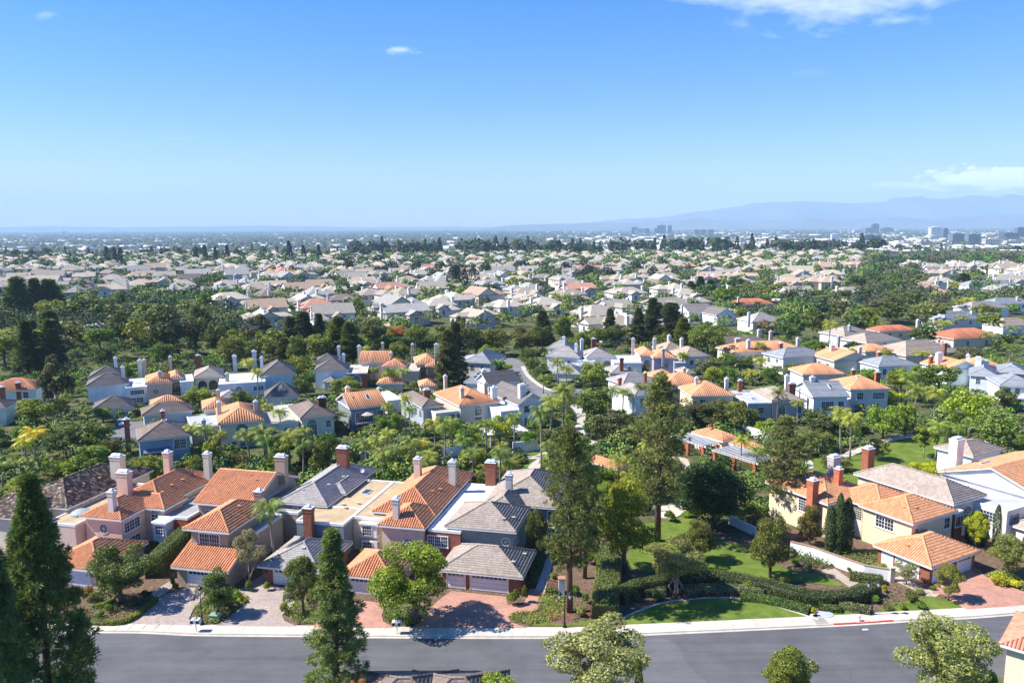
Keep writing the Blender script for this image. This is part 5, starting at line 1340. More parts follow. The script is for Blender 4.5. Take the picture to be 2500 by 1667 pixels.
def broad_proto(seed, lod, shape='round'):
    """10 m tall, 8 m wide"""
    global rng
    rng = np.random.default_rng(900 + seed); random.seed(900 + seed)
    n, leaf = {0: (15000, .25), 1: (3600, .48), 2: (650, 1.0)}[lod]
    if lod == 0 and shape == 'vase': n, leaf = 17000, .20
    tf = {'round': .12, 'vase': .26, 'umbrella': .46, 'upright': .08, 'dome': .04, 'open': .26}[shape]
    k = {'round': 34, 'vase': 38, 'umbrella': 34, 'upright': 34, 'dome': 46, 'open': 30}[shape]
    d = rdirs(k)
    rr = rng.uniform(.45, .92, k)[:, None]
    c = d * rr
    cz, rz = (10 * (1 + tf) / 2, 10 * (1 - tf) / 2)
    c = c * np.array([4.0 * .94, 4.0 * .94, rz * .82]) + np.array([0, 0, cz])
    if shape == 'vase': f = np.clip((c[:, 2] - tf * 10) / (10 - tf * 10), 0, 1); c[:, :2] *= (.55 + .6 * f)[:, None]
    if shape == 'upright': f = np.clip((c[:, 2] - tf * 10) / (10 - tf * 10), 0, 1); c[:, :2] *= (1.12 - .62 * f ** 1.5)[:, None]
    if shape == 'dome': c[:, 2] = np.maximum(c[:, 2], 1.6); 
    rad = rng.uniform(.72, 1.35, k) * (.8 if shape in ('open', 'vase') else 1.0)
    if lod == 0 and shape == 'open': n = 6500
    V, Fq = blob_leaves(c, rad, n, leaf, .85)
    crown = np_mesh('crown', V, Fq, [MAT['leaves']])
    tg = c[np.argsort(-np.abs(c[:, 0]))[:(9 if lod == 0 else 5)]]
    tr = limbs(tf * 10 + 1.2, 4, [tuple(t) for t in tg], .15 if shape in ('vase', 'open') else .26, 7 if lod == 0 else 5)
    if shape in ('vase', 'open') and lod == 0:      # several stems
        for i in range(3):
            a = i * 2.1 + .4; e = c[i * 3]
            tr.tube([(.15 * math.cos(a), .15 * math.sin(a), -.2), (.8 * math.cos(a), .8 * math.sin(a), tf * 6), tuple(e)], [.14, .10, .05], 6)
    return crown, tr.mesh('trunk', MAT['bark'], True), 10.0, 8.0
def tufts(C, D, L, n, wid=.07, spread=.9):
    """needle sprays: centre, axis, length"""
    m = len(C)
    A = np.repeat(unit(D), n, 0); C = np.repeat(C, n, 0); L = np.repeat(np.broadcast_to(L, (m,)), n)[:, None]
    d = unit(A + rng.normal(size=A.shape) * spread)
    s = unit(np.cross(d, rdirs(len(d)))) * wid
    V = np.empty((len(C), 4, 3))
    V[:, 0] = C; V[:, 1] = C + d * L * .55 + s; V[:, 2] = C + d * L * rng.uniform(.8, 1.15, (len(C), 1)); V[:, 3] = C + d * L * .55 - s
    return V.reshape(-1, 3), np.arange(len(C) * 4).reshape(-1, 4)
def pine_proto(seed, lod, shape):
    """20 m tall; dense: 8 m wide spire; loose: 6.5 m wide open; stone: clumpy"""
    global rng
    rng = np.random.default_rng(300 + seed); random.seed(300 + seed)
    H = 20.0; W = 8.0 if shape == 'dense' else 6.5
    tr = MB()
    tr.tube([(0, 0, -.3), (.1, .05, H * .3), (-.08, .1, H * .65), (0, 0, H * .97)], [.36, .29, .17, .03], 8)
    C, D = [], []
    ph = rng.uniform(0, 6.28)
    if shape != 'loose':
        # billowing clumps of needles set on rising boughs
        nc = {'dense': 250, 'layer': 120}[shape]
        per = {0: 26 if shape == 'dense' else 30, 1: 12, 2: 5}[lod]
        for i in range(nc):
            f = ((i + rng.uniform(0, 1)) / nc) ** .9
            z = H * (.03 + .955 * f)
            if shape == 'dense': prof = (1 - f ** 1.6) ** .8
            else: prof = (1 - f) ** .62 * rng.uniform(.5, 1.05) + .03
            L = max(.05, W / 2 * prof * rng.uniform(.70, 1.0) - .35)
            a = i * 2.39996 + rng.uniform(-.5, .5)
            c = np.array([math.cos(a) * L, math.sin(a) * L, z])
            r = rng.uniform(.55, 1.0) * (.45 + .55 * prof) * (1.0 if shape == 'dense' else .92)
            if shape == 'layer' and lod < 2: tr.tube([(0, 0, z - .35 * L), tuple(c * np.array([.6, .6, 1]) - np.array([0, 0, .15 * L])), tuple(c)], [.06, .045, .02], 4, cap=False)
            d = rdirs(per); d[:, 2] = d[:, 2] * .6 + .35; d = unit(d)
            C += list(c + d * r * rng.uniform(.5, 1.0, (per, 1)) * np.array([1.0, 1.0, .72])); D += list(unit(d + np.array([math.cos(a) * .5, math.sin(a) * .5, .55])))
    nb = {0: 88, 1: 50, 2: 22}[lod] if shape == 'loose' else 0
    for i in range(nb):
        f = (i + rng.uniform(0, 1)) / nb
        z = H * (.24 + .76 * f)
        prof = (math.sin(math.pi * min(1, .16 + f * .86)) ** .7) * rng.uniform(.45, 1.05)
        L = W / 2 * prof * rng.uniform(.8, 1.1)
        a = i * 2.39996 + rng.uniform(-.4, .4)
        dv = np.array([math.cos(a), math.sin(a), rng.uniform(.0, .38)])
        e = np.array([0, 0, z]) + dv * L
        if lod < 2: tr.tube([(0, 0, z - .2), tuple(np.array([0, 0, z]) + dv * L * .55 - np.array([0, 0, .15])), tuple(e)], [.07, .05, .02], 4, cap=False)
        for j in range(13 if lod < 2 else 5):
            s = rng.uniform(.5, 1.05) if j else 1.0
            q = np.array([0, 0, z]) + dv * L * s + rng.normal(size=3) * np.array([.28, .28, .2]) * (1 + .4 * L * .3)
            C.append(q); D.append(unit(dv + np.array([0, 0, .7]) + rng.normal(size=3) * .4))
    C, D = np.array(C), np.array(D)
    nn, ln, wd = {0: (9 if shape != 'loose' else 14, .42 if shape != 'loose' else .5, .036 if shape != 'loose' else .042), 1: (9, .75, .09), 2: (6, 1.4, .28)}[lod]
    V, Fq = tufts(C, D, ln, nn, wd)
    return np_mesh('crown', V, Fq, [MAT['needles']]), tr.mesh('trunk', MAT['bark'], True), H, W
def cypress_proto(seed, lod):
    """10 m tall, 1.9 m wide"""
    global rng
    rng = np.random.default_rng(500 + seed); random.seed(500 + seed)
    n, leaf = {0: (4200, .26), 1: (1300, .45), 2: (260, .9)}[lod]
    f = rng.uniform(0, 1, n); a = rng.uniform(0, 6.283, n)
    prof = np.sin(np.clip(.12 + f * .88, 0, 1) * math.pi) ** .55 * .95 * (1 + .12 * np.sin(a * 3 + f * 20))
    r = prof * rng.uniform(.72, 1.05, n)
    C = np.stack([np.cos(a) * r, np.sin(a) * r, .2 + f * 9.8], 1)
    N = unit(np.stack([np.cos(a), np.sin(a), .25 + 0 * a], 1) + rng.normal(size=(n, 3)) * .5)
    V, Fq = leaf_quads(C, N, leaf * rng.uniform(.7, 1.4, n), .45, np.tile([0., 0., 1.], (n, 1)) + rng.normal(size=(n, 3)) * .35)
    tr = MB(); tr.tube([(0, 0, -.2), (0, 0, 5)], [.16, .08], 6)
    return np_mesh('crown', V, Fq, [MAT['leaves']]), tr.mesh('trunk', MAT['bark'], True), 10.0, 1.9
def palm_proto(seed, lod, shape='queen'):
    """trunk 8 m + head; total about 10 m tall, head 5.4 m wide"""
    global rng
    rng = np.random.default_rng(700 + seed); random.seed(700 + seed)
    tr = MB(); bx_, by_ = random.uniform(-.35, .35), random.uniform(-.35, .35)
    tr.tube([(0, 0, -.3), (bx_ * .3, by_ * .3, 2.5), (bx_ * .8, by_ * .8, 5.5), (bx_, by_, 7.6), (bx_, by_, 8.6)], [.24, .17, .15, .16, .10], 8)
    V, Fq, nv = [], [], 0
    nf = {0: 26, 1: 22, 2: 14}[lod]; nl = {0: 18, 1: 12, 2: 7}[lod]
    for i in range(nf):
        a = i * 2.39996 + random.uniform(-.2, .2)
        el = 1.25 - 1.55 * (i / nf) + random.uniform(-.12, .12)
        Lf = random.uniform(2.5, 3.2)
        h = np.array([math.cos(a), math.sin(a), 0]); side = np.array([-math.sin(a), math.cos(a), 0])
        p = np.array([bx_, by_, 8.5]); pts = [p]; e = el
        droop = .20 if shape == 'queen' else .10
        for j in range(nl):
            p = p + (h * math.cos(e) + np.array([0, 0, math.sin(e)])) * Lf / nl
            e -= droop * 12 / nl * (0.5 + j / nl)
            pts.append(p)
        pts = np.array(pts)
        # rachis
        for j in range(0, nl, 2):
            q0, q1 = pts[j], pts[min(j + 2, nl)]
            V += [q0 - side * .035, q0 + side * .035, q1 + side * .025, q1 - side * .025]; Fq.append([nv, nv + 1, nv + 2, nv + 3]); nv += 4
        for j in range(1, nl + 1):
            t = j / nl
            ll = .72 * math.sin(math.pi * min(1, .12 + t * .85)) ** .6 + .12
            for sg in (-1, 1):
                hang = (.55 if shape == 'queen' else .12) + random.uniform(-.15, .25)
                d = unit(side * sg + h * .45 - np.array([0, 0, hang]))
                w = (pts[j] - pts[j - 1]) * {0: .42, 1: .5, 2: .6}[lod]
                q = pts[j]
                V += [q - w, q + w * .2, q + d * ll + w * .1, q + d * ll * .55 - w]; Fq.append([nv, nv + 1, nv + 2, nv + 3]); nv += 4
    return np_mesh('crown', np.array(V), np.array(Fq), [MAT['fronds']]), tr.mesh('trunk', MAT['bark'], True), 10.0, 5.4
def shrub_proto(seed, lod):
    """2 m tall, 2.6 m wide"""
    global rng
    rng = np.random.default_rng(800 + seed); random.seed(800 + seed)
    n, leaf = {0: (1500, .20), 1: (420, .36), 2: (110, .7)}[lod]
    k = 12
    c = rdirs(k) * rng.uniform(.3, .8, (k, 1)); c[:, 2] = np.abs(c[:, 2])
    c = c * np.array([.95, .95, .95]) + np.array([0, 0, .55]); rad = rng.uniform(.38, .6, k)
    V, Fq = blob_leaves(c, rad, n, leaf, .85, .5)
    V[:, 2] = np.maximum(V[:, 2], .0)
    return np_mesh('foliage', V, Fq, [MAT['leaves']]), None, 2.0, 2.6
KINDS = {'round': (lambda s, l: broad_proto(s, l, 'round'), 4), 'vase': (lambda s, l: broad_proto(20 + s, l, 'vase'), 3), 'umbrella': (lambda s, l: broad_proto(40 + s, l, 'umbrella'), 3),
         'upright': (lambda s, l: broad_proto(60 + s, l, 'upright'), 3), 'dome': (lambda s, l: broad_proto(80 + s, l, 'dome'), 2), 'open': (lambda s, l: broad_proto(100 + s, l, 'open'), 2),
         'dense': (lambda s, l: pine_proto(s, l, 'dense'), 2), 'loose': (lambda s, l: pine_proto(10 + s, l, 'loose'), 3), 'layer': (lambda s, l: pine_proto(20 + s, l, 'layer'), 2),
         'cypress': (cypress_proto, 2), 'queen': (lambda s, l: palm_proto(s, l, 'queen'), 4), 'date': (lambda s, l: palm_proto(10 + s, l, 'date'), 2), 'shrub': (shrub_proto, 4)}
def proto(kind, s, lod):
    f, nvar = KINDS[kind]
    key = (kind, s % nvar, lod)
    if key not in PROTO: PROTO[key] = f(s % nvar, lod)
    return PROTO[key]
DG, MG, LG, YG, OG, SG, PG = (.030, .058, .018), (.058, .105, .020), (.085, .150, .022), (.175, .215, .018), (.080, .098, .034), (.150, .170, .095), (.042, .070, .028)
GOLD, RUST, GREYL, PALMG, PALMY = (.30, .25, .015), (.26, .10, .03), (.15, .15, .12), (.070, .110, .024), (.27, .26, .020)
BARKS = {'queen': (.30, .26, .22), 'date': (.20, .14, .09), 'loose': (.15, .085, .055), 'layer': (.12, .075, .05), 'dense': (.10, .07, .05), 'open': (.34, .29, .23), 'vase': (.28, .24, .2), 'cypress': (.12, .09, .06)}
PLANTS = []      # for wording the labels later
def cname(c):
    best = min(((DG, 'dark green'), (MG, 'green'), (LG, 'bright green'), (YG, 'yellow green'), (OG, 'olive green'), (SG, 'silvery green'), (PG, 'deep green'), (GOLD, 'golden'), (RUST, 'rust coloured'), (GREYL, 'greyish'), (PALMG, 'green'), (PALMY, 'yellow')),
               key=lambda q: sum((a - b) ** 2 / (b + .01) for a, b in zip(c, q[0])))
    return best[1]
DESC = {'round': ('round-crowned tree', 'tree'), 'vase': ('spreading tree', 'tree'), 'umbrella': ('flat-topped tree', 'tree'), 'upright': ('upright leafy tree', 'tree'), 'dome': ('dome-shaped tree', 'tree'), 'open': ('open many-stemmed tree', 'tree'),
        'dense': ('dense spire-shaped conifer', 'conifer'), 'loose': ('tall open pine', 'pine'), 'layer': ('layered conifer', 'conifer'), 'cypress': ('slim cypress', 'cypress'), 'queen': ('feathery palm', 'palm'), 'date': ('stiff-fronded palm', 'palm'), 'shrub': ('rounded shrub', 'shrub')}
NAMES = {'queen': 'palm_tree', 'date': 'palm_tree', 'dense': 'conifer_tree', 'loose': 'pine_tree', 'layer': 'conifer_tree', 'cypress': 'cypress_tree', 'shrub': 'shrub'}
pseed = random.Random(5)
def plant(kind, x, y, hgt, wid, col, label=None, z=0.0, lod=None, var=None):
    d = math.hypot(x, y)
    if lod is None: lod = 0 if d < 138 else (1 if d < 330 else 2)
    s = pseed.randrange(100) if var is None else var
    if lod == 0 and kind in ('round', 'upright', 'open'): wid *= 1.2
    if lod > 0 and kind == 'layer': wid *= 1.35
    crown, trunk, H0, W0 = proto(kind, s, lod)
    j = pseed.uniform(.85, 1.18)
    c = tuple(max(0.0, v * j * g * pseed.uniform(.93, 1.07)) for v, g in zip(col, (2.15, 1.95, 1.45)))
    rz = pseed.uniform(0, 6.283)
    sc = (wid / W0, wid / W0, hgt / H0)
    nm = NAMES.get(kind, 'broadleaf_tree')
    if trunk is None or lod == 2:
        o = new_obj(nm, crown, None, (x, y, z), rz, c); o.scale = sc
    else:
        o = empty(nm, (x, y, z), rz); o.scale = sc
        new_obj('trunk', trunk, o, color=BARKS.get(kind, (.16, .12, .09)))
        new_obj('crown', crown, o, color=c)
    PLANTS.append(dict(o=o, kind=kind, x=x, y=y, z=z, h=hgt, col=col, label=label, lod=lod))
    return o
def T(kind, k, x, ytop, ybase, w, col, label=None, **kw):
    """tree surveyed from the photograph: foot at (x, ybase), top row ytop, crown w wide"""
    g_ = GK(k, x, ybase)
    s = CROPS[k][2]
    hgt = z_at(g_.x, g_.y, pix(k, x, ytop)[1])
    wid = w / s * depth(g_.x, g_.y, hgt * .6) / FPX
    return plant(kind, g_.x, g_.y, max(hgt, .6), max(wid, .4), col, label, **kw)
def TD(kind, px, ytop, d, wpx, col, label=None, **kw):
    """tree whose foot is out of sight: stands at ground distance d on the ray of column px"""
    x = (px - CX) / FPX * d * 1.0
    for _ in range(8): x += (px - PX(x, d, 6)[0]) / FPX * d
    hgt = z_at(x, d, ytop)
    return plant(kind, x, d, hgt, wpx * depth(x, d, hgt * .5) / FPX, col, label, **kw)

# ---- foreground, feet below the frame
TD('dense', 128, 1158, 62, 285, (.055, .090, .038), 'tall dense dark conifer in the lower corner, the taller of two', var=0)
TD('dense', 8, 1222, 57, 250, (.050, .085, .040), 'dense dark conifer cut by the photo edge, the shorter of two', var=1)
TD('layer', 822, 1290, 72, 215, (.080, .110, .045), 'dark pine rising from the bottom edge in front of the street', var=0)
TD('vase', 1450, 1510, 71, 320, SG, 'silvery round-topped tree over the street at the bottom edge', var=0)
TD('vase', 2308, 1495, 72, 270, (.135, .15, .075), 'silvery twiggy tree over the street beside the gatehouse', var=1)
TD('upright', 1929, 1562, 73, 128, (.11, .125, .03), 'small glossy olive tree standing in front of the wide street', var=0)
TD('round', 1215, 1636, 69, 100, (.13, .17, .035), 'bright bushy treetop peeping over the bottom edge')
TD('open', 872, 1636, 69, 80, (.20, .15, .08), 'brownish flowering bush at the foot of the dark pine')
TD('cypress', 1560, 1612, 68, 26, (.12, .16, .02), 'small yellow green spike conifer at the bottom edge')
TD('shrub', 2420, 1618, 76, 60, MG, 'green shrub beside the gatehouse wall')
# ---- front gardens
T('round', 2, 560, 640, 1190, 490, (.105, .165, .024), 'bright green spreading tree between the red paved driveways', var=1)
T('round', 1, 775, 665, 1060, 385, (.050, .075, .024), 'dark glossy round tree before the peach house', var=2)
T('upright', 1, 1390, 815, 1140, 215, (.048, .078, .024), 'dark glossy small tree beside the single street lamp')
T('upright', 1, 1935, 730, 1125, 240, (.050, .082, .026), 'glossy tree between taupe driveway and dark pine')
T('open', 1, 1590, 560, 945, 210, GREYL, 'grey thin-leaved tree beside the taupe garage')
T('queen', 1, 1755, 375, 830, 250, PALMG, 'drooping palm beside the taupe tower room')
T('loose', 2, 1545, -62, 1115, 390, (.080, .105, .042), 'very tall open pine beside the double street lamp by the gate', var=0)
T('loose', 2, 1640, 60, 900, 260, (.075, .10, .042), 'second tall pine just behind the pine at the gate', var=1)
T('upright', 2, 1330, 430, 790, 150, (.055, .070, .026), 'slim glossy tree against the grey green clapboard wall')
T('loose', 2, 2105, -390, 665, 420, (.080, .10, .045), 'tallest pine standing on the park lawn', var=2)
T('loose', 3, 800, -125, 520, 330, (.080, .10, .045), 'tall pine left of the cream house with arched entry', var=0)
T('upright', 2, 1890, 205, 860, 360, (.14, .16, .020), 'yellow green ivy-clad tree beside the clipped hedge', var=1)
T('dome', 3, 370, 85, 575, 520, (.016, .036, .012), 'huge dark dome-shaped tree on the park lawn', var=0)
T('vase', 3, 130, 640, 1015, 500, (.125, .15, .065), 'pale multi-trunk tree inside the curved hedge', var=2)
T('round', 3, 120, 150, 420, 260, (.05, .075, .03), 'leafy tree screening the pool behind the park lawn'); T('round', 3, 20, 90, 380, 240, (.06, .085, .03), 'leafy tree beside the tallest pine before the pool')
T('upright', 3, 275, 500, 800, 215, (.070, .085, .026), 'small magnolia behind the pale multi-trunk tree')
T('upright', 3, 730, 470, 895, 270, (.062, .080, .022), 'glossy magnolia standing alone on the park lawn', var=1)
T('upright', 3, 980, 405, 690, 150, (.085, .080, .030), 'bronze green tall shrub by the cream house wing')
for i, (x, y0, y1, w) in enumerate(((1110, 440, 735, 80), (1165, 358, 740, 80), (1217, 385, 735, 84))):
    T('cypress', 3, x, y0, y1, w, (.030, .055, .020))
for x, y0, y1, w in ((2170, 430, 700, 52), (2262, 455, 640, 50), (2092, 490, 690, 50), (2002, 470, 680, 60)): T('cypress', 3, x, y0, y1, w, (.035, .060, .024))
T('round', 3, 2038, 455, 710, 140, YG, 'yellow green small tree between cypresses'); T('round', 3, 2245, 590, 880, 235, (.095, .125, .040), 'soft green round tree at the right edge')
T('upright', 3, 1868, 790, 1040, 165, (.095, .11, .030), 'young tree on the verge beside the red driveway', var=2); T('open', 3, 1600, 785, 945, 160, (.12, .14, .07), 'small white-flowered tree before the orange garage')
for k, x, y0, y1, w, c in ((1, 1105, 855, 965, 44, MG), (1, 610, 960, 1060, 120, OG), (1, 690, 1050, 1120, 90, MG), (1, 640, 1090, 1150, 80, LG), (1, 560, 930, 1040, 110, (.12, .09, .03)), (1, 930, 960, 1020, 90, DG), (1, 870, 1010, 1080, 110, DG), (1, 1120, 900, 985, 60, (.10, .09, .04)), (1, 1590, 900, 985, 70, OG), (1, 1500, 960, 1050, 110, MG), (1, 1460, 1000, 1090, 110, OG), (1, 1540, 1000, 1060, 90, YG), (2, 1500, 930, 990, 60, LG), (2, 420, 1100, 1180, 110, MG), (2, 520, 1130, 1200, 90, LG), (2, 1300, 800, 900, 80, DG), (2, 1345, 740, 850, 90, DG), (1, 1705, 905, 985, 70, LG), (2, 1185, 940, 1075, 110, (.085, .11, .030)), (2, 1255, 905, 1060, 60, OG), (2, 1650, 975, 1060, 75, MG), (2, 1580, 915, 1005, 100, MG), (2, 1620, 1055, 1140, 95, (.09, .11, .05)),
    (3, 1460, 930, 990, 50, YG), (3, 1690, 955, 1000, 80, OG), (3, 1770, 940, 975, 60, LG), (3, 1295, 815, 862, 70, (.06, .09, .03)), (3, 1232, 818, 860, 50, (.06, .09, .03)), (3, 890, 760, 820, 80, MG), (3, 980, 790, 850, 60, MG), (3, 1620, 960, 1050, 130, OG), (3, 1690, 1030, 1095, 100, MG),
    (3, 1570, 1040, 1100, 70, (.10, .13, .03)), (3, 1480, 1060, 1100, 90, OG), (3, 2200, 860, 940, 180, (.19, .23, .02)), (3, 2290, 900, 965, 120, (.19, .23, .02)), (3, 2050, 835, 870, 55, SG), (3, 160, 330, 430, 130, LG), (3, 210, 450, 510, 110, LG), (3, 90, 440, 540, 100, MG), (3, 440, 520, 600, 110, (.05, .05, .03))):
    T('shrub', k, x, y0, y1, w, c)
random.seed(77)
# ---- palms between first and second rows
for k, x, y0, y1, w in ((5, 745, 612, 945, 150), (5, 802, 615, 872, 140), (5, 500, 462, 742, 85), (5, 532, 540, 765, 100), (5, 390, 518, 712, 90), (5, 1190, 583, 882, 125), (5, 1365, 535, 975, 160), (5, 1120, 775, 972, 95), (5, 320, 735, 975, 150), (5, 1420, 480, 760, 170), (5, 1500, 400, 740, 180), (5, 1525, 450, 700, 120),
                        (5, 910, 665, 870, 130), (5, 1010, 625, 880, 150), (5, 250, 745, 960, 150), (5, 440, 790, 980, 150), (5, 540, 740, 985, 150), (5, 620, 760, 960, 130), (5, 380, 690, 900, 130), (5, 690, 620, 880, 140),
                        (4, 1240, 660, 880, 120), (4, 1330, 665, 890, 160), (4, 1720, 530, 680, 110), (4, 1800, 555, 760, 120), (4, 1700, 670, 960, 210), (4, 1850, 700, 960, 210), (4, 1600, 690, 950, 170), (4, 1300, 775, 880, 80), (4, 1420, 700, 900, 110), (4, 1590, 240, 430, 100), (4, 1650, 300, 555, 100), (4, 1210, 195, 300, 90),
                        (4, 90, 890, 1040, 150), (4, 20, 900, 1060, 130), (5, 1470, 240, 420, 110), (5, 1520, 290, 430, 130), (5, 240, 160, 330, 100), (5, 395, 300, 460, 80), (5, 490, 305, 430, 110), (5, 1375, 345, 470, 90), (5, 1075, 250, 390, 90), (5, 410, 320, 450, 80), (5, 300, 300, 400, 80),
                        (5, 1800, 420, 640, 120), (5, 1880, 430, 620, 120), (5, 1990, 400, 600, 100), (5, 2265, 205, 350, 90), (6, 165, 205, 350, 90), (6, 660, 135, 290, 90), (6, 665, 230, 400, 120), (6, 620, 320, 420, 140), (6, 215, 230, 330, 90),
                        (6, 1180, 545, 860, 150), (6, 1240, 585, 900, 150), (6, 1595, 320, 560, 150), (6, 1655, 400, 740, 160), (6, 1775, 420, 700, 150), (6, 1785, 640, 900, 150), (6, 1920, 655, 890, 120), (6, 2055, 720, 880, 90), (6, 540, 735, 960, 120), (6, 640, 800, 1000, 130), (6, 1700, 190, 330, 150), (6, 2255, 150, 300, 130), (6, 1100, 0, 200, 110),
                        (6, 2110, 80, 200, 110), (6, 1840, 0, 130, 120), (6, 2270, 40, 150, 110), (9, 1905, 760, 880, 90), (9, 1930, 860, 980, 100), (9, 1990, 850, 960, 100), (9, 1950, 960, 1060, 100), (9, 2140, 800, 880, 80), (9, 2180, 920, 1010, 100), (9, 1830, 1010, 1090, 110)):
    T('queen', k, x, y0, y1, w * 1.15, random.choice((PALMG, (.085, .125, .026), (.10, .14, .03), (.13, .16, .03), (.15, .17, .03))))
T('date', 6, 775, 435, 660, 130, (.075, .095, .035)); T('queen', 6, 905, 500, 680, 120, (.10, .13, .035)); T('date', 4, 2130, 590, 720, 190, (.07, .10, .035)); T('date', 5, 60, 590, 720, 170, (.07, .10, .04))
T('queen', 4, 225, 680, 960, 200, PALMY, 'yellowing palm with drooping golden fronds behind the dark conifers', var=0); T('queen', 4, 180, 740, 980, 170, (.21, .22, .02), 'smaller yellowing palm next to the golden palm')
for x, y0, y1, w in ((1855, 710, 950, 64), (1975, 785, 940, 46)): T('cypress', 6, x, y0, y1, w, (.040, .065, .025))
# ---- trees between the rows and round the green
for kd, k, x, y0, y1, w, c in (
    ('umbrella', 4, 240, 505, 720, 290, (.075, .105, .022)), ('open', 4, 375, 190, 690, 250, (.050, .058, .034)), ('round', 4, 430, 655, 900, 230, (.070, .095, .045)), ('round', 4, 600, 620, 880, 300, (.060, .092, .035)), ('round', 4, 600, 790, 980, 280, (.095, .16, .030)), ('round', 4, 720, 740, 930, 150, OG),
    ('round', 4, 400, 905, 1010, 180, (.11, .16, .02)), ('round', 4, 320, 870, 990, 120, LG), ('upright', 4, 960, 850, 1050, 230, (.085, .11, .025)), ('round', 4, 860, 870, 1020, 150, OG), ('round', 4, 1500, 840, 960, 220, (.06, .06, .025)), ('round', 4, 1960, 720, 960, 160, OG), ('upright', 4, 2060, 740, 1000, 170, (.08, .10, .03)), ('dome', 4, 2100, 700, 900, 170, DG),
    ('round', 4, 1275, 410, 570, 190, (.085, .12, .024)), ('round', 4, 1570, 458, 560, 150, (.075, .11, .022)), ('round', 4, 1900, 210, 390, 180, (.11, .15, .022)), ('round', 4, 1945, 320, 490, 170, (.05, .08, .025)), ('round', 5, 100, 360, 470, 220, (.12, .15, .03)), ('layer', 5, 770, 70, 440, 190, (.055, .068, .036)), ('layer', 5, 820, 20, 400, 150, (.058, .07, .04)),
    ('round', 5, 1010, 150, 300, 150, (.10, .14, .02)), ('round', 5, 1120, 260, 360, 130, (.11, .15, .02)), ('dome', 5, 1270, 168, 290, 130, (.045, .075, .02)), ('dome', 5, 1310, 225, 340, 100, (.05, .08, .02)), ('dome', 5, 1370, 280, 390, 130, (.04, .07, .02)), ('round', 5, 1690, 240, 450, 190, (.10, .14, .03)), ('round', 5, 1780, 220, 330, 90, (.10, .13, .035)), ('round', 5, 1700, 425, 640, 260, (.060, .085, .026)),
    ('round', 5, 1800, 570, 800, 290, (.055, .070, .034)), ('open', 5, 1870, 720, 850, 150, OG), ('round', 5, 940, 810, 985, 240, (.105, .15, .025)), ('dome', 5, 405, 890, 1010, 130, (.075, .115, .022)), ('upright', 5, 430, 580, 740, 110, LG), ('round', 5, 340, 600, 740, 120, MG), ('round', 5, 890, 680, 850, 170, (.15, .20, .02)), ('round', 5, 1100, 600, 800, 200, (.15, .19, .015)), ('round', 5, 1290, 700, 830, 140, MG), ('round', 5, 1400, 690, 850, 130, (.045, .07, .02)), ('upright', 5, 1530, 580, 700, 90, LG),
    ('loose', 5, 1500, 690, 1060, 260, (.058, .078, .034)), ('round', 5, 1850, 960, 1100, 260, (.13, .16, .02)), ('open', 5, 1000, 905, 1060, 170, (.12, .13, .04)), ('round', 5, 1130, 930, 1030, 120, (.07, .075, .03)), ('round', 5, 1210, 880, 985, 140, (.08, .10, .03)), ('open', 5, 695, 790, 890, 110, (.09, .11, .04)),
    ('round', 6, 390, 500, 700, 260, (.055, .070, .030)), ('round', 6, 520, 505, 720, 230, (.070, .090, .028)), ('round', 6, 270, 500, 680, 220, (.05, .06, .03)), ('round', 6, 705, 625, 760, 150, (.12, .17, .02)), ('round', 6, 1010, 560, 740, 230, (.065, .10, .04)), ('round', 6, 1130, 590, 760, 180, (.06, .085, .04)), ('round', 6, 970, 700, 870, 150, OG), ('dome', 6, 1150, 855, 960, 230, (.06, .07, .028)), ('round', 6, 1060, 680, 840, 180, (.075, .095, .03)),
    ('round', 6, 1450, 530, 760, 240, (.10, .155, .028)), ('round', 6, 1590, 520, 740, 180, (.13, .17, .03)), ('umbrella', 6, 1800, 290, 520, 260, (.075, .12, .026)), ('umbrella', 6, 1560, 310, 520, 170, (.11, .15, .02)), ('round', 6, 2000, 420, 760, 330, (.12, .17, .02)), ('round', 6, 2140, 520, 830, 330, (.085, .135, .040)), ('round', 6, 2290, 700, 870, 180, (.08, .12, .03)), ('open', 6, 1420, 750, 900, 170, (.09, .11, .03)), ('open', 6, 1710, 660, 880, 190, (.12, .15, .03)), ('round', 6, 1720, 900, 1010, 230, (.19, .22, .015)),
    ('round', 6, 900, 275, 390, 240, (.08, .11, .026)), ('round', 6, 1090, 275, 350, 110, MG), ('open', 6, 320, 235, 380, 160, (.10, .11, .075)), ('round', 6, 450, 195, 330, 180, (.07, .11, .022)), ('dome', 6, 455, 285, 410, 140, (.07, .12, .022)), ('round', 6, 385, 105, 210, 130, (.09, .13, .02)), ('round', 6, 1310, 315, 400, 160, MG), ('umbrella', 6, 1020, 130, 250, 160, MG), ('round', 6, 1990, 160, 290, 240, (.075, .085, .045)), ('round', 6, 2220, 80, 230, 160, (.06, .10, .03)), ('dome', 6, 2240, 320, 460, 160, (.05, .08, .035)), ('round', 6, 1510, 440, 560, 160, YG)):
    T(kd, k, x, y0, y1, w, c)
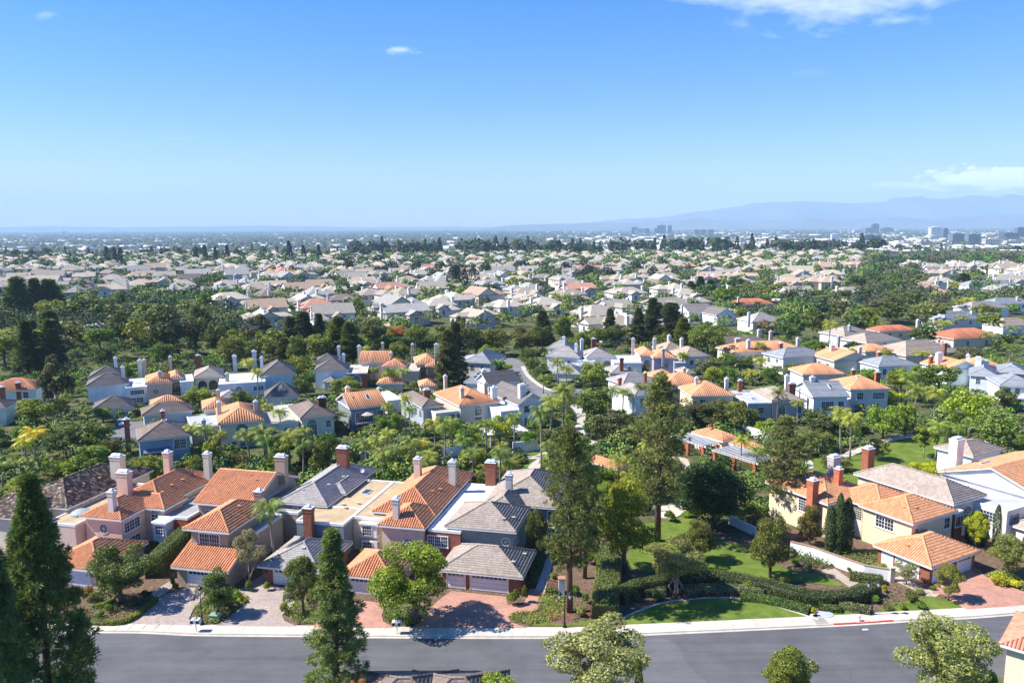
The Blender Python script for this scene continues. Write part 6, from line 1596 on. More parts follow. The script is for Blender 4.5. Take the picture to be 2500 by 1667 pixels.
# ---- the belt behind the third row (crops 7, 8 and 9)
for kd, k, x, y0, y1, w, c in (
    ('layer', 7, 125, 365, 640, 150, PG), ('layer', 7, 235, 370, 610, 110, PG), ('layer', 7, 325, 375, 600, 150, PG), ('layer', 7, 200, 630, 830, 130, PG), ('layer', 7, 330, 575, 830, 150, PG), ('layer', 4, 185, 5, 350, 160, PG), ('layer', 4, 340, 0, 340, 180, PG), ('umbrella', 7, 40, 560, 680, 150, (.075, .11, .022)), ('umbrella', 7, 60, 680, 790, 220, (.10, .14, .02)),
    ('round', 7, 520, 430, 680, 250, (.052, .075, .028)), ('round', 7, 660, 480, 680, 210, (.048, .075, .028)), ('round', 7, 800, 560, 800, 250, (.055, .072, .028)), ('round', 7, 890, 590, 820, 190, (.10, .105, .018)), ('dome', 7, 1070, 480, 860, 300, (.036, .050, .022)), ('round', 7, 990, 600, 850, 230, (.045, .062, .024)), ('round', 7, 1280, 480, 800, 200, (.045, .068, .026)), ('round', 7, 1250, 560, 850, 180, (.06, .075, .04)), ('round', 7, 1370, 620, 860, 170, (.055, .08, .02)), ('round', 7, 1490, 680, 850, 200, (.10, .13, .022)),
    ('open', 7, 1650, 570, 860, 260, (.055, .058, .035)), ('layer', 7, 1940, 580, 800, 130, (.05, .065, .035)), ('layer', 7, 2040, 590, 800, 110, (.05, .065, .035)), ('layer', 7, 1860, 610, 800, 110, (.05, .065, .035)), ('upright', 7, 2280, 480, 640, 120, (.085, .11, .05)), ('round', 7, 2190, 625, 800, 230, (.060, .085, .02)), ('dome', 7, 775, 440, 560, 70, DG), ('dome', 7, 975, 375, 470, 110, (.03, .045, .025)), ('round', 7, 1650, 378, 465, 110, (.26, .26, .012)), ('round', 7, 1480, 380, 440, 100, (.13, .12, .05)), ('upright', 7, 1110, 380, 450, 60, DG), ('open', 7, 470, 620, 760, 180, (.10, .12, .045)), ('open', 7, 600, 610, 720, 140, (.10, .12, .05)),
    ('round', 8, 130, 630, 800, 240, (.058, .082, .02)), ('round', 8, 430, 650, 790, 170, (.24, .12, .035)), ('round', 8, 290, 670, 800, 110, OG), ('round', 8, 600, 660, 820, 160, (.07, .09, .03)), ('open', 8, 840, 580, 850, 120, (.055, .06, .035)), ('open', 8, 740, 640, 860, 160, (.07, .085, .03)), ('round', 8, 950, 690, 860, 170, (.06, .075, .03)), ('round', 8, 1080, 640, 860, 200, (.075, .09, .03)), ('round', 8, 1250, 660, 850, 210, (.075, .095, .03)), ('round', 8, 1370, 640, 850, 150, (.05, .07, .02)), ('upright', 8, 1500, 570, 800, 170, (.070, .105, .02)), ('dome', 8, 1000, 690, 830, 160, (.045, .055, .03)), ('round', 8, 1710, 660, 800, 170, (.075, .10, .02)), ('layer', 8, 1800, 560, 780, 110, (.045, .06, .03)),
    ('layer', 8, 1370, 570, 790, 130, (.05, .062, .03)), ('layer', 8, 1980, 555, 800, 120, (.042, .055, .03)), ('layer', 8, 2070, 490, 780, 140, (.04, .055, .03)), ('layer', 8, 2180, 540, 790, 140, (.042, .055, .03)), ('open', 8, 1930, 660, 800, 160, (.10, .11, .06)), ('round', 8, 2110, 700, 800, 180, (.085, .12, .02)), ('round', 8, 1020, 570, 640, 90, (.06, .10, .02)), ('round', 8, 770, 495, 560, 150, (.08, .11, .02)), ('upright', 8, 185, 470, 600, 120, (.09, .115, .045)), ('round', 8, 300, 515, 570, 120, MG), ('round', 8, 1190, 350, 430, 130, OG), ('round', 8, 1290, 370, 430, 90, MG), ('round', 8, 1640, 560, 640, 100, (.05, .08, .02)),
    ('round', 9, 70, 740, 850, 170, (.080, .12, .018)), ('layer', 9, 285, 720, 840, 70, PG), ('layer', 9, 350, 740, 840, 70, PG), ('layer', 9, 225, 750, 840, 60, PG), ('round', 9, 495, 780, 890, 90, (.06, .08, .03)), ('dome', 9, 880, 790, 920, 110, (.035, .055, .02)), ('cypress', 9, 805, 830, 905, 26, DG), ('cypress', 9, 832, 800, 910, 24, DG), ('cypress', 9, 955, 800, 890, 24, DG), ('cypress', 9, 520, 780, 880, 26, DG), ('cypress', 9, 492, 790, 880, 24, DG), ('upright', 9, 1120, 800, 865, 80, MG), ('round', 9, 990, 780, 850, 70, MG),
    ('dome', 9, 1180, 840, 1010, 140, (.05, .062, .03)), ('round', 9, 1030, 895, 1110, 190, (.055, .085, .025)), ('round', 9, 870, 950, 1130, 230, (.045, .085, .02)), ('round', 9, 350, 1000, 1110, 230, (.05, .085, .018)), ('dome', 9, 1330, 890, 1080, 200, (.085, .13, .014)), ('round', 9, 1260, 960, 1110, 160, (.03, .06, .016)), ('umbrella', 9, 1490, 850, 1010, 240, (.045, .055, .03)), ('round', 9, 1660, 800, 950, 170, (.04, .065, .02)), ('round', 9, 1680, 920, 1040, 160, (.055, .08, .03)), ('round', 9, 1560, 700, 850, 200, (.05, .07, .025)), ('round', 9, 1420, 720, 850, 190, (.06, .08, .03)), ('dome', 9, 1430, 610, 700, 110, (.06, .09, .02)), ('round', 9, 1700, 690, 800, 150, (.055, .075, .03)), ('layer', 9, 1965, 700, 790, 90, PG), ('round', 9, 1780, 880, 960, 130, (.05, .075, .03)),
    ('round', 9, 2000, 790, 850, 90, LG), ('round', 9, 2230, 770, 860, 140, (.05, .08, .025)), ('round', 9, 2310, 760, 850, 130, (.05, .08, .025)), ('round', 9, 2270, 890, 960, 130, LG), ('round', 9, 550, 910, 1000, 90, (.07, .09, .04)), ('round', 9, 650, 870, 960, 70, (.04, .06, .03)), ('round', 9, 720, 990, 1090, 190, (.10, .10, .07)), ('round', 9, 250, 950, 1030, 90, MG), ('layer', 9, 95, 890, 1090, 150, (.04, .055, .03)), ('layer', 9, 10, 890, 1080, 110, (.04, .055, .03))):
    T(kd, k, x, y0, y1, w, c)

# ---- planting that fills the gardens
def inside(poly, x, y):
    c = False; n = len(poly); j = n - 1
    for i in range(n):
        (xi, yi), (xj, yj) = poly[i], poly[j]
        if (yi > y) != (yj > y) and x < (xj - xi) * (y - yi) / (yj - yi) + xi: c = not c
        j = i
    return c
BOXES = [(min(p[0] for p in q), max(p[0] for p in q), min(p[1] for p in q), max(p[1] for p in q), q) for q in CLEAR]
def free(x, y, r=1.0):
    for hx, hy, s, hh in LANDMARKS:
        if abs(hx - x) > 60 or abs(hy - y) > 60: continue
        a, b = hh.local(x, y)
        for a0, a1, b0, b1 in hh.foot:
            if a0 - r < a < a1 + r and b0 - r < b < b1 + r: return False
    for x0, x1, y0, y1, q in BOXES:
        if x0 < x < x1 and y0 < y < y1 and inside(q, x, y): return False
    return True
fr_ = random.Random(31)
TAKEN = [(p['x'], p['y'], p['kind']) for p in PLANTS]
def fill(n, x0, x1, y0, y1, kinds, cols, hs, ws, gap=2.0, r=.8):
    done = tries = 0
    while done < n and tries < n * 30:
        tries += 1
        x, y = fr_.uniform(x0, x1), fr_.uniform(y0, y1)
        if abs(PX(x, y, 2)[0] - 1250) > 1330 or not free(x, y, r): continue
        if any((x - a) ** 2 + (y - b) ** 2 < gap * gap for a, b, _ in TAKEN): continue
        k = fr_.choice(kinds)
        w = fr_.uniform(*ws)
        plant(k, x, y, fr_.uniform(*hs), w, fr_.choice(cols)); TAKEN.append((x, y, k)); done += 1
GARDEN = [MG, LG, OG, DG, (.075, .115, .025), (.10, .14, .03), (.06, .085, .03), (.13, .16, .03)]
fill(85, -110, 34, 128, 160, ['shrub'], GARDEN, (2.0, 4.6), (3.0, 5.5), 2.2)
fill(14, -110, 34, 128, 158, ['round', 'upright', 'open'], GARDEN, (5, 8), (4, 6.5), 3.5)
fill(16, -60, 30, 132, 158, ['queen'], [PALMG, (.10, .14, .03), (.13, .16, .03)], (6, 9.5), (4.5, 5.5), 2.5)
fill(52, -135, 65, 168, 212, ['shrub'], GARDEN, (1.8, 4), (3, 5), 2.5)
fill(14, -135, 65, 172, 208, ['round', 'upright'], GARDEN, (4, 6.5), (4, 6), 3.5, 1.5)
fill(40, -150, 140, 214, 268, ['shrub'], GARDEN, (2, 4.5), (3.5, 6), 3)
fill(12, -150, 140, 222, 268, ['round', 'upright'], GARDEN, (5, 7), (4.5, 7), 4, 1.5)
fill(36, 22, 150, 122, 200, ['shrub'], GARDEN, (1.4, 3), (2.4, 4), 2.5)
fill(14, 60, 150, 200, 285, ['round', 'upright', 'umbrella'], GARDEN, (5, 8), (5, 8), 4, 1.5)
fill(40, -62, 75, 93, 128, ['shrub'], GARDEN, (1.0, 2.2), (1.6, 3.2), 1.8, .6)
fill(28, -215, 75, 266, 306, ['round', 'dome', 'upright', 'layer', 'umbrella'], [DG, MG, OG, (.05, .07, .025), (.075, .10, .022)], (9, 16), (8, 14), 6, 2)
fill(26, 105, 275, 300, 560, ['round', 'dome', 'umbrella', 'upright'], [DG, MG, OG, (.05, .07, .025), (.075, .10, .022)], (9, 14), (11, 18), 9, 3)
fill(18, -290, -125, 318, 430, ['round', 'dome', 'upright'], [MG, OG, (.05, .07, .025), (.075, .10, .022)], (9, 15), (11, 18), 9, 3)

# ---- clipped hedges and low planting
def hedge_mesh(line, w, hgt, leaf, dens, rnd=.25):
    """leafy skin over a rounded bank along a line of ground points"""
    global rng
    core = MB()
    L = [Vector((p[0], p[1])) for p in line]
    fr = []
    for i, p in enumerate(L):
        t = (L[min(i + 1, len(L) - 1)] - L[max(i - 1, 0)]).normalized(); fr.append((p, Vector((-t.y, t.x)), t))
    prof = [(-.5, 0), (-.5, .82), (-.36, .97), (0, 1.0), (.36, .97), (.5, .82), (.5, 0)]
    k = .93
    for i in range(len(fr) - 1):
        for (a, b), (c, d) in zip(prof[:-1], prof[1:]):
            P = []
            for (p, n, t), (u, v) in ((fr[i], (a, b)), (fr[i + 1], (a, b)), (fr[i + 1], (c, d)), (fr[i], (c, d))):
                q = p + n * u * w * k; P.append((q.x, q.y, v * hgt * k))
            core.poly(P)
    for f_ in (fr[0], fr[-1]): core.poly([((f_[0] + f_[1] * u * w * k).x, (f_[0] + f_[1] * u * w * k).y, v * hgt * k) for u, v in prof])
    Vs, Ns = [], []
    for i in range(len(fr) - 1):
        p0, n0, t0 = fr[i]; p1, n1, t1 = fr[i + 1]
        seg = (p1 - p0).length
        per = w + 2 * hgt
        for _ in range(int(seg * per * dens)):
            f = rng.uniform(); s = rng.uniform() * per
            p = p0.lerp(p1, f); n = n0.lerp(n1, f)
            if s < hgt: u, v, nn = -.5, s / hgt, (-1, .15)
            elif s < hgt + w: u, v, nn = (s - hgt) / w - .5, 1.0, (0, 1)
            else: u, v, nn = .5, (s - hgt - w) / hgt, (1, .15)
            if abs(u) > .4 and v > .88: u *= .92; v *= .95
            q = p + n * u * w
            Vs.append((q.x, q.y, v * hgt + rng.uniform(-.04, .04))); Ns.append((n.x * nn[0], n.y * nn[0], nn[1]))
    Vs, Ns = np.array(Vs), np.array(Ns)
    V, Fq = leaf_quads(Vs, unit(Ns + rng.normal(size=Ns.shape) * .45), leaf * rng.uniform(.7, 1.4, len(Vs)))
    return core, np_mesh('foliage', V, Fq, [MAT['leaves']])
def hedge(pts, w, hgt, col, label, leaf=.17, dens=55, name='hedge'):
    line = smooth(pts, 4)
    x0, y0 = line[0]
    core, fol = hedge_mesh([(x - x0, y - y0) for x, y in line], w, hgt, leaf, dens)
    o = empty(name, (x0, y0, 0)); tag(o, label, 'hedge')
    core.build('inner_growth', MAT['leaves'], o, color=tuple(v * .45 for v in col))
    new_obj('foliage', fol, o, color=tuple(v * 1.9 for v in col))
    return o
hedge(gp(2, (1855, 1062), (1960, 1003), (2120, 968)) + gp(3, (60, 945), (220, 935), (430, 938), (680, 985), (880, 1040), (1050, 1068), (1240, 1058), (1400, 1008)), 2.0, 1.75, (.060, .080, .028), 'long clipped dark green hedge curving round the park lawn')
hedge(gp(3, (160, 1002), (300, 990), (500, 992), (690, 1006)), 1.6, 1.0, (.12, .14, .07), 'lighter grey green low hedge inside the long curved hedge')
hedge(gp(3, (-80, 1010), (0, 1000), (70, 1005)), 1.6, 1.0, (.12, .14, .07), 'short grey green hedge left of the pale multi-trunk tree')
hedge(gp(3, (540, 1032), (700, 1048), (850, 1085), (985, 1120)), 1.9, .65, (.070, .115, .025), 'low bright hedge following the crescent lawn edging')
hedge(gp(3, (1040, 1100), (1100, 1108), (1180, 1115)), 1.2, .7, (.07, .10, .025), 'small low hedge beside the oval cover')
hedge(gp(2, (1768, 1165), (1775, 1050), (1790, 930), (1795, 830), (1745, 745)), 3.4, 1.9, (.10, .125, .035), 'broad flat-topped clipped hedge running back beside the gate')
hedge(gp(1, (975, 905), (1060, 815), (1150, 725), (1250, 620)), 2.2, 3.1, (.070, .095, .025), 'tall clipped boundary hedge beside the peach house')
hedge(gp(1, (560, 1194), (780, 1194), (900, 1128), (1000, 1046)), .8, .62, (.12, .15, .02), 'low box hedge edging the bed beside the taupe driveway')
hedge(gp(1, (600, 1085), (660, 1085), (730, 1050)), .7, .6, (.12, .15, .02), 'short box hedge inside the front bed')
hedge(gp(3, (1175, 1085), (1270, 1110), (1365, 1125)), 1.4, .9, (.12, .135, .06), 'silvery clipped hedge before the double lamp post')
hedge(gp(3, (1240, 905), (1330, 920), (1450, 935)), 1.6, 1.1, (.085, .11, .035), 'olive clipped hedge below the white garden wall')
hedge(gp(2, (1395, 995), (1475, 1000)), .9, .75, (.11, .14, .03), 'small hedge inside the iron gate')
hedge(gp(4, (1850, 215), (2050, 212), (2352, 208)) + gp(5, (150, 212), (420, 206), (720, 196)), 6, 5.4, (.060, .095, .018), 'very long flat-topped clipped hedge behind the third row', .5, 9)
hedge(gp(3, (2330, 760), (2352, 745), (2400, 730)), 1.2, 1.6, (.06, .09, .02), 'small hedge at the right edge behind the round tree')
def ground_cover(pts, col, label, dens=26, leaf=.26, hgt=.35, mat='leaves', name='ground_cover'):
    global rng
    x0, x1 = min(p[0] for p in pts), max(p[0] for p in pts); y0, y1 = min(p[1] for p in pts), max(p[1] for p in pts)
    n = int((x1 - x0) * (y1 - y0) * dens)
    P = np.stack([rng.uniform(x0, x1, n), rng.uniform(y0, y1, n)], 1)
    P = np.array([p for p in P if inside(pts, p[0], p[1])])
    hh = np.sin(P[:, 0] * 1.9) * np.cos(P[:, 1] * 2.3) * .5 + .5
    C = np.stack([P[:, 0], P[:, 1], .06 + hgt * (.35 + .65 * hh) * rng.uniform(.3, 1, len(P))], 1)
    V, Fq = leaf_quads(C, unit(np.array([0, 0, 1.0]) + rng.normal(size=C.shape) * .55), leaf * rng.uniform(.6, 1.4, len(C)))
    o = new_obj(name, np_mesh(name, V, Fq, [MAT[mat]]), color=tuple(v * 1.7 for v in col)); tag(o, label, None, None, 'stuff')
    return o
ground_cover(gp(2, (1350, 1010), (1440, 1000), (1510, 1020), (1510, 1150), (1420, 1180), (1290, 1205), (1170, 1180), (1158, 1140), (1190, 1122), (1330, 1110)), (.12, .165, .025), 'pale green ground cover between red driveway and lamp', 40)
ground_cover(gp(2, (350, 1090), (560, 1080), (650, 1130), (560, 1215), (430, 1215), (360, 1170)), (.075, .12, .025), 'green planting round the bright green tree', 40, .28, .6)
ground_cover(gp(1, (1230, 1110), (1330, 1020), (1500, 980), (1600, 1040), (1490, 1130), (1400, 1195), (1250, 1195)), (.10, .14, .03), 'leafy planting between the two taupe driveways', 36, .28, .8)
ground_cover(gp(1, (1810, 1130), (1880, 1050), (2010, 1060), (2010, 1190), (1900, 1205)), (.10, .15, .025), 'leafy planting under the glossy tree', 36, .28, .7)
ground_cover(gp(1, (560, 1170), (560, 1050), (700, 1030), (820, 1060), (960, 1000), (1000, 1030), (880, 1110), (780, 1170)), (.085, .11, .035), 'mixed bedding in the walled front bed', 22, .24, .6)
ground_cover(gp(3, (180, 1000), (500, 1008), (530, 1028), (350, 1028), (180, 1042)), (.16, .03, .03), 'dark red bedding flowers above the crescent lawn', 40, .2, .3, 'petals', 'flowers')
ground_cover(gp(3, (1420, 1060), (1500, 960), (1640, 950), (1760, 1010), (1700, 1060), (1560, 1090)), (.095, .115, .035), 'sparse mixed planting on the bare slope', 8, .26, .5)
ground_cover(gp(3, (1150, 730), (1230, 780), (1350, 840), (1480, 830), (1500, 780), (1420, 740), (1250, 720)), (.085, .13, .03), 'leafy courtyard planting behind the white garden wall', 26, .28, .7)
ground_cover(gp(3, (870, 690), (1050, 720), (1200, 800), (1100, 850), (960, 830), (870, 780)), (.045, .085, .022), 'dark creeper spilling over the white garden wall', 34, .3, 1.1)
ground_cover(gp(3, (2110, 880), (2240, 850), (2352, 930), (2420, 1000), (2300, 970)), (.19, .24, .02), 'yellow green border beside the red driveway', 30, .3, .6)
ground_cover(gp(2, (1540, 1000), (1740, 980), (1740, 1150), (1560, 1190)), (.09, .11, .04), 'rose bushes with a few red flowers under the pine', 7, .26, .5)
ground_cover(gp(2, (1255, 830), (1340, 760), (1390, 790), (1330, 960), (1270, 970)), (.035, .075, .02), 'dark shrubbery beside the clapboard garage', 34, .3, 1.6)
ground_cover(gp(3, (600, 580), (650, 500), (800, 560), (860, 660), (760, 740), (620, 700)), (.05, .06, .03), 'dark undergrowth below the pine', 14, .3, .5)

# ================================================================== STREET FURNITURE
def street_lamp(k, x, y, heads, label):
    p = GK(k, x, y)
    o = empty('street_lamp', (p.x, p.y, .1)); tag(o, label, 'street lamp', 'street lamps')
    m = MB(); m.lathe([(.0, 0), (.26, 0), (.27, .12), (.20, .22), (.15, .5), (.17, .58), (.11, .66), (.085, 1.2), (.09, 1.24), (.055, 1.3), (.045, 3.9), (.06, 3.95), (.03, 4.05)], n=12); m.build('post', MAT['dark_metal'], o, smooth=True)
    offs = [(0, 3.95)] if heads == 1 else [(-.62, 3.55), (.62, 3.55)]
    for dx, z in offs:
        if dx:
            a = MB(); a.tube([(0, 0, 3.3), (dx * .5, 0, 3.25), (dx, 0, 3.4), (dx, 0, z)], .03, 6); a.build('arm', MAT['dark_metal'], o)
        ln = MB(); ln.lathe([(.06, z), (.13, z + .06), (.14, z + .1)], dx, 0, 8); ln.lathe([(.30, z + .62), (.29, z + .68), (.18, z + .86), (.06, z + .95), (.05, z + 1.05), (.0, z + 1.12)], dx, 0, 8)
        for j in range(4):
            an = j * math.pi / 2 + .4; ln.tube([(dx + .13 * math.cos(an), .13 * math.sin(an), z + .1), (dx + .24 * math.cos(an), .24 * math.sin(an), z + .63)], .016, 4)
        l = ln.build('lantern', MAT['dark_metal'], o)
        g_ = MB(); g_.lathe([(.12, z + .1), (.225, z + .62)], dx, 0, 8); g_.build('lantern_glass', MAT['lamp_glass'], l)
    return o
street_lamp(1, 1290, 1200, 1, 'dark single-headed street lamp beside the taupe driveway')
street_lamp(2, 1512, 1216, 2, 'double-headed street lamp in front of the gate and pine')
street_lamp(3, 1380, 1134, 2, 'double-headed street lamp behind the red fire lane kerb')
def mailbox(k, x, y, label):
    p = GK(k, x, y, .13)
    o = empty('mailbox', (p.x, p.y, .13)); tag(o, label, 'mailbox', 'twin mailboxes')
    m = MB(); m.tube([(0, 0, 0), (0, 0, 1.75)], .06, 8); m.box(-.62, .62, -.05, .05, 1.0, 1.08); m.frustum(0, 0, 1.75, 1.95, .16, .16, .02, .02); m.build('post', MAT['white_paint'], o, color=WHITE)
    for dx in (-.34, .34):
        b = MB(); n = 8; pr = [(-.24, 1.08), (.24, 1.08)] + [(.24 * math.cos(math.pi * i / n), 1.34 + .24 * math.sin(math.pi * i / n)) for i in range(n + 1)]
        f0 = [(dx + u, -.36, z) for u, z in pr]; f1 = [(dx + u, .36, z) for u, z in pr]
        b.poly(f0); b.poly(f1[::-1])
        for i in range(len(pr)): b.poly([f0[i], f1[i], f1[(i + 1) % len(pr)], f0[(i + 1) % len(pr)]])
        bx = b.build('letter_box', MAT['white_paint'], o, color=(.72, .74, .78))
        d_ = MB(); d_.box(dx - .15, dx + .15, -.375, -.362, 1.14, 1.46); d_.build('flap', MAT['dark_metal'], bx)
mailbox(1, 1252, 1236, 'white twin mailbox on the sidewalk beside the single street lamp'); mailbox(2, 442, 1250, 'white twin mailbox on the sidewalk by the bright green tree')
# fire hydrant
p = GK(3, 1296, 1170, .13); o = empty('fire_hydrant', (p.x, p.y, .13)); tag(o, 'white fire hydrant on the sidewalk behind the red kerb', 'hydrant')
m = MB(); m.lathe([(0, 0), (.24, 0), (.24, .06), (.16, .08), (.15, .55), (.19, .58), (.19, .64), (.15, .70), (.08, .80), (0, .84)], n=12); m.build('barrel', MAT['white_paint'], o, color=(.75, .73, .70), smooth=True)
for a in (0, math.pi, -math.pi / 2):
    m = MB(); m.tube([(0, 0, .42), (.27 * math.cos(a), .27 * math.sin(a), .42)], .075, 8); m.build('outlet', MAT['white_paint'], o, color=(.7, .68, .66))
# utility box, oval cover, paper, grates
p = GK(1, 1375, 1165, .05); m = MB(); m.box(-.6, .6, -.4, .4, 0, .7); m.box(-.66, .66, -.46, .46, .7, .78); o = m.build('utility_box', MAT['plain'], None, (p.x, p.y, .05), R(-8), (.20, .34, .27)); tag(o, 'pale green utility box in the planting by the street lamp', 'utility box')
p = GK(3, 1075, 1130, .1); m = MB(); m.lathe([(0, .08), (.95, .08), (1.0, .0)], n=24); o = m.build('vault_cover', MAT['concrete'], None, (p.x, p.y, .1), color=(.42, .46, .50)); o.scale = (1.25, .9, 1); tag(o, 'oval pale concrete cover in the grass by the crescent lawn', 'cover')
p = GK(3, 1340, 1226, .01); m = MB(); m.poly([(-.4, -.15, .012), (.35, -.1, .03), (.3, .12, .04), (-.3, .16, .015)]); o = m.build('paper_sheet', MAT['plain'], None, (p.x, p.y, .01), color=(.8, .8, .8)); tag(o, 'white scrap of paper lying on the street', 'paper')
for i, (x, y) in enumerate(((1010, 1137), (1030, 1143), (1015, 1155))):
    p = GK(3, x, y, .1); m = MB(); m.box(-.45, .45, -.35, .35, 0, .1); o = m.build('stepping_stone', MAT['concrete'], None, (p.x, p.y, .08), R(-10), (.55, .52, .46)); tag(o, 'pale square stepping stone at the crescent lawn tip, ' + ('leftmost of three', 'rightmost of three', 'nearest the street')[i], 'stone', 'stepping stones by the crescent lawn')
T('shrub', 3, 1006, 1065, 1125, 46, (.24, .25, .015), 'yellow clipped round shrub at the tip of the crescent lawn')
for k, x, y in ((2, 560, 1187), (2, 1660, 1150), (2, 1545, 1180), (2, 1460, 1165), (3, 1350, 1050), (3, 1330, 1040), (2, 1420, 945), (2, 1455, 950)):
    p = GK(k, x, y)
    C = rng.normal(size=(26, 3)) * np.array([.4, .4, .18]) + np.array([0, 0, .55]); V, Fq = leaf_quads(C, rdirs(26), .2)
    if k == 3 or y > 900:
        o = new_obj('flowers', np_mesh('flowers', V, Fq, [MAT['petals']]), None, (p.x, p.y, 0), color=(.5, .04, .03)); tag(o, 'red flowers on low bushes', None, None, 'stuff')
# white garden wall with brick cap
def wall(pts, hgt, label, th=.3, cap=True, col=(.78, .77, .75), name='garden_wall'):
    o = empty(name, (pts[0][0], pts[0][1], 0)); tag(o, label, 'wall')
    x0, y0 = pts[0]
    L = [(x - x0, y - y0) for x, y in pts]; A, B = offset(L, th / 2), offset(L, -th / 2)
    def run(m, A, B, z0, z1):
        for i in range(len(A) - 1):
            m.poly([(*A[i], z1), (*B[i], z1), (*B[i + 1], z1), (*A[i + 1], z1)]); m.poly([(*B[i], z0), (*B[i + 1], z0), (*B[i + 1], z1), (*B[i], z1)]); m.poly([(*A[i + 1], z0), (*A[i], z0), (*A[i], z1), (*A[i + 1], z1)])
        for i in (0, -1): m.poly([(*A[i], z0), (*B[i], z0), (*B[i], z1), (*A[i], z1)])
    m = MB(); run(m, A, B, -.1, hgt); m.build('wall_body', MAT['stucco'], o, color=col)
    if cap: m = MB(); run(m, offset(L, th / 2 + .06), offset(L, -th / 2 - .06), hgt + .002, hgt + .09); m.build('coping', MAT['plain'], o, color=(.36, .20, .15))
    return o
w_ = wall(gp(3, (860, 735), (1000, 770), (1160, 830), (1330, 890), (1505, 920)), 1.7, 'white garden wall with brick coping before the cream house')
p = GK(3, 1505, 920); q = GK(3, 860, 735); m = MB(); m.box(-.3, .3, -.3, .3, -.1, 1.95); m.box(-.38, .38, -.38, .38, 1.95, 2.1); m.build('pillar', MAT['stucco'], w_, (p.x - q.x, p.y - q.y, 0), color=(.62, .54, .46))
wall(gp(3, (470, 548), (540, 585), (640, 632)), 1.5, 'short white garden wall right of the dark dome-shaped tree', cap=False)
wall(gp(5, (1180, 850), (1260, 845), (1380, 828)), 2.4, 'white boundary wall left of the tall palm trunk', cap=False, col=(.72, .76, .78))
wall(gp(5, (660, 890), (760, 885), (880, 860)), 2.2, 'white boundary wall behind the palms', cap=False, col=(.72, .76, .78))
wall(gp(6, (560, 740), (640, 760), (720, 800)), 2.4, 'white boundary wall beside the pool house', cap=False)
wall(gp(4, (2080, 960), (2200, 930), (2352, 900)), 2.0, 'pale boundary wall behind the blue grey house', cap=False, col=(.55, .62, .64))
# iron gate with pillar
p, q = GK(2, 1382, 978), GK(2, 1474, 1000)
o = empty('garden_gate', (p.x, p.y, .1), math.atan2(q.y - p.y, q.x - p.x)); tag(o, 'black iron garden gate beside white brick pillar', 'gate'); Lg = math.dist(p[:2], q[:2])
for z in (.15, 1.55): m = MB(); m.box(0, Lg, -.03, .03, z, z + .06); m.build('rail', MAT['dark_metal'], o)
n = int(Lg / .16)
for i in range(n + 1): m = MB(); x = Lg * i / n; m.box(x - .014, x + .014, -.014, .014, .05, 1.62); m.build('bar', MAT['dark_metal'], o)
p = GK(2, 1492, 1000); o = empty('gate_pillar', (p.x, p.y, 0)); tag(o, 'white painted brick pillar with terracotta cap by the gate', 'pillar'); m = MB(); m.box(-.4, .4, -.4, .4, -.1, 2.2); m.build('shaft', MAT['stucco'], o, color=(.66, .67, .70)); m = MB(); m.box(-.5, .5, -.5, .5, 2.2, 2.32); m.build('cap', MAT['plain'], o, color=(.4, .2, .13))
# pool house and pergolas
h = PHouse('small pool house with orange hip roof and two clay pots behind the dome tree', 33, 6, (430, 778), 3.4, 'the small pool house')
h.blk((430, 778), 542, 3.4, 9, 'hip', .45, 'or2', (.62, .55, .42)); a0, a1, b0, b1, z = h.last; h.door('F', a0 + 1.6, b0 + .45, 1.0, 2.1)
for dx in (-.8, .8):
    m = MB(); m.lathe([(.25, 0), (.25, .5), (.35, .55), (.35, .7)], (a0 + a1) / 2 + dx, (b0 + b1) / 2 + 1, 8); ob = h.part('vent_pot', m, 'plain', (.55, .2, .1)); ob.location.z = 4.9
h2 = PHouse('little orange roofed pavilion between the pool house and tall pine', 33, 6, (640, 838), 3.0, 'the little orange pavilion')
h2.blk((640, 838), 720, 3.0, 7, 'hip', .45, 'or', (.6, .3, .18))
h3 = PHouse('cabana with rounded orange tile roof among palms beyond the pines', 40, 5, (1850, 960), 2.8, 'the cabana with orange roof')
h3.blk((1850, 960), 1930, 2.8, 14, 'hip', .45, 'or2', (.6, .5, .4))
def pergola(hh, a0, a1, b0, b1, z, n, label):
    x, y = hh.world(a0, b0); o = empty('pergola', (x, y, 0), hh.r); tag(o, label, 'pergola')
    W_, D_ = a1 - a0, b1 - b0
    for px in (.3, W_ - .3):
        for py in (.4, D_ / 2, D_ - .4): m = MB(); m.box(px - .3, px + .3, py - .3, py + .3, -.1, z - .25); m.build('pillar', MAT['brick'], o, color=(1.5, 1.2, 1.0))
        m = MB(); m.box(px - .12, px + .12, -.3, D_ + .3, z - .25, z); m.build('beam', MAT['white_paint'], o, color=WHITE)
    for i in range(n): m = MB(); y = D_ * (i + .5) / n; m.box(-.5, W_ + .5, y - .09, y + .09, z + .002, z + .22); m.build('slat', MAT['white_paint'], o, color=WHITE)
pergola(h, a0 - 5.0, a0 - .4, b0 + .5, b1 + 1, 3.0, 12, 'white slatted pergola on brick pillars left of the pool house')
pergola(h2, -6.5, -.5, -5.5, 5.5, 2.9, 14, 'white slatted pergola on brick pillars before the orange pavilion')
